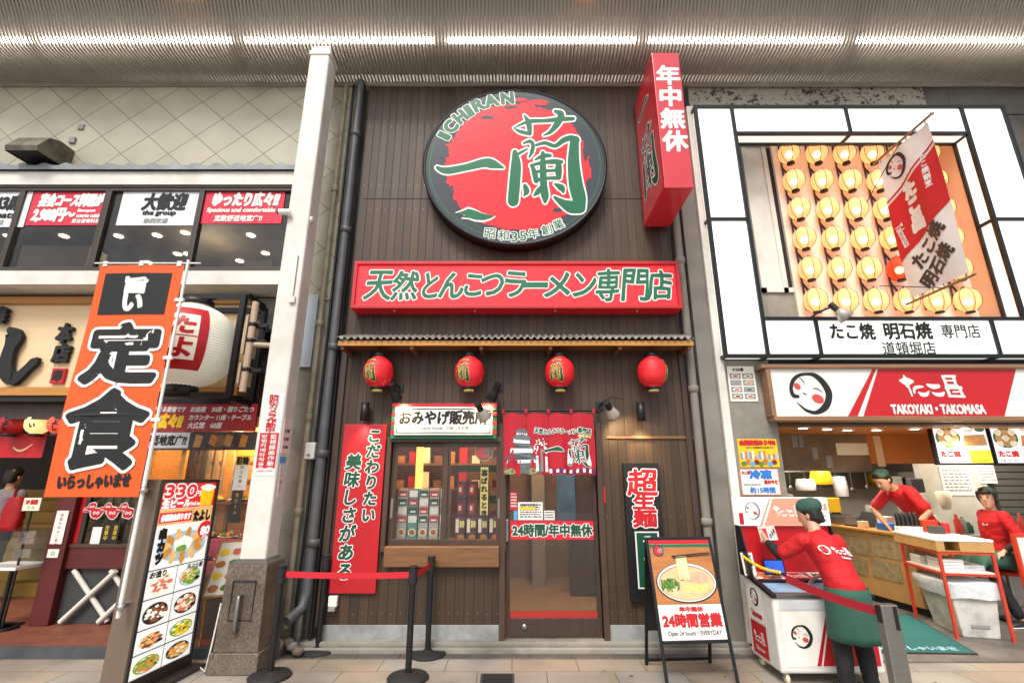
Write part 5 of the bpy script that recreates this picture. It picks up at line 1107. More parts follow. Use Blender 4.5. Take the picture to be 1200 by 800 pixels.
def wall_lantern(x, z, paper, label):
    t = thing('wall_lantern', label, 'lantern', (x, YR, z - .12), 'glowing lanterns on the balcony board')
    m_ = MB(); m_.lathe(lantern_prof(.130, .295, .055, 7, 28, .0), (x, YR, z), paper, 20); m_.build('paper_body', t)
    m_ = MB(); m_.lathe([(0, 0), (.05, 0), (.05, .012), (0, .012)], (x, YR, z + .142), 'wood_dark', 14); m_.cut(); m_.lathe([(0, -.022), (.05, -.022), (.05, 0), (0, 0)], (x, YR, z - .142), 'black', 14)
    for k in range(6):
        a = k * math.pi / 3 + .3; m_.tube([(x + (r + .003) * math.cos(a), YR + (r + .003) * math.sin(a), z + v) for r, v in lantern_prof(.130, .295, .055, 7, 8, 0)], .0035, 'wood_dark', 4, False)
    m_.build('frame', t)
    m_ = MB(); m_.ball((x, YR, z - .02), .05, 'bulb_core', 10); m_.build('bulb', t)
    m_ = MB(); m_.tube([(x, YR, z + .155), (x + .02, YR + .02, z + .19), (x + .05, RB - .055, z + .17)], .009, 'wood_dark', 6); m_.tube([(x - .05, RB - .062, z + .30), (x + .06, RB - .062, z + .12)], .012, 'wood_dark', 6); m_.tube([(x - .04, RB - .06, z + .34), (x - .04, RB - .06, z - .08)], .012, 'wood_dark', 6); m_.build('hook', t)
    return t
LG = 'one of the identical glowing cream paper lanterns in rows on the peach board'
base_l = None
for r_ in range(6):
    for c_ in range(6):
        x, z = 3.757 + .376 * c_, 5.88 - .424 * r_
        if (r_, c_) == (4, 3): wall_lantern(x, z, 'lamp_paper_red', 'single red orange lantern among the cream ones, half behind the flag'); continue
        if base_l is None: base_l = wall_lantern(x, z, 'lamp_paper', LG); b0 = (x, z)
        else: copy_thing(base_l, (x, YR, z - .12))

# ------------------------------------------------------------------ shop logo pieces
mat('cheek', 'c94b46', .6, var=.3, vs=60)
def face_logo(mb, box, w=.002, ink='ink', cheek='cheek', flip=False):
    u0, v0, u1, v1 = box
    tf = lambda a, b: ((u0 + (a - 80) / 600 * (u1 - u0)), v1 - (b - 130) / 580 * (v1 - v0)); k = 1
    mb.brush([(185, 460, 22), (120, 445, 30), (102, 350, 26), (150, 240, 28), (250, 168, 22), (380, 152, 20), (480, 175, 34), (570, 265, 44), (628, 400, 48), (602, 520, 46), (530, 615, 44), (400, 678, 26), (275, 650, 20), (205, 592, 12), (155, 540, 5)], ink, w, 0, None, tf)
    for cx, cy, rx, ry, s_ in ((195, 322, 48, 46, 1), (460, 492, 82, 64, 2)):
        pts = [(*tf(cx + rx * math.cos(a * .4488) * (1 + .05 * (a % 2)), cy + ry * math.sin(a * .4488 + .25)), w + .0005) for a in range(14)]; mb.raw(pts, [tuple(range(14))], cheek)
    for st in ([(250, 205, 5), (280, 235, 6), (305, 275, 5)], [(415, 352, 5), (480, 356, 7), (535, 400, 4)], [(262, 415, 6), (300, 430, 8)]): mb.brush(st, ink, w + .001, 0, None, tf, 3)
TAKO = [[(138, 132, 12), (200, 140, 44), (268, 140, 18)], [(188, 78, 8), (200, 130, 28), (205, 185, 20)], [(215, 190, 11), (232, 288, 10)], [(264, 258, 11), (276, 212, 16), (330, 196, 15), (374, 196, 8)], [(312, 252, 8), (340, 276, 20), (390, 276, 20), (424, 246, 9)],
        [(428, 176, 14), (480, 194, 26), (545, 190, 20)], [(462, 256, 8), (500, 276, 19), (560, 276, 20), (588, 256, 11)],
        [(618, 92, 15), (638, 185, 17)], [(735, 88, 17), (738, 180, 17)], [(612, 86, 13), (748, 86, 15)], [(640, 132, 9), (740, 132, 9)], [(625, 180, 12), (755, 184, 12)], [(628, 205, 19), (648, 290, 17)], [(772, 210, 18), (786, 290, 17)], [(622, 206, 15), (788, 206, 16)], [(636, 290, 13), (803, 298, 13)], [(690, 250, 9), (748, 248, 9)]]
def tako(mb, box, m, w=.002, fun=None):
    u0, v0, u1, v1 = box
    tf = lambda a, b: ((u0 + (a - 120) / 690 * (u1 - u0)), v1 - (b - 65) / 245 * (v1 - v0))
    for st in TAKO: mb.brush(st, m, w, 0, None, tf, 4)

YT2 = 5.33
tk = thing('takoyaki_sign', 'white and red takoyaki shop sign with a round brush face, framed by wooden rails', 'sign', (4.7, YT2, 2.3))
zt1, zb1 = P(1050, 432, YT2)[1], P(1050, 488, YT2)[1]; xL = P(903, 460, YT2)[0]; xR = 6.7
m_ = MB(); m_.box((xL + .02, YT2, zb1), (xR, YT2 + .1, zt1), 'paper'); m_.build('panel', tk)
m_ = MB(); m_.box((xL - .08, YT2 - .04, zt1), (xR, YT2 + .15, zt1 + .045), 'wood_rail'); m_.box((xL - .02, YT2 - .05, zb1 - .05), (xR, YT2 + .15, zb1), 'wood_rail'); m_.box((xL - .03, YT2 - .03, zb1), (xL + .02, YT2 + .12, zt1), 'wood_rail'); m_.build('rail', tk, bevel=.008)
m_ = MB(front(YT2))
K = lambda a, b: P(880 + a * .2667, 420 + b * .2667, YT2)
def zq(b): return zt1 - (b - 42) / (243 - 42) * (zt1 - zb1)
def xq(a, b): return K(a, b)[0]
for pts in (((532, 44), (548, 44), (466, 242), (423, 242)), ((557, 44), (1163, 44), (1110, 242), (491, 242))): m_.poly([(xq(a, b), zq(b)) for a, b in pts][::-1], .003, 'red')
face_logo(m_, (xq(172, 150), zq(236), xq(357, 150), zq(58)), .003)
tako(m_, (xq(652, 120), zq(165), xq(928, 120), zq(66)), 'white', .005)
m_.text('TAKOYAKI・TAKOMASA', (xq(615, 215), zq(231), xq(1025, 215), zq(194)), 'white', .006, .005); m_.build('lettering', tk)

# ------------------------------------------------------------------ flag on two poles square to the wall
XF = 4.57; fy0, fy1, fz0, fz1 = 4.47, 5.2, 3.62, 5.41
fl = thing('shop_flag', 'red and white cloth shop flag hung between two poles in front of the lanterns', 'flag', (XF, fy1, fz0))
ff0 = frame((XF, fy1, fz0), (0, -1, 0), (0, 0, 1)); fw_, fh_ = fy1 - fy0, fz1 - fz0
ff = lambda u, v, w: ff0(u, v, w + .018 * math.sin(u * 13 + v * 1.5) * (.4 + .6 * math.sin(v / fh_ * math.pi)))
m_ = MB(ff); mat('flag_white', 'e2dad4', .75, var=.05); mat('flag_red', 'c3151c', .7, var=.06)
grid(m_, 0, 0, fw_, fh_, 0, 'flag_white', 14, 24); m_.build('cloth', fl)
m_ = MB(ff)
def dq(u0, v0a, v0b, v1a, v1b, m, w, nu=14, nv=16):   # band between two slanted lines (values at far and near edge)
    vs = []
    for j in range(nv + 1):
        for i in range(nu + 1):
            t = i / nu; lo = v0a + (v0b - v0a) * t; hi = v1a + (v1b - v1a) * t; vs.append((fw_ * t, fh_ * (lo + (hi - lo) * j / nv), w))
    m_.raw(vs, [(j * (nu + 1) + i, j * (nu + 1) + i + 1, (j + 1) * (nu + 1) + i + 1, (j + 1) * (nu + 1) + i) for j in range(nv) for i in range(nu)], m, True)
dq(0, .25, .46, .66, .84, 'flag_red', .004); dq(0, .68, .86, .695, .875, 'flag_red', .004, 14, 1)
face_logo(m_, (fw_ * .1, fh_ * .80, fw_ * .52, fh_ * .975), .005)
m_.vtext('たこ昌', fw_ * .44, fh_ * .735, .20, 'white', .205, bold=.020, w=.006); m_.vtext('たこ焼割烹', fw_ * .78, fh_ * .84, .075, 'white', .085, bold=.003, w=.006); m_.text('Takomasa', (fw_ * -.06, fh_ * .39, fw_ * .36, fh_ * .44), 'white', .002, .006, rot=R(-78))
m_.text('たこ焼', (fw_ * .16, fh_ * .22, fw_ * .86, fh_ * .33), 'wood_dark', .008, .005, 0, rot=R(38), wave=.05); m_.text('明石焼', (fw_ * .24, fh_ * .07, fw_ * .9, fh_ * .18), 'wood_dark', .008, .005, 0, rot=R(38), wave=.05); m_.build('print', fl)
m_ = MB(); m_.tube([(XF, fy0 - .06, fz1 + .05), (XF, YL - .02, fz1 + .05)], .014, 'wood_rail', 8); m_.ball((XF, fy0 - .07, fz1 + .05), .022, 'steel', 8); m_.cut(); m_.tube([(XF, fy0 - .06, fz0 - .04), (XF, YL - .02, fz0 - .04)], .014, 'wood_rail', 8); m_.build_each('pole', fl); m_ = MB()
for i in range(6):
    y = fy0 + .03 + i * (fw_ - .06) / 5; m_.tube([(XF, y, fz1 + .06), (XF, y, fz1 - .01)], .008, 'steel', 5); m_.tube([(XF, y, fz0 - .05), (XF, y, fz0 + .01)], .008, 'steel', 5)
m_.build('ring_chain', fl); m_ = MB(); m_.tube([(XF, fy0 + .36, fz1 + .05), (XF - .2, YL - .02, fz1 - .5)], .005, 'black', 5); m_.cut(); m_.tube([(XF, fy0 + .3, fz0 - .04), (XF - .25, YL, fz0 + .2)], .005, 'black', 5); m_.build_each('guy_wire', fl)

x, z = P(985, 366, 5.12); clm = thing('clamp_lamp', 'silver clamp lamp pointing down over the white lit lettering', 'lamp', (x, 5.12, z)); d = Vector((.5, -.25, -.75)).normalized(); o_ = Vector((x - .03, 5.12, z + .03))
m_ = MB(); m_.lathe([(.03, 0), (.05, .02), (.09, .13), (.085, .13), (.04, .02)], tuple(o_), 'lamp_shell', 18, tuple(d)); m_.build('shade', clm); m_ = MB(); m_.tube([tuple(o_ - d * .10), tuple(o_ + d * .01)], .035, 'black', 12); m_.tube([tuple(o_ - d * .06), (x - .2, 5.2, z + .03), (x - .26, 5.29, z - .03)], .012, 'black', 6); m_.build('body', clm); m_ = MB(); m_.ball(tuple(o_ + d * .07), .03, 'lamp_glow', 8); m_.build('bulb', clm)

# ------------------------------------------------------------------ posters on the grey jamb
def poster(name, b, Y, bgm, label, rows, cat='poster', extra=None):
    m_ = MB(front(Y)); m_.box((b[0], b[1], -.004), (b[2], b[3], .0), bgm); W_, Hh = b[2] - b[0], b[3] - b[1]
    for s_, u0, v0, u1, v1, mm, bd in rows: m_.text(s_, (b[0] + W_ * u0, b[1] + Hh * v0, b[0] + W_ * u1, b[1] + Hh * v1), mm, bd, .003)
    if extra: extra(m_, b, W_, Hh)
    return tag(m_.build(name), label, cat)
def dishes(m_, b, W_, Hh):
    for i in range(4):
        for j in range(2):
            u, v = b[0] + W_ * (.27 + .46 * j), b[1] + Hh * (.14 + .19 * i); m_.rect(u - W_ * .2, v - Hh * .07, u + W_ * .2, v + Hh * .08, .002, 'grey'); m_.disc(u, v, W_ * .15, Hh * .05, .004 + .0003 * (i * 2 + j), ('cream', 'white', 'plate_blue')[(i + j) % 3], 12); m_.disc(u, v, W_ * .1, Hh * .03, .006 + .0003 * (i * 2 + j), ('meat', 'fried', 'salmon')[(i * 2 + j) % 3], 10, .3, i)
poster('menu_poster', B(854, 429, 886, 470, 5.44), 5.442, 'paper', 'cream menu poster with eight small dish photos just under the lit frame', [('お品書', .2, .86, .6, .95, 'ink', .001)], extra=dishes)
def city(m_, b, W_, Hh):
    rnd = random.Random(5)
    for i in range(16): u = b[0] + W_ * (.04 + .058 * i); m_.rect(u, b[1] + Hh * .28, u + W_ * .05, b[1] + Hh * (.36 + .22 * rnd.random()), .003 + i * .0001, ('grey', 'paper', 'salmon', 'plate_blue')[i % 4])
    for i in range(8): m_.disc(b[0] + W_ * (.1 + .11 * i), b[1] + Hh * (.12 + .05 * (i % 2)), W_ * .07, Hh * .09, .005 + i * .0002, ('leaf', 'fried', 'sky_blue', 'dark_red')[i % 4], 10, .3, i)
mat('poster_yellow', 'eebd1d', .55, var=.12, vs=20); poster('yellow_poster', B(865.5, 514, 912, 547, 5.44), 5.442, 'poster_yellow', 'yellow poster with red heading and small pictures on the grey jamb', [('全国放送あり中!!', .05, .78, .95, .95, 'red', .006), ('ただいま放送中のお店です', .2, .66, .9, .72, 'ink', .001)], extra=city)
mat('bluep', '2a6fc0', .5)
def redframe(m_, b, W_, Hh):
    for a in ((0, 0, 1, .03), (0, .97, 1, 1), (0, .03, .025, .97), (.975, .03, 1, .97)): m_.rect(b[0] + W_ * a[0], b[1] + Hh * a[1], b[0] + W_ * a[2], b[1] + Hh * a[3], .002, 'salmon')
poster('time_poster', B(868, 548.5, 914, 580, 5.44), 5.442, 'paper', 'white poster with blue and red characters on the jamb, the yellow poster above it', [('冷凍', .26, .62, .80, .92, 'bluep', .01), ('たこ焼', .06, .78, .26, .9, 'red', .003), ('直火やど', .60, .42, .95, .56, 'red', .004), ('保存は急速冷凍', .08, .36, .5, .42, 'grey', .001), ('約15時間', .22, .08, .85, .30, 'bluep', .003)], extra=redframe)

# ------------------------------------------------------------------ takoyaki shop interior
mat('soffit_orange', 'c77a35', .45, var=.12, vs=1.5); w = MB(); w.box((2.66, 5.76, hz + .02), (RX + 2, 7.0, hz + .06), 'soffit_orange'); w.build('soffit', pb)
for i, (px, py) in enumerate(((941, 500.5), (969, 502), (993, 503), (1027, 503), (1072, 501.5), (1130, 501))):
    x, y = G(px, py, hz + .015); y = min(max(y, 5.95), 6.9); x = (px - 600) / F * (y * CT + (hz - H) * ST)
    dlt = thing('downlight', f"small glowing downlight in the orange soffit, {('nearest the posters', 'second from the posters', 'third from the posters', 'above the bending man', 'beside the menu screens', 'hidden over the menu screens')[i]}", 'downlight', (x, y, hz), 'downlights in the orange soffit')
    m_ = MB(); m_.lathe([(.05, .0), (.075, .0), (.078, .018), (.05, .018)], (x, y, hz), 'white', 16); m_.build('ring', dlt); m_ = MB(); m_.lathe([(0, .0), (.05, .0), (.05, .015)], (x, y, hz + .002), 'downlight', 14); m_.build('diffuser', dlt)
    lamp('downlight_beam', 'SPOT', (x, y, hz - .02), 26, (1, .82, .58), .05, (x, y, 0), 130, .7)
YH = 7.0
w = MB(); xh0, xh1 = 2.7, P(1018, 530, YH)[0]; mat('board_brown', '80664c', .6, var=.35, vs=2.2, grime=.3)
w.box((xh0, YH, P(960, 551, YH)[1]), (xh1, YH + .05, hz + .02), 'board_brown'); w.build('hood_board', pb)
w = MB(front(YH)); 
for px, py, dx in ((932, 516, 8), (938, 516, 6), (955, 530, 6), (972, 540, 7), (1000, 525, 40)):
    b = B(px - dx / 2, py - 6, px + dx / 2, py + 8, YH); w.rect(*b, .003, 'cream' if dx > 20 else 'grey'); w.cut()
w.build_each('hood_notice', pb)
w = MB(); w.box((xh1, YH - .01, P(1050, 543, YH)[1]), (P(1098, 525, YH)[0], YH + .05, hz + .02), 'soffit_orange'); w.build('kitchen_panel', pb)
w = MB(); x = P(1028, 525, YH)[0]; w.box((x - .05, YH - .03, 1.8), (x + .05, YH - .012, 2.22), 'wood_pale'); w.build('hanging_plaque', pb)
# back of the kitchen: steel shelf line, hood, hanging tools
mat('kitchen_steel', '8f8d86', .35, .8, var=.25, vs=3); mat('cabinet_grey', '77726a', .5, .2, var=.25, vs=2)
kt = thing('kitchen_range', 'steel kitchen range and hood along the back wall of the takoyaki shop', 'kitchen range', (5.2, 9.2, .1))
m_ = MB(); m_.box((2.8, 9.0, .02), (8.0, 9.58, .95), 'kitchen_steel'); m_.build('worktop', kt, bevel=.01)
m_ = MB(); m_.box((4.2, 8.9, 1.75), (7.4, 9.58, 2.4), 'kitchen_dark'); m_.build('hood', kt, bevel=.01)
m_ = MB(); m_.box((2.8, 9.3, 1.45), (8.0, 9.58, 1.48), 'kitchen_steel'); m_.build('shelf', kt)
rnd = random.Random(11)
for i in range(16):
    x = 3.3 + i * .29; h = .12 + .16 * rnd.random(); r = .05 + .04 * rnd.random(); y = 9.25 + .1 * rnd.random(); z = .95 if i % 2 else 1.48
    if i % 2 == 0: y = 9.44
    t = MB(); t.lathe([(0, 0), (r, 0), (r * 1.02, h * .8), (r * .7, h), (0, h)], (x, y, z), ('kitchen_steel', 'white', 'yellow', 'cream', 'dark_grey')[i % 5], 14)
    tag(t.build('kitchen_pot'), 'one of the pots and tubs along the back of the takoyaki kitchen', 'pot', 'pots at the back of the kitchen')
lamp('kitchen_light', 'AREA', (4.9, 8.0, 2.55), 50, (1, .93, .82), 1.2, (4.9, 8.0, 0)); lamp('kitchen_light', 'AREA', (7.4, 7.4, 2.55), 38, (1, .93, .82), 1.0, (7.4, 7.4, 0))
yb = MB(); b = B(968, 583, 985, 600, 7.9); yb.box((b[0], 7.9, b[1]), (b[2], 7.95, b[3]), 'yellow'); tag(yb.build('yellow_board', bevel=.01), 'small yellow board standing behind the freezer at the kitchen', 'board')
# wall with papers at the right of the kitchen
YP = 8.0
w = MB(); xw0, xw1 = P(1083, 580, YP)[0], P(1160, 580, YP)[0]; w.box((xw0, YP, .02), (xw1, YP + .1, 2.6), 'kitchen_wall'); w.build('partition', pb)
def papers(name, b, lab, lines, seed):
    m_ = MB(front(YP)); m_.box((b[0], b[1], .0), (b[2], b[3], .008), 'paper'); notice(m_, b, 'paper', lines, .010, seed=seed, m='grey'); return tag(m_.build(name), lab, 'notice')
papers('wall_paper_sheet', B(1103, 546, 1138, 580, YP), 'large white notice sheet with printed lines behind the seated woman', 7, 3); papers('wall_calendar', B(1146, 545, 1166, 566, YP), 'small white calendar sheet with a red corner under the menu screens', 5, 6)
m_ = MB(); b = B(1069, 560, 1084, 577, 7.6); m_.box((b[0], 7.6, b[1]), (b[2], 7.72, b[3]), 'dark_grey'); m_.tube([((b[0] + b[2]) / 2, 7.66, b[1]), ((b[0] + b[2]) / 2, 7.66, .4)], .02, 'deep_green', 8); tag(m_.build('broom', bevel=.02), 'dark headed broom with a green handle hung beside the kitchen partition', 'broom')
m_ = MB(); x, z = P(1107, 586, 7.8); m_.lathe([(0, -.13), (.05, -.13), (.09, .02), (.11, .12), (.06, .14)], (x, 7.8, z), 'cream', 14); tag(m_.build('paper_cup_stack'), 'cream cone of stacked paper cups on the kitchen partition', 'cups')
mat('louvre_grey', '6f6b63', .5, .4, var=.15); w = MB(); xs0 = P(1164, 560, 8.3)[0]
for i in range(22): w.box((xs0, 8.3, .1 + i * .11), (xs0 + 2.5, 8.34, .19 + i * .11), 'louvre_grey')
w.build('shutter_slat', pb)
# counter with sketch posters
mat('counter_wood', 'bd9258', .45, var=.15, vs=2, stretch=(14, 1.2, 1.2))
ct = thing('serving_counter', 'long wooden serving counter with faded sketches on its side', 'counter', (5.3, 7.4, .01))
cf = frame((5.06, 6.58, .0), (-.10, 1, 0), (0, 0, 1)); # u along depth, v up, w towards +x
m_ = MB(cf); m_.box((0, .10, 0), (2.2, .92, .55), 'counter_wood'); m_.build('body', ct, bevel=.006); m_ = MB(cf); m_.box((.0, .012, .04), (2.2, .10, .5), 'rubber'); m_.build('kick_board', ct); m_ = MB(cf); m_.box((-.03, .92, -.04), (2.25, .955, .58), 'wood_gold'); m_.build('top', ct, bevel=.006)
mat('sketch', '9c8a68', .7, var=.35, vs=14)
m_ = MB(cf)
for a, b, c, d in ((.05, .62, .62, .86), (.66, .60, 1.2, .84), (.25, .34, .72, .58), (.8, .33, 1.3, .56)): m_.box((a, b, -.008), (c, d, 0), 'sketch')
m_.build('sketch_sheet', ct)
def cobj(name, lab, cat, u, v, fn):
    m_ = MB(frame(cf(u, .956, v), (-.10, 1, 0), (0, 0, 1))); fn(m_); return tag(m_.build(name, bevel=.006), lab, cat)
def lap(m_): m_.box((-.16, 0, -.12), (.16, .02, .12), 'black'); m_.raw([(-.16, .02, .1), (.16, .02, .1), (.16, .2, .2), (-.16, .2, .2), (-.16, .02, .115), (.16, .02, .115), (.16, .2, .215), (-.16, .2, .215)], [(0, 3, 2, 1), (4, 5, 6, 7), (0, 1, 5, 4), (1, 2, 6, 5), (2, 3, 7, 6), (3, 0, 4, 7)], 'black')
cobj('register', 'black flat screen register on the counter between the two aproned workers', 'cash register', 1.05, .2, lap)
cobj('blue_tray', 'blue plastic box on the counter in front of the bending man', 'box', .5, .2, lambda m_: m_.box((-.13, 0, -.1), (.13, .09, .1), 'bluep'))
cobj('beige_tub', 'round beige tub standing on the counter edge', 'tub', .18, .12, lambda m_: m_.lathe([(0, 0), (.09, 0), (.1, .03), (.1, .17), (.085, .2), (0, .2)], (0, 0, 0), 'pale_wood', 16, (0, 1, 0)))
# menu screens
YM = 6.2
for i, (a, b_) in enumerate(((1090.5, 1163), (1157, 1232))):
    mid = 521; x0, z0, x1, z1 = B(a + 4, 497, b_ - 2, 544.5, YM); z0 = P(1126, 544.5, YM)[1]; z1 = P(1126, 497, YM)[1]
    if i: x0 = lastx + .012; x1 = x0 + lastw
    lastx, lastw = x1, x1 - x0
    t = thing('menu_screen', ('lit menu screen of takoyaki plates, whole in view, beside the orange panel', 'lit menu screen cut off by the edge of the photo')[i], 'screen', (x0, YM, z0), 'lit menu screens over the counter')
    m_ = MB(); m_.box((x0, YM, z0), (x1, YM + .06, z1), 'black'); m_.build('case', t, bevel=.004)
    mat(f'screen_white{i}', 'e9eef2', .3, emit=.55); m_ = MB(front(YM)); W_, Hh = x1 - x0, z1 - z0
    m_.rect(x0 + .025, z0 + .025, x1 - .025, z1 - .025, .002, f'screen_white{i}')
    for nm, c_ in (('s_yellow', 'f2e23a'), ('s_food', 'b98f5e'), ('s_green', '3f6d4a'), ('s_wood', 'c98d4c'), ('s_blue', '3a64b0'), ('s_pale', 'e8d9bd'), ('s_red', 'd22a2a')):
        if nm not in MT: mat(nm, c_, .4, emit=.4, var=.25, vs=18)
    m_.rect(x0 + W_ * .58, z0 + .025, x1 - .025, z0 + Hh * .36, .003, 's_yellow' if i == 0 else 's_blue')
    m_.disc(x0 + W_ * .27, z0 + Hh * .66, W_ * .22, Hh * .25, .004, 's_green', 22)
    for k in range(9): m_.disc(x0 + W_ * (.15 + .12 * (k % 3)), z0 + Hh * (.52 + .14 * (k // 3)), W_ * .065, Hh * .085, .005 + k * .0003, ('s_pale', 's_food')[k % 2], 14, .2, k)
    m_.poly([(x0 + W_ * .52, z0 + Hh * .45), (x0 + W_ * .94, z0 + Hh * .48), (x0 + W_ * .92, z0 + Hh * .75), (x0 + W_ * .55, z0 + Hh * .72)], .005, 's_wood')
    for k in range(6): m_.disc(x0 + W_ * (.61 + .12 * (k % 3)), z0 + Hh * (.54 + .12 * (k // 3)), W_ * .05, Hh * .06, .007 + k * .0003, 's_food', 12, .2, k)
    m_.disc(x0 + W_ * .65, z0 + Hh * .87, W_ * .1, Hh * .07, .004, 's_pale', 14); m_.disc(x0 + W_ * .86, z0 + Hh * .87, W_ * .09, Hh * .06, .004, 's_green', 14)
    m_.text('たこ焼', (x0 + W_ * .08, z0 + Hh * .2, x0 + W_ * .42, z0 + Hh * .34), 's_red', .006, .006, wave=.05); m_.text('各種 600円 800円', (x0 + W_ * .08, z0 + Hh * .08, x0 + W_ * .42, z0 + Hh * .13), 'ink', .0, .006); m_.text('明石焼 900円', (x0 + W_ * .6, z0 + Hh * .08, x0 + W_ * .9, z0 + Hh * .14), 'ink', .0, .006); m_.build('display', t)
    m_ = MB(); m_.box(((x0 + x1) / 2 - .03, YM + .06, z1 - .15), ((x0 + x1) / 2 + .03, YM + .12, hz + .03), 'black'); m_.build('mount', t)
# red legged stand, trash bin, door mat
th_ = -.22; U_ = Vector((math.cos(th_), math.sin(th_), 0)); sx = frame((4.70, 5.76, 0), (U_.x, U_.y, 0), (-U_.y, U_.x, 0))   # u across, v back, w up
mat('leg_red', 'c23a20', .35, var=.05)
st = thing('red_stand', 'red steel legged stand with a wooden till drawer and white top', 'stand', sx(.2, .3, 0)); Wd, Dp = .50, .76
for u in (0, Wd):
    for v in (0, Dp): m_ = MB(sx); m_.box((u - .014, v - .014, .012), (u + .014, v + .014, .87), 'leg_red'); m_.build('leg', st)
m_ = MB(sx)
for z in (.64, .855):
    for v in (0, Dp): m_.box((.014, v - .012, z - .012), (Wd - .014, v + .012, z + .012), 'leg_red')
    for u in (0, Wd): m_.box((u - .012, .014, z - .0118), (u + .012, Dp - .014, z + .0118), 'leg_red')
m_.build('rail', st); m_ = MB(sx); m_.box((.012, .012, .652), (Wd - .012, Dp - .012, .664), 'white'); m_.build('shelf', st)
m_ = MB(sx); m_.box((-.02, -.02, .87), (.06, Dp + .12, .975), 'counter_wood'); m_.box((.20, -.02, .87), (Wd + .02, Dp + .12, .975), 'counter_wood'); m_.box((.06, .2, .87), (.20, Dp + .12, .975), 'counter_wood'); m_.box((.06, -.018, .87), (.20, .2, .876), 'counter_wood'); m_.build('till_drawer', st, bevel=.003); m_ = MB(sx); m_.box((-.025, -.025, .975), (Wd + .025, Dp + .12, 1.0), 'white'); m_.build('top', st, bevel=.004)
mat('plastic_bag', 'd5d8da', .35, var=.15, vs=20, bump=.5, bs=25); mat('bin_grey', 'c9c7bf', .5, var=.1, grime=.35, gs=5)
rnd = random.Random(3)
for i, (u, v, w0, d0, h0) in enumerate(((.14, .2, .2, .3, .12), (.35, .25, .2, .32, .06), (.12, .56, .2, .2, .10), (.36, .58, .22, .22, .05))):
    m_ = MB(sx); m_.box((u - w0 / 2, v - d0 / 2, .665), (u + w0 / 2, v + d0 / 2, .665 + h0), ('white', 'plastic_bag')[i % 2])
    for k in range(1, 4): m_.box((u - w0 / 2 - .003, v - d0 / 2 - .003, .665 + h0 * k / 4 - .002), (u + w0 / 2 + .003, v + d0 / 2 + .003, .665 + h0 * k / 4 + .002), 'grey')
    tag(m_.build('food_tray_stack', bevel=.006), ('taller front stack of white takeout trays on the red stand shelf', 'low front stack of clear takeout lids on the red stand shelf', 'taller back stack of white takeout trays on the red stand shelf', 'low back stack of clear takeout lids on the red stand shelf')[i], 'trays', 'takeout trays on the red stand shelf')
tb_ = thing('trash_bin', 'grey white trash bin with a clear plastic liner under the red legged stand', 'trash bin', sx(.27, .4, 0))
m_ = MB(sx); frus(m_, (.10, .08, .44, .60), (.04, .04, .48, .66), .012, .50, 'bin_grey'); m_.box((.18, .066, .1), (.36, .09, .15), 'grey'); m_.build('body', tb_, bevel=.015)
m_ = MB(sx); vs = []; rnd = random.Random(2)
ringp = [(.03, .03), (.15, .02), (.27, .025), (.38, .02), (.49, .03), (.5, .2), (.5, .4), (.49, .67), (.35, .68), (.15, .68), (.03, .67), (.02, .4), (.02, .2)]
for z, k in ((.40, .012), (.46, .02), (.53, .028), (.56, .01)):
    for p in ringp: vs.append((p[0] + (p[0] - .26) * k * 2 + rnd.uniform(-.012, .012), p[1] + (p[1] - .35) * k * 2 + rnd.uniform(-.012, .012), z + rnd.uniform(-.014, .014)))
n = len(ringp); m_.raw(vs, [(j * n + i, j * n + (i + 1) % n, (j + 1) * n + (i + 1) % n, (j + 1) * n + i) for j in range(3) for i in range(n)] + [tuple(range(3 * n, 4 * n))], 'plastic_bag', True); m_.build('liner', tb_)
mat('mat_teal', '135a58', .9, var=.3, vs=30, bump=.4, bs=200); m_ = MB(); q = [(3.50, 5.36), (4.47, 5.31), (4.92, 6.70), (3.95, 6.82)]
m_.prism(q, .013, .024, 'mat_teal'); mo = MB(frame((3.50, 5.36, .026), (.97, -.05, 0), (.45, 1.4, 0))); mo.text('いらっしゃいませ', (.10, .05, .86, .17), 'plate_blue', .006, 0, wave=.04)
dm = thing('door_mat', 'teal rubber backed doormat with pale welcome writing on the takoyaki shop floor', 'doormat', (4.2, 6, .013)); m_.build('mat', dm); m2 = MB(); m2.prism([(a + (a - 4.2) * .04, b + (b - 6.05) * .03) for a, b in q], .0125, .0215, 'rubber'); m2.build('rubber_edge', dm); mo.build('lettering', dm)
# odds and ends on the white topped stand
for i, (u, v, nm, lab, fn) in enumerate(((.12, .78, 'sauce_rack', 'dark rack of sauce bottles beside the beige tub', lambda m_: [m_.box((-.13, -.06, 0), (.13, .06, .06), 'white')] + [m_.lathe([(0, 0), (.028, 0), (.028, .13), (.012, .17), (0, .17)], (-.1 + .05 * k, 0, .06), 'black', 10) for k in range(5)]),
        (.34, .76, 'orange_box', 'orange red snack box on the white topped stand', lambda m_: m_.box((-.08, -.05, 0), (.08, .05, .14), 'leg_red')),
        (.44, .62, 'red_can', 'small red can on the white topped stand near the seated woman', lambda m_: m_.lathe([(0, 0), (.04, 0), (.04, .11), (.03, .125), (0, .125)], (0, 0, 0), 'red', 14)),
        (.3, .55, 'receipt_printer', 'small grey receipt printer on the white topped stand', lambda m_: m_.box((-.06, -.07, 0), (.06, .07, .09), 'dark_grey')))):
    m_ = MB(lambda a, b, c, u=u, v=v: sx(u + a, v + b, 1.0 + c)); fn(m_); tag(m_.build(nm, bevel=.004), lab, nm.split('_')[-1])
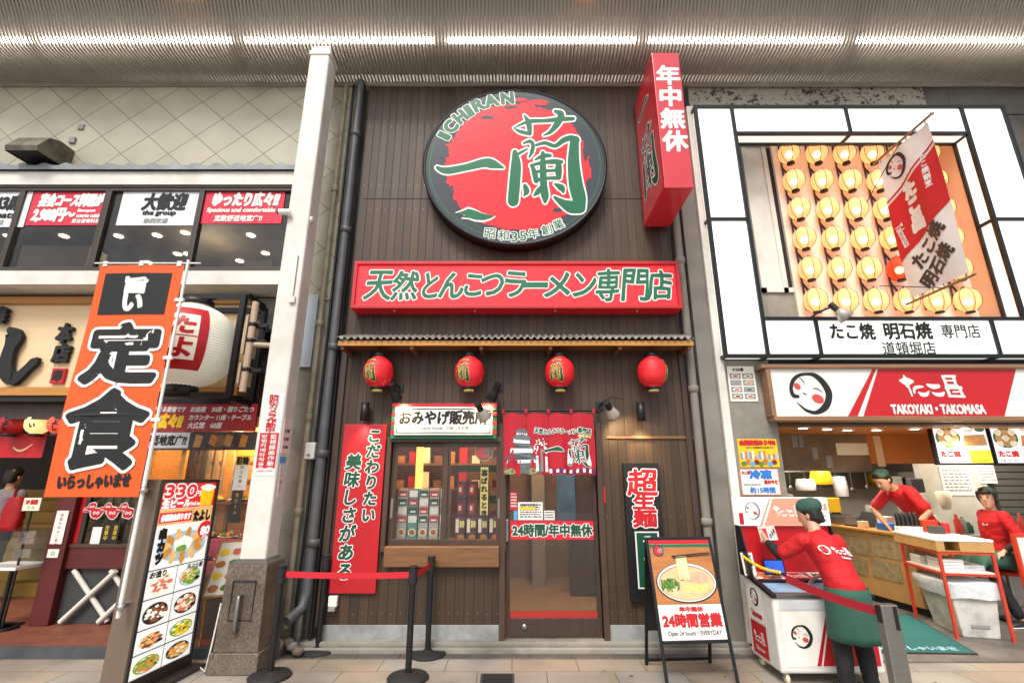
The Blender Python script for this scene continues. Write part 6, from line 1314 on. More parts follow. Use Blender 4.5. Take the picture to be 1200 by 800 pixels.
# ------------------------------------------------------------------ souvenirs behind the shop window
mat('noodle_red', 'b3262b', .4); mat('noodle_teal', '4d8d86', .4); mat('noodle_grey', 'a8aaa4', .4, var=.2, vs=20); mat('purple', '4a2a45', .45, var=.2, vs=20)
sh = MB(); sh.box((Wx0, YF + .13, Wz0 - .05), (Wx1, YF + .6, Wz0 + .02), 'wood_mid'); o = sh.build('window_shelf', rb)
for i in range(5):
    x = Wx0 + .11 + i * .118; z = Wz0 + .02; t = thing('noodle_carton', f"tall white cup noodle carton, {('outermost', 'second', 'third', 'fourth', 'fifth')[i]} from the window side by the tall red board", 'carton', (x, YF + .25, z), 'cup noodle cartons in the shop window')
    m_ = MB(); m_.box((x - .052, YF + .2, z), (x + .052, YF + .32, z + .56), ('noodle_grey', 'noodle_teal', 'noodle_grey', 'noodle_grey', 'noodle_grey')[i]); m_.build('box', t, bevel=.003)
    m_ = MB(front(YF + .2))
    for k in range(4): m_.rect(x - .046, z + .2 + k * .09, x + .046, z + .27 + k * .09, .002, ('noodle_red', 'white', 'deep_green')[(k + i) % 3]); m_.rect(x - .03, z + .215 + k * .09, x + .03, z + .235 + k * .09, .004, 'paper')
    m_.disc(x, z + .1, .042, .042, .002, 'cream', 18); m_.disc(x, z + .1, .03, .03, .004, 'fried', 18); m_.disc(x, z + .1, .014, .014, .006, 'noodle_red', 12); m_.build('print', t)
for i in range(4):
    x = xm + .15 + i * .125; z = Wz0 + .02; t = thing('noodle_pack', f"dark purple noodle gift pack in the front row, {('nearest the middle of the window', 'second from the middle of the window', 'third from the middle of the window', 'nearest the door')[i]}", 'gift pack', (x, YF + .25, z), 'purple noodle packs in the shop window')
    m_ = MB(); m_.box((x - .055, YF + .18, z), (x + .055, YF + .26, z + .25), 'purple'); m_.build('box', t, bevel=.003); m_ = MB(front(YF + .18)); m_.rect(x - .05, z + .10, x - .015, z + .24, .002, 'cream'); m_.disc(x + .01, z + .05, .04, .035, .003, 'fried', 14, .2, i); m_.text('豚骨', (x - .005, z + .15, x + .045, z + .22), 'lantern_gold', .002, .003); m_.build('print', t)
for i in range(6):
    x = xm + .14 + (i % 3) * .13; z = Wz0 + .27 + (i // 3) * .2; m_ = MB(); m_.box((x - .055, YF + .34, z), (x + .055, YF + .46, z + .19), ('purple', 'maroon', 'purple')[i % 3]); m_.rect(x - .04, z + .04, x + .02, z + .15, .002, 'noodle_red', front(YF + .34)); m_.rect(x - .03, z + .07, x + .0, z + .12, .004, 'cream', front(YF + .34)); tag(m_.build('gift_box', bevel=.003), 'one of the stacked dark gift boxes behind the purple packs in the shop window', 'box', 'gift boxes stacked in the shop window')
m_ = MB(); m_.box((xm + .12, YF + .33, Wz0 + .02), (xm + .56, YF + .48, Wz0 + .265), 'wood_dark'); m_.build('display_riser', rb)
b = B(563, 547, 572, 603, YF + .1); m_ = MB(front(YF + .1)); m_.box((b[0], b[1], 0), (b[2], b[3], .006), 'lantern_gold'); m_.vtext('喜ばれるとき', (b[0] + b[2]) / 2, b[3] - .03, .07, 'ink', .085, bold=.004, w=.008, wave=.04); tag(m_.build('hanging_tag'), 'long yellow tag with black brush writing hanging inside the shop window', 'sign')
b = B(555, 518, 580, 540, YF + .1); m_ = MB(front(YF + .1)); cu, cv = (b[0] + b[2]) / 2, (b[1] + b[3]) / 2; rr = .105; m_.disc(cu, cv, rr, rr, 0, 'sign_face_black', 28); m_.disc(cu, cv, rr * .8, rr * .8, .002, 'sign_face_red', 28, .1, 2); m_.ring(cu, cv, rr * .98, rr * .98, .008, .003, 'lantern_gold', 28); write(m_, RAN, fit_tf((cu + .0, cv - .06, cu + .08, cv + .06)), 'deep_green', 'white', 20, .004); tag(m_.build('round_emblem'), 'small round black and red emblem hanging inside the top of the shop window', 'emblem')

# ------------------------------------------------------------------ belt barriers
mat('belt_red', 'c4182a', .6, var=.05); mat('belt_dark', '98121f', .6, var=.05)
def stanchion(px, py, label, top=.87, post='black', r=.028):
    x, y = G(px, py); t = thing('barrier_post', label, 'barrier post', (x, y, 0), 'black belt barrier posts')
    m_ = MB(); m_.lathe([(0, 0), (.175, 0), (.178, .012), (.165, .026), (.06, .034), (.035, .05), (0, .05)], (x, y, 0), 'rubber', 32); m_.build('base', t)
    m_ = MB(); m_.tube([(x, y, .03), (x, y, top)], r, 'black', 14); m_.build('post', t)
    m_ = MB(); m_.tube([(x, y, top - .13), (x, y, top)], r + .010, 'rubber', 14); m_.lathe([(0, 0), (r + .012, 0), (r + .012, .014), (.02, .02), (0, .02)], (x, y, top), 'rubber', 14); m_.build('head', t)
    return t, Vector((x, y, top - .06))
def belt(t, a, b, sag, hw=.026, m='belt_red'):
    d = (b - a); d.normalize(); a2, b2 = a + d * .036, b - d * .036; m_ = MB(); n = 14; vs = []
    for i in range(n + 1):
        p = a2.lerp(b2, i / n); p = p - Vector((0, 0, sag * 4 * (i / n) * (1 - i / n)))
        vs += [(p.x, p.y, p.z - hw), (p.x, p.y, p.z + hw)]
    m_.raw(vs, [(2 * i, 2 * i + 2, 2 * i + 3, 2 * i + 1) for i in range(n)], m, False); m_.build('belt', t, solid=.0015)
t1, p1 = stanchion(316, 793, 'black barrier post closest to the granite plinth with a long red belt'); t2, p2 = stanchion(478, 795, 'black barrier post standing on the pavement before the souvenir window')
t3, p3 = stanchion(372, 763, 'black barrier post by the drainpipe beneath the tall red board'); t4, p4 = stanchion(501, 767, 'black barrier post on the kerb strip just before the door')
belt(t1, p1, p2, .01); belt(t2, p2, p4, .015)
# steel post with its red belt at the freezer
x, y = 2.68, 3.85; gp = thing('steel_post', 'flat brushed steel barrier post with a red belt reaching to the freezer', 'barrier post', (x, y, 0))
m_ = MB(); m_.box((x - .06, y - .035, .012), (x + .06, y + .035, .78), 'steel'); m_.build('post', gp, bevel=.008); m_ = MB(); m_.box((x - .14, y - .12, 0), (x + .14, y + .12, .012), 'steel'); m_.build('base', gp); m_ = MB(); m_.box((x + .02, y - .039, .62), (x + .045, y - .03, .77), 'black'); m_.box((x - .066, y - .02, .66), (x - .058, y + .02, .77), 'black'); m_.build('slot', gp)
yf0 = 4.60; zf = P(915, 672, yf0 - .02)[1]; xf_ = P(915, 672, yf0 - .02)[0]
belt(gp, Vector((x - .03, y, .72)), Vector((xf_ - .06, yf0 - .14, zf)), .02, .032, 'belt_dark'); k_ = MB(); k_.tube([(xf_ - .06, yf0 - .15, zf), (xf_ - .05, yf0 + .01, zf - .03)], .008, 'steel', 6); k_.build('hook', gp)

# ------------------------------------------------------------------ freezer cart
fx0, fx1, fyb = 2.235, 3.10, 5.12; mat('cart_white', 'dedcd6', .3, var=.04, grime=.1, gs=4)
fc = thing('freezer_cart', 'white ice chest freezer cart on castors with shop stickers and a lit header sign', 'freezer', ((fx0 + fx1) / 2, 4.85, 0))
zb_, ztf, ztb = .085, .655, .76
m_ = MB(); m_.raw([(fx0, yf0, zb_), (fx1, yf0, zb_), (fx1, fyb, zb_), (fx0, fyb, zb_), (fx0, yf0, ztf), (fx1, yf0, ztf), (fx1, fyb, ztb), (fx0, fyb, ztb)], [(0, 3, 2, 1), (4, 5, 6, 7), (0, 1, 5, 4), (1, 2, 6, 5), (2, 3, 7, 6), (3, 0, 4, 7)], 'cart_white'); m_.build('body', fc, bevel=.02)
sl = (ztb - ztf) / (fyb - yf0); lidf = lambda u, v, w: (u, yf0 + v, ztf + v * sl + w)
m_ = MB(lidf); m_.box((fx0 - .012, -.015, .002), (fx0 + .035, fyb - yf0, .035), 'black'); m_.box((fx1 - .035, -.015, .002), (fx1 + .012, fyb - yf0, .035), 'black'); m_.box((fx0 + .035, -.015, .002), (fx1 - .035, .03, .035), 'steel'); m_.box((fx0 + .035, .27, .002), (fx1 - .035, .30, .034), 'black'); m_.build('lid_frame', fc, bevel=.004)
m_ = MB(lidf); m_.box((fx0 + .035, .03, .003), (fx1 - .035, .27, .012), 'plate_blue'); m_.box((fx0 + .035, .30, .003), (fx1 - .035, fyb - yf0 - .02, .028), 'paper'); m_.build('lid_glass', fc)
m_ = MB(lidf); a, b_ = fx0 + .05, fx1 - .05
m_.rect(a, .31, a + .22, .45, .030, 'salmon'); rnd = random.Random(2)
for i in range(10): m_.disc(a + .02 + .2 * rnd.random(), .33 + .1 * rnd.random(), .03, .025, .032 + i * .0003, ('fried', 'cream', 'meat')[i % 3], 10, .3, i)
m_.rect(a + .26, .31, a + .52, .45, .030, 'red'); tako(m_, (a + .29, .335, a + .49, .425), 'white', .032); m_.text('冷凍たこ焼', (a + .55, .33, a + .72, .43), 'ink', .004, .030); m_.build('lid_sticker', fc)
m_ = MB(); m_.box((fx0 + .05, yf0 - .004, .565), (fx1 - .04, yf0 + .001, .632), 'info_grey'); m_.build('front_recess', fc)
m_ = MB(front(yf0)); w_ = fx1 - fx0
m_.rect(fx0 + .06, .14, fx1 - .03, .545, .003, 'paper'); face_logo(m_, (fx0 + .12, .27, fx0 + .30, .45), .005)
for p in (((fx0 + .30, .145), (fx0 + .335, .145), (fx0 + .46, .54), (fx0 + .44, .54)), ((fx0 + .35, .145), (fx1 - .03, .145), (fx1 - .03, .54), (fx0 + .475, .54))): m_.poly(p, .005, 'red')
tako(m_, (fx0 + .5, .35, fx0 + .8, .48), 'white', .007); m_.build('front_sticker', fc)
m_ = MB(frame((fx0, fyb, 0), (0, -1, 0), (0, 0, 1))); Ls = fyb - yf0
m_.rect(.06, .40, .34, .70, .003, 'paper'); face_logo(m_, (.12, .52, .27, .67), .005); m_.text('Takomasa', (.1, .43, .30, .48), 'red', .003, .005); m_.rect(.06, .12, .34, .385, .003, 'red'); tako(m_, (.10, .22, .30, .32), 'white', .005); m_.text('Takomasa', (.12, .16, .28, .19), 'white', .001, .005); m_.build('side_sticker', fc)
for x in (fx0 + .06, fx1 - .06):
    for y in (yf0 + .05, fyb - .06):
        m_ = MB(); m_.lathe([(0, -.012), (.036, -.012), (.038, 0), (.036, .012), (0, .012)], (x, y, .039), 'cream', 16, (1, 0, .001)); m_.box((x - .02, y - .012, .05), (x + .02, y + .012, zb_ + .001), 'steel'); m_.build('castor', fc)
# header of the cart
mat('header_pink', 'e88a72', .4, emit=.25); mat('header_white', 'f3f1ec', .4, emit=.42)
yh = 5.02; zh0, zh1 = 1.20, 1.46; hx0, hx1 = fx0 - .02, fx1 + .01
m_ = MB(); m_.box((hx0, yh, zh0), (hx1, 5.13, zh1), 'header_white'); m_.box((hx0 + .01, 5.06, ztb + .02), (hx1 - .01, 5.12, zh0), 'red'); m_.build('header', fc, bevel=.004)
m_ = MB(front(yh)); W_ = hx1 - hx0; h_ = zh1 - zh0
m_.poly([(hx0 + W_ * .27, zh0 + .003), (hx0 + W_ * .74, zh0 + .003), (hx0 + W_ * .86, zh1 - .003), (hx0 + W_ * .40, zh1 - .003)], .002, 'header_pink'); m_.poly([(hx0 + W_ * .22, zh0 + .003), (hx0 + W_ * .25, zh0 + .003), (hx0 + W_ * .38, zh1 - .003), (hx0 + W_ * .36, zh1 - .003)], .002, 'header_pink')
face_logo(m_, (hx0 + W_ * .08, zh0 + h_ * .2, hx0 + W_ * .25, zh0 + h_ * .85), .003, 'grey'); tako(m_, (hx0 + W_ * .38, zh0 + h_ * .3, hx0 + W_ * .72, zh0 + h_ * .75), 'white', .004)
m_.text('冷凍たこ焼', (hx0 + W_ * .8, zh0 + h_ * .55, hx0 + W_ * .98, zh0 + h_ * .8), 'header_pink', .004, .003); m_.text('お土産に', (hx0 + W_ * .78, zh0 + h_ * .15, hx0 + W_ * .96, zh0 + h_ * .4), 'grey', .003, .003); m_.rect(hx0 + .005, zh0 + .01, hx0 + .05, zh0 + .12, .002, 'red'); m_.build('header_lettering', fc)
m_ = MB()
for x in (hx0, hx1 - .012): m_.raw([(x + a, y, z) for a in (0, .012) for y, z in ((4.86, ztb - .01), (5.13, ztb - .01), (5.13, zh0 - .001), (yh, zh0 - .001))], [(0, 1, 2, 3), (7, 6, 5, 4), (0, 4, 5, 1), (1, 5, 6, 2), (2, 6, 7, 3), (3, 7, 4, 0)], 'black'); m_.cut()
m_.build_each('header_side', fc)
def lidobj(name, lab, cat, px, py, Y, w0, h0, face, extra):
    x, z = P(px, py, Y); z = ztf + (Y - yf0) * sl + .032; m_ = MB(frame((x, Y, z), (1, 0, 0), (0, .25, 1))); m_.box((-w0 / 2, 0, -.012), (w0 / 2, h0, 0), face); extra(m_, w0, h0); return tag(m_.build(name, bevel=.002), lab, cat)
lidobj('price_card', 'white card with red and black writing leaning at the freezer header side', 'card', 876, 640, 4.98, .11, .2, 'paper', lambda m_, w, h: [m_.vtext('冷凍たこ焼', -.028, h - .02, .03, 'red', .034, bold=.002), m_.vtext('お持帰り', .02, h - .02, .032, 'ink', .036, bold=.002)])
lidobj('tablet', 'dark tablet with a lit blue screen on the freezer top', 'tablet', 906, 645, 4.99, .2, .14, 'black', lambda m_, w, h: [m_.rect(-w / 2 + .015, .02, w / 2 - .015, h - .015, .002, 'tablet_blue')] + [m_.rect(-w / 2 + .03 + .04 * k, .03 + .03 * (k % 3), -w / 2 + .06 + .04 * k, .05 + .03 * (k % 3), .003, 'poster_blue') for k in range(4)]) if mat('tablet_blue', '2a52c8', .3, emit=.5) else None
m_ = MB(); a = Vector((*P(870, 651, 4.88)[:1], 4.88, P(870, 651, 4.88)[1])); b = Vector((P(913, 670, 4.60)[0], 4.58, P(913, 670, 4.60)[1])); n = 40; L_ = []
for s_ in (0, math.pi):
    m_.tube([tuple(a.lerp(b, i / n) + Vector((0, math.cos(i * .9 + s_) * .008, math.sin(i * .9 + s_) * .008 - .03 * math.sin(i / n * math.pi)))) for i in range(n + 1)], .008, 'yellow', 6)
tag(m_.build('yellow_rope'), 'short twisted yellow rope tied across the freezer corner', 'rope')

# ------------------------------------------------------------------ A-frame ramen board
ya0 = 4.62; ax_, zA = P(799, 629, 4.86); tlx = P(757, 629, 4.9); ang = .06
bl_ = G(781, 806); br_ = G(868, 803); Ux = Vector((br_[0] - bl_[0], br_[1] - bl_[1], 0)); Wb = Ux.length; Ux.normalize(); Nb = Vector((-Ux.y, Ux.x, 0)); lean = .235; Hb = 1.12
Vx = (Vector((0, 0, 1)) * math.cos(lean) + Nb * math.sin(lean)); O_ = Vector((bl_[0], bl_[1], 0))
af = thing('a_frame_board', 'black A-frame pavement board showing a ramen bowl photo over red and black writing', 'pavement sign', tuple(O_ + Ux * Wb / 2))
bf = frame(O_, Ux, Vx); m_ = MB(bf); L_ = Hb / math.cos(lean); t_ = .028; zbm = .30
m_.box((0, 0, -.02), (t_, L_, .0), 'black_metal'); m_.box((Wb - t_, 0, -.02), (Wb, L_, 0), 'black_metal'); m_.box((t_, zbm, -.019), (Wb - t_, zbm + t_, -.001), 'black_metal'); m_.box((t_, L_ - t_, -.019), (Wb - t_, L_, -.001), 'black_metal'); m_.build('front_frame', af, bevel=.006)
mat('table_wood', 'b3723a', .5, var=.25, vs=5, stretch=(1, 6, 6)); mat('broth', 'd9b98a', .4, var=.15, vs=16); mat('noodle', 'e8c87a', .5, var=.2, vs=40); mat('onion', '6f9a3a', .6, var=.4, vs=60); mat('onion_dark', '3f6a22', .6, var=.3, vs=60); mat('pork', 'd6a58c', .5, var=.2, vs=25); mat('sauce_red', 'a62c1c', .5)
m_ = MB(bf); x0, x1, v0, v1 = t_, Wb - t_, zbm + t_, L_ - t_; w_, h_ = x1 - x0, v1 - v0; U = lambda t: x0 + w_ * t; V = lambda t: v0 + h_ * t
m_.box((x0, v0, -.016), (x1, v1, -.006), 'paper'); m_.build('panel', af)
m_ = MB(bf); e = -.006
m_.rect(x0, V(.335), x1, V(.93), e + .001, 'table_wood'); m_.rect(x0, V(.955), x1, v1, e + .001, 'red'); m_.rect(x0, V(.92), x1, V(.953), e + .0015, 'sign_green')
m_.disc(U(.14), V(.885), .05, .05, e + .003, 'sign_face_black', 24); m_.disc(U(.14), V(.885), .038, .038, e + .0036, 'sign_face_red', 24); write(m_, RAN, fit_tf((U(.13), V(.86), U(.22), V(.91))), 'deep_green', 'white', 20, e + .0042)
m_.disc(U(.52), V(.55), w_ * .49, h_ * .205, e + .002, 'plate_dark', 40); m_.disc(U(.52), V(.555), w_ * .47, h_ * .195, e + .0026, 'white', 40); m_.disc(U(.52), V(.55), w_ * .445, h_ * .176, e + .0032, 'sauce_red', 40); m_.disc(U(.52), V(.548), w_ * .435, h_ * .170, e + .0038, 'broth', 40)
m_.disc(U(.70), V(.60), w_ * .19, h_ * .062, e + .0046, 'pork', 24, .06, 3); m_.disc(U(.66), V(.50), w_ * .2, h_ * .05, e + .0044, 'noodle', 24, .12, 4); m_.disc(U(.45), V(.60), w_ * .06, h_ * .03, e + .0050, 'sauce_red', 18, .3, 5)
rnd = random.Random(9)
for i in range(150): m_.disc(U(.25 + max(-.13, min(.13, rnd.gauss(0, .07)))), V(.53 + max(-.06, min(.06, rnd.gauss(0, .027)))), .010, .008, e + .0054 + i * .00002, ('onion', 'onion_dark', 'leaf')[i % 3], 8, .3, i)
for i in range(40): m_.disc(U(.52 + .38 * (rnd.random() - .5) * 1.8), V(.548 + .13 * (rnd.random() - .5) * 1.6), .006 + .008 * rnd.random(), .004 + .004 * rnd.random(), e + .0042 + i * .00001, ('cream', 'noodle', 'pork')[i % 3], 8, .3, i)
for i in range(9): m_.brush([(U(.40 + .022 * i), V(.585), .005), (U(.405 + .021 * i), V(.70), .006), (U(.41 + .02 * i), V(.82), .005)], ('noodle', 'cream')[i % 2], e + .0064 + i * .0001)
m_.poly([(U(.34), V(.815)), (U(.98), V(.855)), (U(.98), V(.865)), (U(.34), V(.83))], e + .008, 'black'); m_.poly([(U(.36), V(.80)), (U(.98), V(.835)), (U(.98), V(.843)), (U(.36), V(.812))], e + .0082, 'black'); m_.build('picture', af)
m_ = MB(bf); m_.text('年中無休', (U(.33), V(.265), U(.70), V(.315)), 'red', .003, e + .002, wave=.04); m_.text('24時間営業', (U(.05), V(.12), U(.96), V(.245)), 'red', .006, e + .002, wave=.03); m_.text('Open 24 hours・EVERYDAY', (U(.1), V(.03), U(.93), V(.085)), 'ink', .0008, e + .002); m_.build('lettering', af)
Nw = Ux.cross(Vx); top = O_ + Vx * L_; Vk = Vector((0, 0, 1)) * math.cos(.2) - Nb * math.sin(.2); O2 = top - Vk * (Hb / math.cos(.2)); bk = frame(O2, Ux, Vk); Lk = Hb / math.cos(.2)
m_ = MB(bk); m_.box((0, 0, -.022), (t_, Lk - .02, -.002), 'black_metal'); m_.box((Wb - t_, 0, -.022), (Wb, Lk - .02, -.002), 'black_metal'); m_.box((t_, .03, -.02), (Wb - t_, .055, -.004), 'black_metal'); m_.box((t_, zbm, -.018), (Wb - t_, Lk - .05, -.008), 'black'); m_.build('rear_frame', af, bevel=.004)

# ------------------------------------------------------------------ illuminated tavern stand sign and orange banner
nx, ny = G(148, 800, .12); fx, fy = G(222, 765, .12); O_ = Vector((nx, ny, .0)); Uu = Vector((fx - nx, fy - ny, 0)); Ws = Uu.length; Uu.normalize(); Nn = Uu.cross(Vector((0, 0, 1)))
ls_ = thing('stand_sign', 'tall lit stand sign full of food photos in a brown metal case by the plinth', 'illuminated sign', tuple(O_ + Uu * Ws / 2)); sg = frame(O_, Uu, (0, 0, 1)); Hs = 1.635; mat('case_brown', '7d6c5d', .4, .35, var=.08)
zb0_ = .12; m_ = MB(sg); Dp = .20
m_.box((-.03, .03, -Dp), (Ws + .03, Hs, -.004), 'case_brown'); m_.build('case', ls_, bevel=.006); m_ = MB(sg)
for a, b, c, d in ((-.03, .03, Ws + .03, zb0_), (-.03, Hs - .03, Ws + .03, Hs), (-.03, zb0_, 0, Hs - .03), (Ws, zb0_, Ws + .03, Hs - .03)): m_.box((a, b, -.003), (c, d, .014), 'bronze')
m_.build('bezel', ls_, bevel=.003); m_ = MB(sg); m_.box((-.06, .005, -Dp - .08), (Ws + .06, .03, .14), 'bronze'); m_.build('foot_plate', ls_, bevel=.004)
for nm, c_ in (('p_white', 'f1f0ec'), ('p_red', 'd2232a'), ('p_tan', 'e2b472'), ('p_yellow', 'f2c11c'), ('p_fried', 'c98a3a'), ('p_leaf', '6f9b3e'), ('p_meat', '8a4e30'), ('p_salmon', 'd8755a'), ('p_dark', '2a2726'), ('p_cream', 'ece2c6'), ('p_blue', '9fbdd2'), ('p_foam', 'f6f3e8')): mat(nm, c_, .35, emit=.42, var=(0 if c_ in ('f1f0ec', 'd2232a') else .25), vs=22)
m_ = MB(sg); U = lambda t: Ws * t; V = lambda t: zb0_ + (Hs - .03 - zb0_) * (1 - t)   # t from top
wpx = lambda a: a * Ws
m_.rect(0, zb0_, Ws, Hs - .03, -.002, 'p_white')
m_.rect(0, V(.145), Ws, V(0), 0, 'p_red'); m_.text('330', (U(.05), V(.082), U(.60), V(.012)), 'p_red', .006, .003, .08, ('p_white', .012)); m_.text('円', (U(.61), V(.08), U(.70), V(.05)), 'p_white', .002, .003); m_.text('生ビール', (U(.04), V(.138), U(.52), V(.095)), 'p_white', .006, .003, .1); m_.text('Draft beer', (U(.54), V(.135), U(.74), V(.112)), 'p_white', .001, .003)
m_.poly([(U(.72), V(.14)), (U(.95), V(.14)), (U(.97), V(.035)), (U(.70), V(.035))], .004, 'p_yellow'); m_.disc(U(.835), V(.03), U(.15), .03, .005, 'p_foam', 20, .15, 2)
m_.rect(0, V(.235), Ws, V(.147), 0, 'p_tan'); m_.rect(U(.03), V(.222), U(.60), V(.165), .002, 'p_red'); m_.text('各種宴会承ります', (U(.06), V(.212), U(.57), V(.176)), 'p_white', .004, .004, .08); m_.text('たよし', (U(.64), V(.228), U(.96), V(.17)), 'ink', .008, .003, .0, wave=.06)
def dish(cu, cv, ru, rv, plate, foods, n, seed, w=.003, green=True):
    rnd = random.Random(seed); m_.disc(cu, cv, ru, rv, w, plate, 24); m_.disc(cu, cv, ru * .86, rv * .86, w + .0006, 'p_cream' if plate != 'p_dark' else 'p_dark', 24)
    n = n * 3
    for i in range(n):
        a = i * 2.399; q = math.sqrt((i + .4) / n) * .78; k = rnd.uniform(.10, .24); m_.disc(cu + ru * q * math.cos(a), cv + rv * q * math.sin(a), ru * k * 1.2, rv * k, w + .0014 + i * .00015, (foods + (foods[0], 'p_dark', 'p_foam', 'p_leaf'))[rnd.randrange(len(foods) * 2 if rnd.random() < .9 else len(foods) + 4) % (len(foods) + 4)] if i % 3 == 2 else foods[i % len(foods)], 10, .25, i + seed)
m_.disc(U(.52), V(.36), U(.44), .125, .002, 'p_blue', 30)
for i in range(11):
    a = i * 2 * math.pi / 11 + .2; m_.text('●', (U(.52 + .30 * math.cos(a)) - .06, V(.36) + .095 * math.sin(a) - .034, U(.52 + .30 * math.cos(a)) + .06, V(.36) + .095 * math.sin(a) + .034), ('p_fried', 'p_tan')[i % 2], 0, .003 + i * .0003, rot=a)
m_.disc(U(.52), V(.35), U(.17), .06, .008, 'p_foam', 16, .3, 3); m_.disc(U(.5), V(.375), U(.1), .03, .009, 'p_leaf', 12, .3, 4)
m_.vtext('串カツ', U(.13), V(.255), .085, 'ink', .096, bold=.010, w=.010, wave=.06); m_.disc(U(.9), V(.285), U(.15), .075, .009, 'p_red', 20); m_.text('80', (U(.8), V(.315), U(.97), V(.268)), 'p_white', .006, .011, .1, ('ink', .004)); m_.text('円', (U(.86), V(.337), U(.93), V(.318)), 'p_white', .001, .011)
rows = [.47, .618, .768, .885, 1.0]
for z in rows[:-1]: m_.rect(0, V(z) - .004, Ws, V(z) + .004, .003, 'ink')
for k in range(4):
    z0, z1 = rows[k], rows[k + 1]; m_.rect(U(.5) - .003, V(z1), U(.5) + .003, V(z0), .0032, 'ink'); cv = (V(z0) + V(z1)) / 2; rv = abs(V(z0) - V(z1)) * .36
    dish(U(.25), cv - .008, U(.2), rv, ('p_cream', 'p_dark', 'p_white', 'p_leaf')[k], (('p_salmon', 'p_foam', 'p_meat'), ('p_meat', 'p_foam', 'p_leaf'), ('p_meat', 'p_tan', 'p_salmon'), ('p_fried', 'p_leaf', 'p_salmon'))[k], 9, k * 7 + 1); dish(U(.75), cv - .004, U(.2), rv, ('p_blue', 'p_dark', 'p_leaf', 'p_dark')[k], (('p_leaf', 'p_tan', 'p_salmon'), ('p_salmon', 'p_cream', 'p_leaf'), ('p_yellow', 'p_leaf', 'p_cream'), ('p_tan', 'p_fried', 'p_meat'))[k], 9, k * 11 + 4)
m_.text('お造り', (U(.04), V(.51), U(.3), V(.477)), 'ink', .003, .009, .1); m_.text('天ぷら盛', (U(.66), V(.505), U(.95), V(.477)), 'ink', .002, .009, .1); m_.build('display', ls_)
# chrome clamps + banner pole
ob = thing('orange_banner', 'tall orange cloth banner with huge black and white characters on a white pole', 'banner', tuple(O_))
cpos = sg(-.03, 0, -.10); ppx, ppy = cpos[0] + .02, cpos[1] - .09
pole_top = P(211, 305, ppy)[1]
m_ = MB(); m_.tube([(ppx, ppy, .60), (ppx, ppy, 1.9)], .017, 'white', 10); m_.tube([(ppx, ppy, 1.9), (ppx, ppy, pole_top)], .013, 'white', 10)
x0, z0, x1, z1 = B(84, 312, 184, 581, ppy); x1 = ppx - .03; x0 = x1 - .80; z1 = pole_top - .05; z0 = P(110, 582, ppy)[1]
m_.tube([(ppx + .12, ppy, pole_top - .03), (x0 - .05, ppy, pole_top - .03)], .008, 'white', 8)
for z in (z1 - .35, z1 - .9, z1 - 1.45): m_.box((ppx - .05, ppy - .012, z - .015), (ppx + .03, ppy + .012, z + .015), 'white')
m_.build('pole', ob); m_ = MB()
for z in (1.55, .68): m_.ball((ppx + .02, ppy - .02, z), .03, 'chrome', 12); m_.tube([(ppx, ppy, z), (cpos[0], cpos[1] + .02, z)], .016, 'chrome', 8); m_.cut()
m_.build_each('clamp', ob)
W_, Hh = x1 - x0, z1 - z0
def ofx(u, v, w):
    t = (z1 - v) / Hh; s_ = (x1 - u) / W_
    return (u + .02 * t * s_ - .0, ppy - w - .014 * math.sin(s_ * 5 + t * 3) * s_ - .008 * math.sin(t * 9 + s_ * 2) * s_, v + .02 * s_ * math.sin(t * 3) * 0)
mat('banner_orange', 'e0571a', .7, var=.06, vs=2); m_ = MB(ofx); grid(m_, x0, z0, x1, z1, 0, 'banner_orange', 20, 40)
for t in (.06, .5, .94): m_.box((x0 + W_ * t - .02, z1 - .01, -.004), (x0 + W_ * t + .02, z1 + .04, .008), 'white')
m_.build('cloth', ob)
m_ = MB(ofx); U = lambda t: x0 + W_ * t; V = lambda t: z1 - Hh * t
grid(m_, U(.09), V(.235), U(.88), V(.04), .004, 'ink', 12, 6); m_.text('旨', (U(.36), V(.135), U(.62), V(.06)), 'white', .010, .006); m_.text('い', (U(.38), V(.215), U(.60), V(.145)), 'white', .014, .006)
m_.text('定', (U(.10), V(.535), U(.90), V(.285)), 'ink', .030, .006, .0, ('white', .026)); m_.text('食', (U(.08), V(.885), U(.92), V(.575)), 'ink', .028, .0075, .0, ('white', .026)); m_.text('いらっしゃいませ', (U(.12), V(.965), U(.88), V(.915)), 'ink', .007, .006, rot=.03); m_.build('lettering', ob)
# easel menu behind the stand sign
ez = thing('menu_easel', 'small gold framed menu board leaning on an easel behind the stand sign', 'menu board', (-3.1, 5.25, .0)); ex, ezz = P(256, 655, 5.2)
er = frame((P(240, 690, 5.2)[0], 5.16, P(240, 700, 5.2)[1]), (.8, .45, .0), (.08, .25, 1)); m_ = MB(er); m_.box((0, 0, -.015), (.26, .52, 0), 'wood_gold'); m_.rect(.02, .02, .24, .50, .002, 'paper'); rnd = random.Random(6)
for i in range(8): m_.disc(.07 + .11 * (i % 2), .08 + .11 * (i // 2), .045, .035, .004 + i * .0003, ('fried', 'leaf', 'yellow', 'salmon')[i % 4], 12, .3, i)
m_.build('board', ez); m_ = MB(); q = P(240, 690, 5.2)[0]; m_.tube([(q + .02, 5.2, P(240, 690, 5.2)[1] + .02), (q + .0, 5.27, .09)], .012, 'wood_gold', 6); m_.tube([(q + .2, 5.3, P(240, 690, 5.2)[1] + .02), (q + .26, 5.3, .09)], .012, 'wood_gold', 6); m_.build('easel_leg', ez)
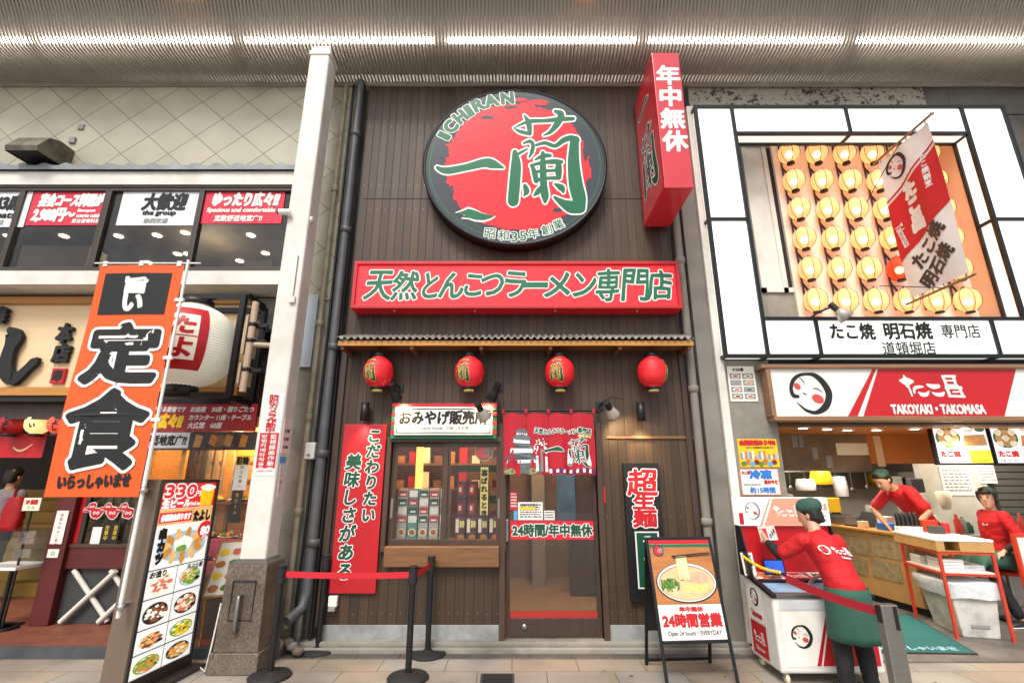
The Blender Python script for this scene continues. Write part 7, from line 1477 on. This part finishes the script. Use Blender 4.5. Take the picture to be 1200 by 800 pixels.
m_ = MB(); c0 = sg(Ws, .05, -.1); m_.tube([c0, (c0[0] + .06, c0[1] + .02, .012), (c0[0] + .14, c0[1] + .06, .012), (bx0 - .05, by0 + .02, .02), (bx0 - .045, by0 + .05, .2), (bx0 - .02, by0 + .06, .55)], .008, 'white', 6); tag(m_.build('power_cord'), 'thin white power cord running from the stand sign up beside the granite plinth', 'cord')
# clear box on a stand at the entrance
x, y = G(8, 735, .09); x -= .1; ab = thing('acrylic_box', 'clear acrylic leaflet box on a stand at the tavern entrance', 'box', (x, y, .09)); m_ = MB(); zz = .72
for a, b in (((x - .25, y - .2, zz), (x + .22, y - .195, zz + .36)), ((x - .25, y + .195, zz), (x + .22, y + .2, zz + .36)), ((x + .215, y - .195, zz), (x + .22, y + .195, zz + .36)), ((x - .25, y - .2, zz + .36), (x + .22, y + .2, zz + .365))): m_.box(a, b, 'clear_glass')
m_.build('shell', ab); m_ = MB(); m_.box((x - .26, y - .21, zz - .03), (x + .23, y + .21, zz), 'white'); m_.tube([(x, y, .1), (x, y, zz - .03)], .02, 'black', 8); m_.box((x - .15, y - .15, .09), (x + .15, y + .15, .11), 'black'); m_.build('stand', ab)
# ------------------------------------------------------------------ people
mat('skin', 'c9987c', .5, var=.06, vs=8); mat('hair', '1b1512', .45); mat('shirt_red', 'c2141c', .75, var=.12, vs=5, bump=.25, bs=14); mat('cap_green', '33564a', .8, var=.15, vs=12, bump=.3, bs=40); mat('apron_green', '2f5a4b', .8, var=.12, vs=5, bump=.3, bs=12)
mat('pants_black', '17171a', .8, var=.2, vs=6, bump=.2, bs=14); mat('sleeve_black', '19191b', .8); mat('shoe', '1d1d1f', .5); mat('lips', '8f4a42', .5); mat('shirt_grey', '8d8a9c', .8, var=.1, bump=.2, bs=14); mat('eye_dark', '120f0e', .2)
def V3(*a): return Vector(a)
def loft(mb, rings, m, n=18):
    """rings: (centre, half width, half depth, width axis, depth axis), closed at both ends"""
    vs = []
    for c, a, b, ax, ay in rings:
        for k in range(n):
            t = 2 * math.pi * k / n; ct, st_ = math.cos(t), math.sin(t)
            vs.append(tuple(c + ax * (a * abs(ct) ** .85 * (1 if ct >= 0 else -1)) + ay * (b * abs(st_) ** .85 * (1 if st_ >= 0 else -1))))
    fs = [(i * n + k, i * n + (k + 1) % n, (i + 1) * n + (k + 1) % n, (i + 1) * n + k) for i in range(len(rings) - 1) for k in range(n)]
    fs += [tuple(range(n))[::-1], tuple(range((len(rings) - 1) * n, len(rings) * n))]
    mb.raw(vs, fs, m, True)
def fuse(mb, name, parent, vox, smooth=4):
    o = mb.build(name, parent); r = o.modifiers.new('fuse', 'REMESH'); r.mode = 'VOXEL'; r.voxel_size = vox; r.use_smooth_shade = True
    s_ = o.modifiers.new('soften', 'SMOOTH'); s_.factor = .5; s_.iterations = smooth; return o
def limb(mb, pts, rs, m): 
    mb.tube(pts, rs, m, 12)
    for p, r in zip(pts, rs): mb.ball(tuple(p), r * .99, m, 10)
def hand(mb, wrist, d, palm_n, side, curl=.5, k=1.):
    """palm and five bent fingers; d: forearm direction, palm_n: direction the palm faces, side: +1 thumb on the d x palm_n side"""
    d = d.normalized(); pn = (palm_n - d * palm_n.dot(d)).normalized(); sd = d.cross(pn) * side
    c = wrist + d * .045 * k
    loft(mb, [(wrist - d * .01, .022 * k, .018 * k, sd, pn), (wrist + d * .03 * k, .034 * k, .016 * k, sd, pn), (wrist + d * .08 * k, .040 * k, .014 * k, sd, pn), (wrist + d * .09 * k, .036 * k, .010 * k, sd, pn)], 'skin', 12)
    for i, (o, L) in enumerate(((.030, .068), (.010, .076), (-.010, .071), (-.029, .055))):
        p = wrist + d * .08 * k + sd * o * k; pts = [p - d * .02 * k]; a = 0
        for j, f in enumerate((.42, .33, .25)):
            a += curl * (.5, .8, .6)[j]; dd = d * math.cos(a) + pn * math.sin(a); pts.append(pts[-1] + dd * (L * f + (.02 if j == 0 else 0)) * k)
        mb.tube(pts, [.0095 * k, .009 * k, .0082 * k, .0068 * k], 'skin', 8); mb.ball(tuple(pts[-1]), .0068 * k, 'skin', 8)
    p = wrist + d * .025 * k + sd * .026 * k; q = p + (d * .6 + sd * .7).normalized() * .035 * k; r = q + (d * .9 + sd * .15 + pn * .45 * curl).normalized() * .032 * k
    mb.tube([p, q, r], [.012 * k, .0105 * k, .008 * k], 'skin', 8); mb.ball(tuple(r), .008 * k, 'skin', 8)
_fold = bpy.data.textures.new('folds', 'CLOUDS'); _fold.noise_scale = .085; _fold.noise_depth = 2
def folds(o, st):
    d = o.modifiers.new('folds', 'DISPLACE'); d.texture = _fold; d.strength = st; d.mid_level = .5; d.texture_coords = 'GLOBAL'; return o
def person(label, j, spec, group=None):
    k = spec.get('k', 1.)
    t = thing('person', label, 'person', tuple(V3(*spec['base'])), group)
    J = {a: Vector(b) for a, b in j.items()}
    up = (J['neck'] - J['pelvis']).normalized(); rt = (J['sh_r'] - J['sh_l']).normalized(); fw = up.cross(rt).normalized(); hrt = (J['hip_r'] - J['hip_l']).normalized()
    sw = (J['sh_r'] - J['sh_l']).length / 2; hw = (J['hip_r'] - J['hip_l']).length / 2 + .058 * k
    P0, P1 = J['pelvis'], J['neck']; mid = lambda f: P0.lerp(P1, f) + J.get('bend', Vector((0, 0, 0))) * math.sin(math.pi * f)
    def torso(mb, g, m, lo=-.12, drop=0):
        prof_ = [(lo, hw + g, .105 * k + g), (.05, hw + g, .115 * k + g), (.3, hw * .86 + g, .10 * k + g), (.55, sw * .82 + g, .108 * k + g), (.8, sw * .9 + g, .11 * k + g), (.94, sw * .8 + g * .6, .085 * k + g * .6), (1.03, .06 * k + g * .4, .058 * k + g * .4)]
        loft(mb, [(mid(min(max(f, 0), 1)) + up * ((f - min(max(f, 0), 1)) * (P1 - P0).length), a, b, (rt * max(f, 0) + hrt * (1 - max(f, 0))).normalized(), fw) for f, a, b in prof_], m)
    hf = Vector(spec['look']).normalized(); hu = (Vector(spec.get('hup', (0, 0, 1))) - hf * Vector(spec.get('hup', (0, 0, 1))).dot(hf)).normalized(); hr = hf.cross(hu).normalized(); hc = J['head']
    b = MB(); torso(b, 0, 'skin')
    limb(b, [P1 - up * .02, P1 + (hc - P1) * .45, hc - hu * .05 * k - hf * .015 * k], [.058 * k, .05 * k, .052 * k], 'skin')
    HR = [(-.122, .022, .022, .052), (-.112, .040, .036, .045), (-.085, .056, .058, .028), (-.05, .066, .078, .012), (-.01, .072, .09, 0), (.035, .075, .096, -.006), (.075, .07, .09, -.010), (.105, .05, .066, -.012), (.122, .018, .026, -.012)]
    loft(b, [(hc + hu * z * k + hf * o * k, a * k, c * k, hr, hf) for z, a, c, o in HR], 'skin', 20)
    b.tube([hc + hf * .085 * k + hu * .02 * k, hc + hf * .103 * k - hu * .018 * k, hc + hf * .088 * k - hu * .036 * k], [.008 * k, .014 * k, .010 * k], 'skin', 8)
    for s_ in (-1, 1):
        e = hc + hr * s_ * .076 * k - hu * .01 * k - hf * .01 * k; b.ball(tuple(e), (.014 * k, .02 * k, .03 * k), 'skin', 10)
    for s_ in 'lr':
        sh, el, ha = J['sh_' + s_], J['el_' + s_], J['ha_' + s_]
        limb(b, [sh, sh.lerp(el, .5), el, el.lerp(ha, .4), ha], [.05 * k, .043 * k, .037 * k, .036 * k, .024 * k], 'skin')
        hand(b, ha, ha - el, Vector(spec['palm_' + s_]), spec.get('thumb_' + s_, 1), spec.get('curl_' + s_, .5), k)
        hp, kn, an = J['hip_' + s_], J['knee_' + s_], J['ank_' + s_]
        limb(b, [hp, hp.lerp(kn, .5), kn, kn.lerp(an, .35), an], [.082 * k, .07 * k, .052 * k, .05 * k, .034 * k], 'skin')
    fuse(b, 'body', t, .0085, 3)
    for s_ in (-1, 1):
        m_ = MB(); e = hc + hf * .084 * k + hr * s_ * .031 * k + hu * .012 * k; m_.tube([e - hr * .011 * k, e + hf * .003 * k, e + hr * .011 * k], [.003, .0055 * k, .003], 'eye_dark', 8); m_.tube([e - hr * .016 * k + hu * .018 * k, e + hu * .022 * k + hf * .004, e + hr * .016 * k + hu * .017 * k], [.002, .003, .002], 'hair', 6); m_.build('eye', t)
    m_ = MB(); e = hc + hf * .087 * k - hu * .068 * k; m_.tube([e - hr * .018 * k - hf * .006, e, e + hr * .018 * k - hf * .006], [.002, .0055 * k, .002], 'lips', 8); m_.build('mouth', t)
    # hair and cap
    m_ = MB(); HH = [(-.09, .05, .045, -.052), (-.05, .078, .062, -.042), (0, .084, .075, -.034), (.04, .085, .088, -.020), (.08, .078, .092, -.012), (.11, .055, .07, -.012), (.13, .02, .03, -.012)]
    loft(m_, [(hc + hu * z * k + hf * o * k, a * k, c * k, hr, hf) for z, a, c, o in HH], 'hair', 18)
    if spec.get('fringe'):
        for q in (-2, -1, 0, 1, 2): m_.tube([hc + hf * .075 * k + hr * q * .03 * k + hu * .085 * k, hc + hf * (.096 - abs(q) * .008) * k + hr * q * .031 * k + hu * .04 * k], [.02 * k, .008 * k], 'hair', 8)
        for s_ in (-1, 1): m_.tube([hc + hr * s_ * .078 * k + hu * .06 * k + hf * .02 * k, hc + hr * s_ * .082 * k + hf * .02 * k, hc + hr * s_ * .074 * k - hu * .07 * k], [.02 * k, .016 * k, .006 * k], 'hair', 8)
        m_.ball(tuple(hc - hf * .115 * k - hu * .03 * k), (.04 * k, .04 * k, .04 * k), 'hair', 10)
    folds(fuse(m_, 'hair', t, .008, 3), .008)
    if spec.get('cap'):
        m_ = MB(); HC = [(.035, .084, .101, -.010), (.06, .091, .108, -.014), (.095, .088, .104, -.018), (.125, .066, .082, -.022), (.142, .03, .04, -.024)]
        if spec['cap'] == 'bandana': HC = [(.045, .086, .103, -.008), (.07, .085, .102, -.012), (.105, .068, .085, -.016), (.132, .03, .04, -.018)]
        tilt = hu * 1.0 - hf * .22 if spec['cap'] != 'bandana' else hu - hf * .3; tl = tilt.normalized(); tf_ = hr.cross(tl) * -1
        loft(m_, [(hc + tl * z * k + hf * o * k, a * k, c * k, hr, tf_) for z, a, c, o in HC], 'cap_green', 22)
        if spec['cap'] == 'brim': loft(m_, [(hc + hf * .09 * k + hu * (.058 + i * .008) * k, .07 * k, .05 * k, hr, hf) for i in (0, 1)], 'cap_green', 18)
        if spec['cap'] == 'bandana': m_.ball(tuple(hc - hf * .115 * k + hu * .03 * k), (.03, .03, .025), 'cap_green', 10)
        folds(fuse(m_, 'cap', t, .008, 3), .010)
    # clothes
    m_ = MB(); torso(m_, .022 * k, spec['shirt'], -.08)
    for s_ in 'lr':
        sh, el = J['sh_' + s_], J['el_' + s_]; f = spec.get('sleeve', .8)
        limb(m_, [sh + up * .01, sh.lerp(el, f * .6), sh.lerp(el, f)], [.068 * k, .064 * k, .066 * k], spec['shirt'])
    m_.tube([P1 - up * .03, P1 + up * .022 * k], [.078 * k, .066 * k], spec['shirt'], 14)
    folds(fuse(m_, 'shirt', t, .010, 3), .022)
    if spec.get('under'):
        for s_ in 'lr':
            m_ = MB()
            sh, el, ha = J['sh_' + s_], J['el_' + s_], J['ha_' + s_]; limb(m_, [sh.lerp(el, .6), el, el.lerp(ha, .5), el.lerp(ha, .86)], [.052 * k, .046 * k, .045 * k, .034 * k], 'sleeve_black')
            fuse(m_, 'undersleeve', t, .010, 3)
    m_ = MB(); torso(m_, .010 * k, 'pants_black', -.14); 
    for s_ in 'lr':
        hp, kn, an = J['hip_' + s_], J['knee_' + s_], J['ank_' + s_]; limb(m_, [hp, hp.lerp(kn, .5), kn, kn.lerp(an, .5), an + (kn - an) * .08], [.098 * k, .084 * k, .07 * k, .066 * k, .058 * k], 'pants_black')
    # trousers stop at the waist
    zc = P0 + up * .16; m_.v; keep = MB(); o = folds(fuse(m_, 'trousers', t, .011, 3), .016)
    for s_ in 'lr':
        an = J['ank_' + s_]; td = Vector(spec.get('toe', (0, 1, 0))).normalized(); m_ = MB(); c0 = Vector((an.x, an.y, spec['base'][2] + .0)); m_.xf = ident
        loft(m_, [(c0 - td * .07 * k + V3(0, 0, .03), .034, .03, td.cross(V3(0, 0, 1)), V3(0, 0, 1)), (c0 - td * .03 * k + V3(0, 0, .042), .042, .042, td.cross(V3(0, 0, 1)), V3(0, 0, 1)), (c0 + td * .08 * k + V3(0, 0, .034), .045, .034, td.cross(V3(0, 0, 1)), V3(0, 0, 1)), (c0 + td * .16 * k + V3(0, 0, .026), .036, .025, td.cross(V3(0, 0, 1)), V3(0, 0, 1)), (c0 + td * .185 * k + V3(0, 0, .022), .018, .014, td.cross(V3(0, 0, 1)), V3(0, 0, 1))], 'shoe', 14); so2 = m_.build('shoe', t)
        sb = MB(); loft(sb, [(c0 + td * f * k + V3(0, 0, .008), a, .008, td.cross(V3(0, 0, 1)), V3(0, 0, 1)) for f, a in ((-.085, .03), (-.03, .046), (.08, .049), (.17, .036), (.19, .018))], 'white', 10); sb.build('sole', so2)
    if spec.get('apron'):
        m_ = MB(); zt3, zb3 = spec['apron']; n = 22; rows_ = 7; vs = []; a0 = spec.get('apron_a', (0, 2 * math.pi))
        for i in range(rows_ + 1):
            f = i / rows_; z = zt3 + (zb3 - zt3) * f; c = P0 + (Vector(spec.get('apron_to', P0)) - P0) * f; rx, ry = hw + .03 + .03 * f, .145 * k + .03 * f
            for q in range(n + 1):
                a = a0[0] + (a0[1] - a0[0]) * q / n; wv = 1 + .05 * f * math.sin(a * 7 + 1); p = Vector((c.x, c.y, 0)) + hrt * rx * wv * math.cos(a) + V3(0, 0, 1).cross(hrt) * ry * wv * math.sin(a); vs.append((p.x, p.y, z))
        m_.raw(vs, [(i * (n + 1) + q, i * (n + 1) + q + 1, (i + 1) * (n + 1) + q + 1, (i + 1) * (n + 1) + q) for i in range(rows_) for q in range(n)], 'apron_green', True); m_.build('apron', t, solid=.006)
    return t, (up, rt, fw, hrt, mid)
# woman at the freezer, seen from behind
pw, (up, rt, fw, hrt, mid) = person('woman in red shirt, green brimmed cap and green apron leaning over the white freezer',
    dict(pelvis=(2.735, 4.360, .75), neck=(2.67, 4.550, 1.17), head=(2.69, 4.640, 1.325), bend=(.0, -.03, .0), sh_l=(2.545, 4.530, 1.115), sh_r=(2.81, 4.490, 1.10), el_l=(2.40, 4.700, .985), ha_l=(2.375, 4.840, 1.08), el_r=(2.93, 4.640, .92), ha_r=(2.80, 4.800, .80),
         hip_l=(2.67, 4.360, .72), hip_r=(2.81, 4.350, .72), knee_l=(2.655, 4.410, .40), knee_r=(2.825, 4.410, .40), ank_l=(2.63, 4.380, .07), ank_r=(2.83, 4.390, .07)),
    dict(base=(2.72, 4.38, 0), look=(-.62, .72, -.34), shirt='shirt_red', cap='soft', under=True, sleeve=.78, palm_l=(.5, .6, .2), palm_r=(-.3, .2, -1), thumb_l=1, curl_l=.55, apron=(.79, .40), apron_a=(math.pi * .82, math.pi * 2.52), apron_to=(2.755, 4.38, .3), toe=(.05, 1, 0)))
bkc = mid(.68); bo = bkc - fw * .142 - up * .08; m_ = MB(frame(bo, rt, up)); 
def bend_back(u, v, w, f0=frame(bo, rt, up)): return f0(u, v, w - 1.6 * (u * u) - .3 * max(v - .04, 0) * 1.0)
m_ = MB(bend_back); face_logo(m_, (-.115, .02, -.035, .10), .004, 'white', 'cheek'); tako(m_, (-.025, .025, .12, .095), 'white', .004); m_.text('Takomasa', (.02, -.005, .09, .012), 'white', .001, .004); m_.build('back_print', pw)
m_ = MB(); a_ = Vector((2.375, 4.88, 1.10)); hf_ = frame(a_ + Vector((-.03, .0, -.02)), (.92, .30, 0), (-.05, .3, 1)); m_ = MB(hf_); m_.box((0, 0, -.004), (.20, .13, 0), 'pale_pink'); m_.rect(.04, .02, .09, .11, .002, 'banner_red')
for i in range(3): m_.rect(.11 + .028 * i, .02 + .02 * i, .13 + .028 * i, .06 + .02 * i, .002, ('bluep', 'leaf', 'purple')[i])
m_.vtext('お品', .02, .115, .03, 'ink', .04, w=.002); tag(m_.build('held_card'), 'pale pink printed card held up by the woman at the freezer', 'card')
# man bending over the counter
pm, (up, rt, fw, hrt, mid) = person('man in red polo shirt and green bandana bending over the wooden counter',
    dict(pelvis=(5.600, 7.000, 1.050), neck=(5.180, 6.850, 1.500), head=(5.000, 6.800, 1.620), bend=(.03, .02, .06), sh_l=(5.200, 7.010, 1.450), sh_r=(5.240, 6.670, 1.470), el_l=(5.020, 7.110, 1.230), ha_l=(5.060, 6.970, 1.050), el_r=(5.320, 6.530, 1.230), ha_r=(5.160, 6.590, 1.040),
         hip_l=(5.620, 7.080, 1.030), hip_r=(5.620, 6.900, 1.030), knee_l=(5.600, 7.110, 0.570), knee_r=(5.620, 6.870, 0.570), ank_l=(5.620, 7.110, 0.090), ank_r=(5.660, 6.870, 0.090)),
    dict(base=(5.64, 6.99, .014), look=(-.75, -.22, -.62), shirt='shirt_red', cap='bandana', sleeve=.75, palm_l=(-.3, 0, -1), palm_r=(-.3, 0, -1), toe=(-1, -.1, 0), k=1.08))
m_ = MB(frame(mid(.72) + fw * .145 + rt * .04 - up * .02, rt, up)); tako(m_, (-.05, 0, .05, .035), 'white', .002); m_.build('chest_print', pm)
# seated woman behind the stand
ps_, (up, rt, fw, hrt, mid) = person('seated woman in red polo shirt, black undersleeves and green bandana behind the red stand',
    dict(pelvis=(6.000, 6.420, 0.690), neck=(5.960, 6.360, 1.240), head=(5.920, 6.330, 1.410), sh_l=(5.950, 6.210, 1.190), sh_r=(6.020, 6.550, 1.190), bend=(.02, .02, 0), el_l=(6.020, 6.130, 0.930), ha_l=(5.800, 6.160, 0.810), el_r=(6.050, 6.600, 0.930), ha_r=(5.820, 6.500, 0.810),
         hip_l=(6.000, 6.340, 0.670), hip_r=(6.000, 6.500, 0.670), knee_l=(5.620, 6.240, 0.690), knee_r=(5.600, 6.460, 0.690), ank_l=(5.800, 6.160, 0.100), ank_r=(5.660, 6.440, 0.100)),
    dict(base=(5.95, 6.4, .014), look=(-.86, -.48, -.06), shirt='shirt_red', cap='bandana', under=True, fringe=True, seated=True, sleeve=.7, palm_l=(0, 0, -1), palm_r=(0, 0, -1), toe=(-1, -.2, 0)))
f_ = frame(mid(.72) + fw * .136 - rt * .05, rt, up); m_ = MB(f_); tako(m_, (-.06, 0, .05, .035), 'white', .002); m_.build('chest_print', ps_)
m_ = MB()
for s_, y in ((0, 6.27), (1, 6.48)): loft(m_, [(Vector((6.02, y, .69)), .13, .11, V3(0, 1, 0), V3(0, 0, 1)), (Vector((5.82, y - .01, .71)), .12, .10, V3(0, 1, 0), V3(0, 0, 1)), (Vector((5.58, y - .02, .71)), .11, .085, V3(0, 1, 0), V3(0, 0, 1)), (Vector((5.50, y - .02, .62)), .10, .06, V3(0, 1, 0), V3(0, 0, 1))], 'apron_green', 14)
folds(fuse(m_, 'lap_apron', ps_, .012, 3), .02)
m_ = MB(); m_.lathe([(0, .0), (.17, 0), (.18, .02), (.17, .05), (0, .05)], (6.02, 6.42, .525), 'leg_red', 20); m_.tube([(6.02, 6.42, .03), (6.02, 6.42, .53)], .03, 'steel', 10); m_.lathe([(0, 0), (.2, 0), (.18, .03), (0, .04)], (6.02, 6.42, .012), 'black', 20); tag(m_.build('stool'), 'round red stool beneath the seated woman', 'stool')
# passer by at the tavern entrance, from behind
pp, _ = person('person in grey shirt seen from behind at the tavern entrance',
    dict(pelvis=(-6.880, 6.900, 1.000), neck=(-6.880, 6.920, 1.480), head=(-6.880, 6.950, 1.660), sh_l=(-7.060, 6.920, 1.420), sh_r=(-6.700, 6.920, 1.420), el_l=(-7.120, 6.900, 1.140), ha_l=(-7.080, 6.980, 0.920), el_r=(-6.620, 6.900, 1.140), ha_r=(-6.650, 7.000, 0.920),
         hip_l=(-6.970, 6.900, 0.970), hip_r=(-6.790, 6.900, 0.970), knee_l=(-6.970, 6.920, 0.540), knee_r=(-6.790, 6.880, 0.540), ank_l=(-6.970, 6.900, 0.160), ank_r=(-6.780, 6.860, 0.160)),
    dict(base=(-6.88, 6.9, .092), look=(.1, 1, -.1), shirt='shirt_grey', sleeve=1., palm_l=(1, 0, 0), palm_r=(-1, 0, 0)))
m_ = MB(); loft(m_, [(Vector((-6.62, 6.80, z)), a, .07, V3(1, 0, 0), V3(0, 1, 0)) for z, a in ((1.0, .10), (1.03, .13), (1.25, .14), (1.38, .10), (1.40, .06))], 'red', 16); m_.tube([(-6.67, 6.80, 1.38), (-6.72, 6.86, 1.5), (-6.70, 6.98, 1.4)], .015, 'dark_red', 6); tag(m_.build('shoulder_bag'), 'red bag hanging behind the grey shirted person at the tavern entrance', 'bag')
# ------------------------------------------------------------------ kitchen clutter
rnd = random.Random(21)
def small(name, lab, cat, fn, group=None):
    m_ = MB(); fn(m_); return tag(m_.build(name, bevel=.003), lab, cat, group)
for i in range(9):
    x = 4.35 + i * .27; L = rnd.uniform(.18, .32)
    small('hanging_utensil', 'one of the steel ladles and whisks hanging under the dark kitchen hood', 'utensil', lambda m_: [m_.tube([(x, 8.86, 1.74), (x, 8.86, 1.74 - L)], .008, 'steel', 6), m_.ball((x, 8.86, 1.74 - L), (.045, .02, .05), 'kitchen_steel', 10)], 'utensils under the kitchen hood')
b = MB(); b.tube([(4.2, 8.86, 1.75), (7.0, 8.86, 1.75)], .01, 'steel', 6); b.build('utensil_rail', kt)
for i, (px, py, w_, h_, mm, nm, lab) in enumerate(((925, 592, 14, 26, 'kitchen_steel', 'steel_canister', 'tall steel canister behind the freezer header'), (944, 568, 20, 14, 'white', 'wrapped_bundle', 'white wrapped bundle on the kitchen shelf near the jamb'), (962, 560, 22, 16, 'yellow', 'yellow_basin', 'yellow basin on the high kitchen shelf'), (985, 570, 14, 24, 'plastic_bag', 'plastic_sack', 'hanging clear plastic sack in the kitchen'), (1052, 566, 12, 16, 'paper', 'order_sheet', 'white order sheet pinned behind the bending man'))):
    bb = B(px - w_ / 2, py - h_ / 2, px + w_ / 2, py + h_ / 2, 8.6)
    if i == 4: small(nm, lab, 'sheet', lambda m_: m_.box((bb[0], 8.6, bb[1]), (bb[2], 8.61, bb[3]), mm))
    else: small(nm, lab, nm.split('_')[1], lambda m_: [m_.lathe([(0, bb[1]), ((bb[2] - bb[0]) / 2, bb[1] + .01), ((bb[2] - bb[0]) * .54, (bb[1] + bb[3]) / 2), ((bb[2] - bb[0]) * .45, bb[3]), (0, bb[3])], ((bb[0] + bb[2]) / 2, 8.6, 0), mm, 16), m_.box(((bb[0] + bb[2]) / 2 - .01, 8.6, bb[3] - .01), ((bb[0] + bb[2]) / 2 + .01, 8.9, bb[3] + .02), 'steel')])
s2 = MB(); s2.box((2.9, 8.5, 1.40), (4.2, 8.9, 1.43), 'kitchen_steel'); s2.box((2.9, 8.88, 1.43), (4.2, 8.9, 2.1), 'kitchen_steel'); s2.build('wall_shelf', kt)
for i in range(8):
    x = 3.0 + i * .15; h = rnd.uniform(.1, .3); small('shelf_tub', 'one of the tubs and bottles lined up on the steel wall shelf', 'tub', lambda m_: m_.lathe([(0, 0), (.05, 0), (.055, h * .7), (.03, h), (0, h)], (x, 8.66, 1.431), ('white', 'cream', 'kitchen_steel', 'dark_grey', 'orange')[i % 5], 12), 'tubs on the steel wall shelf')
# takoyaki griddle and tools on the counter behind the register
for i, (u, v, fn, nm, lab) in enumerate(((1.55, .25, lambda m_: [m_.box((-.2, 0, -.18), (.2, .12, .18), 'kitchen_steel'), m_.box((-.17, .12, -.15), (.17, .128, .15), 'black')], 'griddle', 'steel takoyaki griddle on the far end of the counter'),
        (.74, .36, lambda m_: m_.box((-.09, 0, -.06), (.09, .16, .06), 'paper'), 'carton_box', 'white carton behind the blue box on the counter'), (.86, .1, lambda m_: m_.box((-.05, 0, -.05), (.05, .09, .05), 'wood_pale'), 'card_holder', 'pale wooden card holder on the counter edge'),
        (.06, .34, lambda m_: [m_.box((-.1, 0, -.07), (.1, .05, .07), 'wood_mid'), m_.box((-.09, .05, -.06), (.09, .13, -.05), 'paper')], 'leaflet_tray', 'brown leaflet tray with upright white sheets behind the beige tub'))):
    m_ = MB(frame(cf(u, .956, v), (-.10, 1, 0), (0, 0, 1))); fn(m_); tag(m_.build(nm, bevel=.004), lab, nm.split('_')[0])
# sauce bottles behind the seated woman's side of the stand
bk_ = MB(); bk_.box((5.75, 7.1, .012), (7.4, 7.6, .86), 'cabinet_grey'); bk_.box((5.72, 7.08, .86), (7.42, 7.62, .89), 'kitchen_steel'); tag(bk_.build('back_cabinet', bevel=.006), 'grey steel cabinet behind the seated woman', 'cabinet')
for i in range(10):
    x = 5.82 + i * .15; h = rnd.uniform(.14, .28); small('sauce_bottle', 'one of the sauce bottles and tins along the grey cabinet', 'bottle', lambda m_: m_.lathe([(0, 0), (.04, 0), (.042, h * .65), (.018, h * .85), (.018, h), (0, h)], (x, 7.25 + .08 * (i % 3), .891), ('red', 'dark_grey', 'cream', 'leg_red', 'kitchen_steel', 'deep_green')[i % 6], 12), 'bottles along the grey cabinet')
m_ = MB(); b = B(1193, 625, 1225, 690, 6.0); m_.box((b[0], 5.98, b[1]), (b[2], 6.02, b[3]), 'leg_red'); m_.box((b[0] + .03, 5.97, b[1] + .03), (b[2], 5.979, b[3] - .04), 'paper'); m_.box((b[0], 5.99, .012), (b[0] + .03, 6.01, b[1]), 'leg_red'); tag(m_.build('price_stand'), 'red edged white board on legs at the very edge of the photo', 'sign')
# chewing gum and stains pressed into the paving
mat('gum', '4b4742', .8); m_ = MB()
for i in range(60):
    x, y = rnd.uniform(-4.5, 4.5), rnd.uniform(3.2, 5.15); r = rnd.uniform(.006, .018); m_.disc(x, y, r, r * rnd.uniform(.7, 1.2), .0015, 'gum', 9, .4, i)
struct(m_.build('pavement_spots'), 'stuff')
# loose wiring on the plank wall
m_ = MB(); a = P(584, 470, 5.45); b = P(590, 520, 5.45)
m_.tube([(P(578, 452, 5.47)[0], 5.47, P(578, 452, 5.47)[1]), (a[0], 5.46, a[1]), (b[0] - .02, 5.46, b[1] + .12), (b[0], 5.46, b[1])], .008, 'black', 6); m_.tube([(P(700, 478, 5.46)[0], 5.46, P(700, 478, 5.46)[1]), (P(715, 466, 5.46)[0], 5.40, P(715, 466, 5.46)[1]), (P(727, 470, 5.46)[0], 5.3, P(727, 470, 5.46)[1])], .006, 'black', 6)
tag(m_.build('lamp_cable'), 'loose black lamp cables around the ends of the curtain rod', 'cable')

for o in S.objects:
    if '_o' in o: del o['_o']
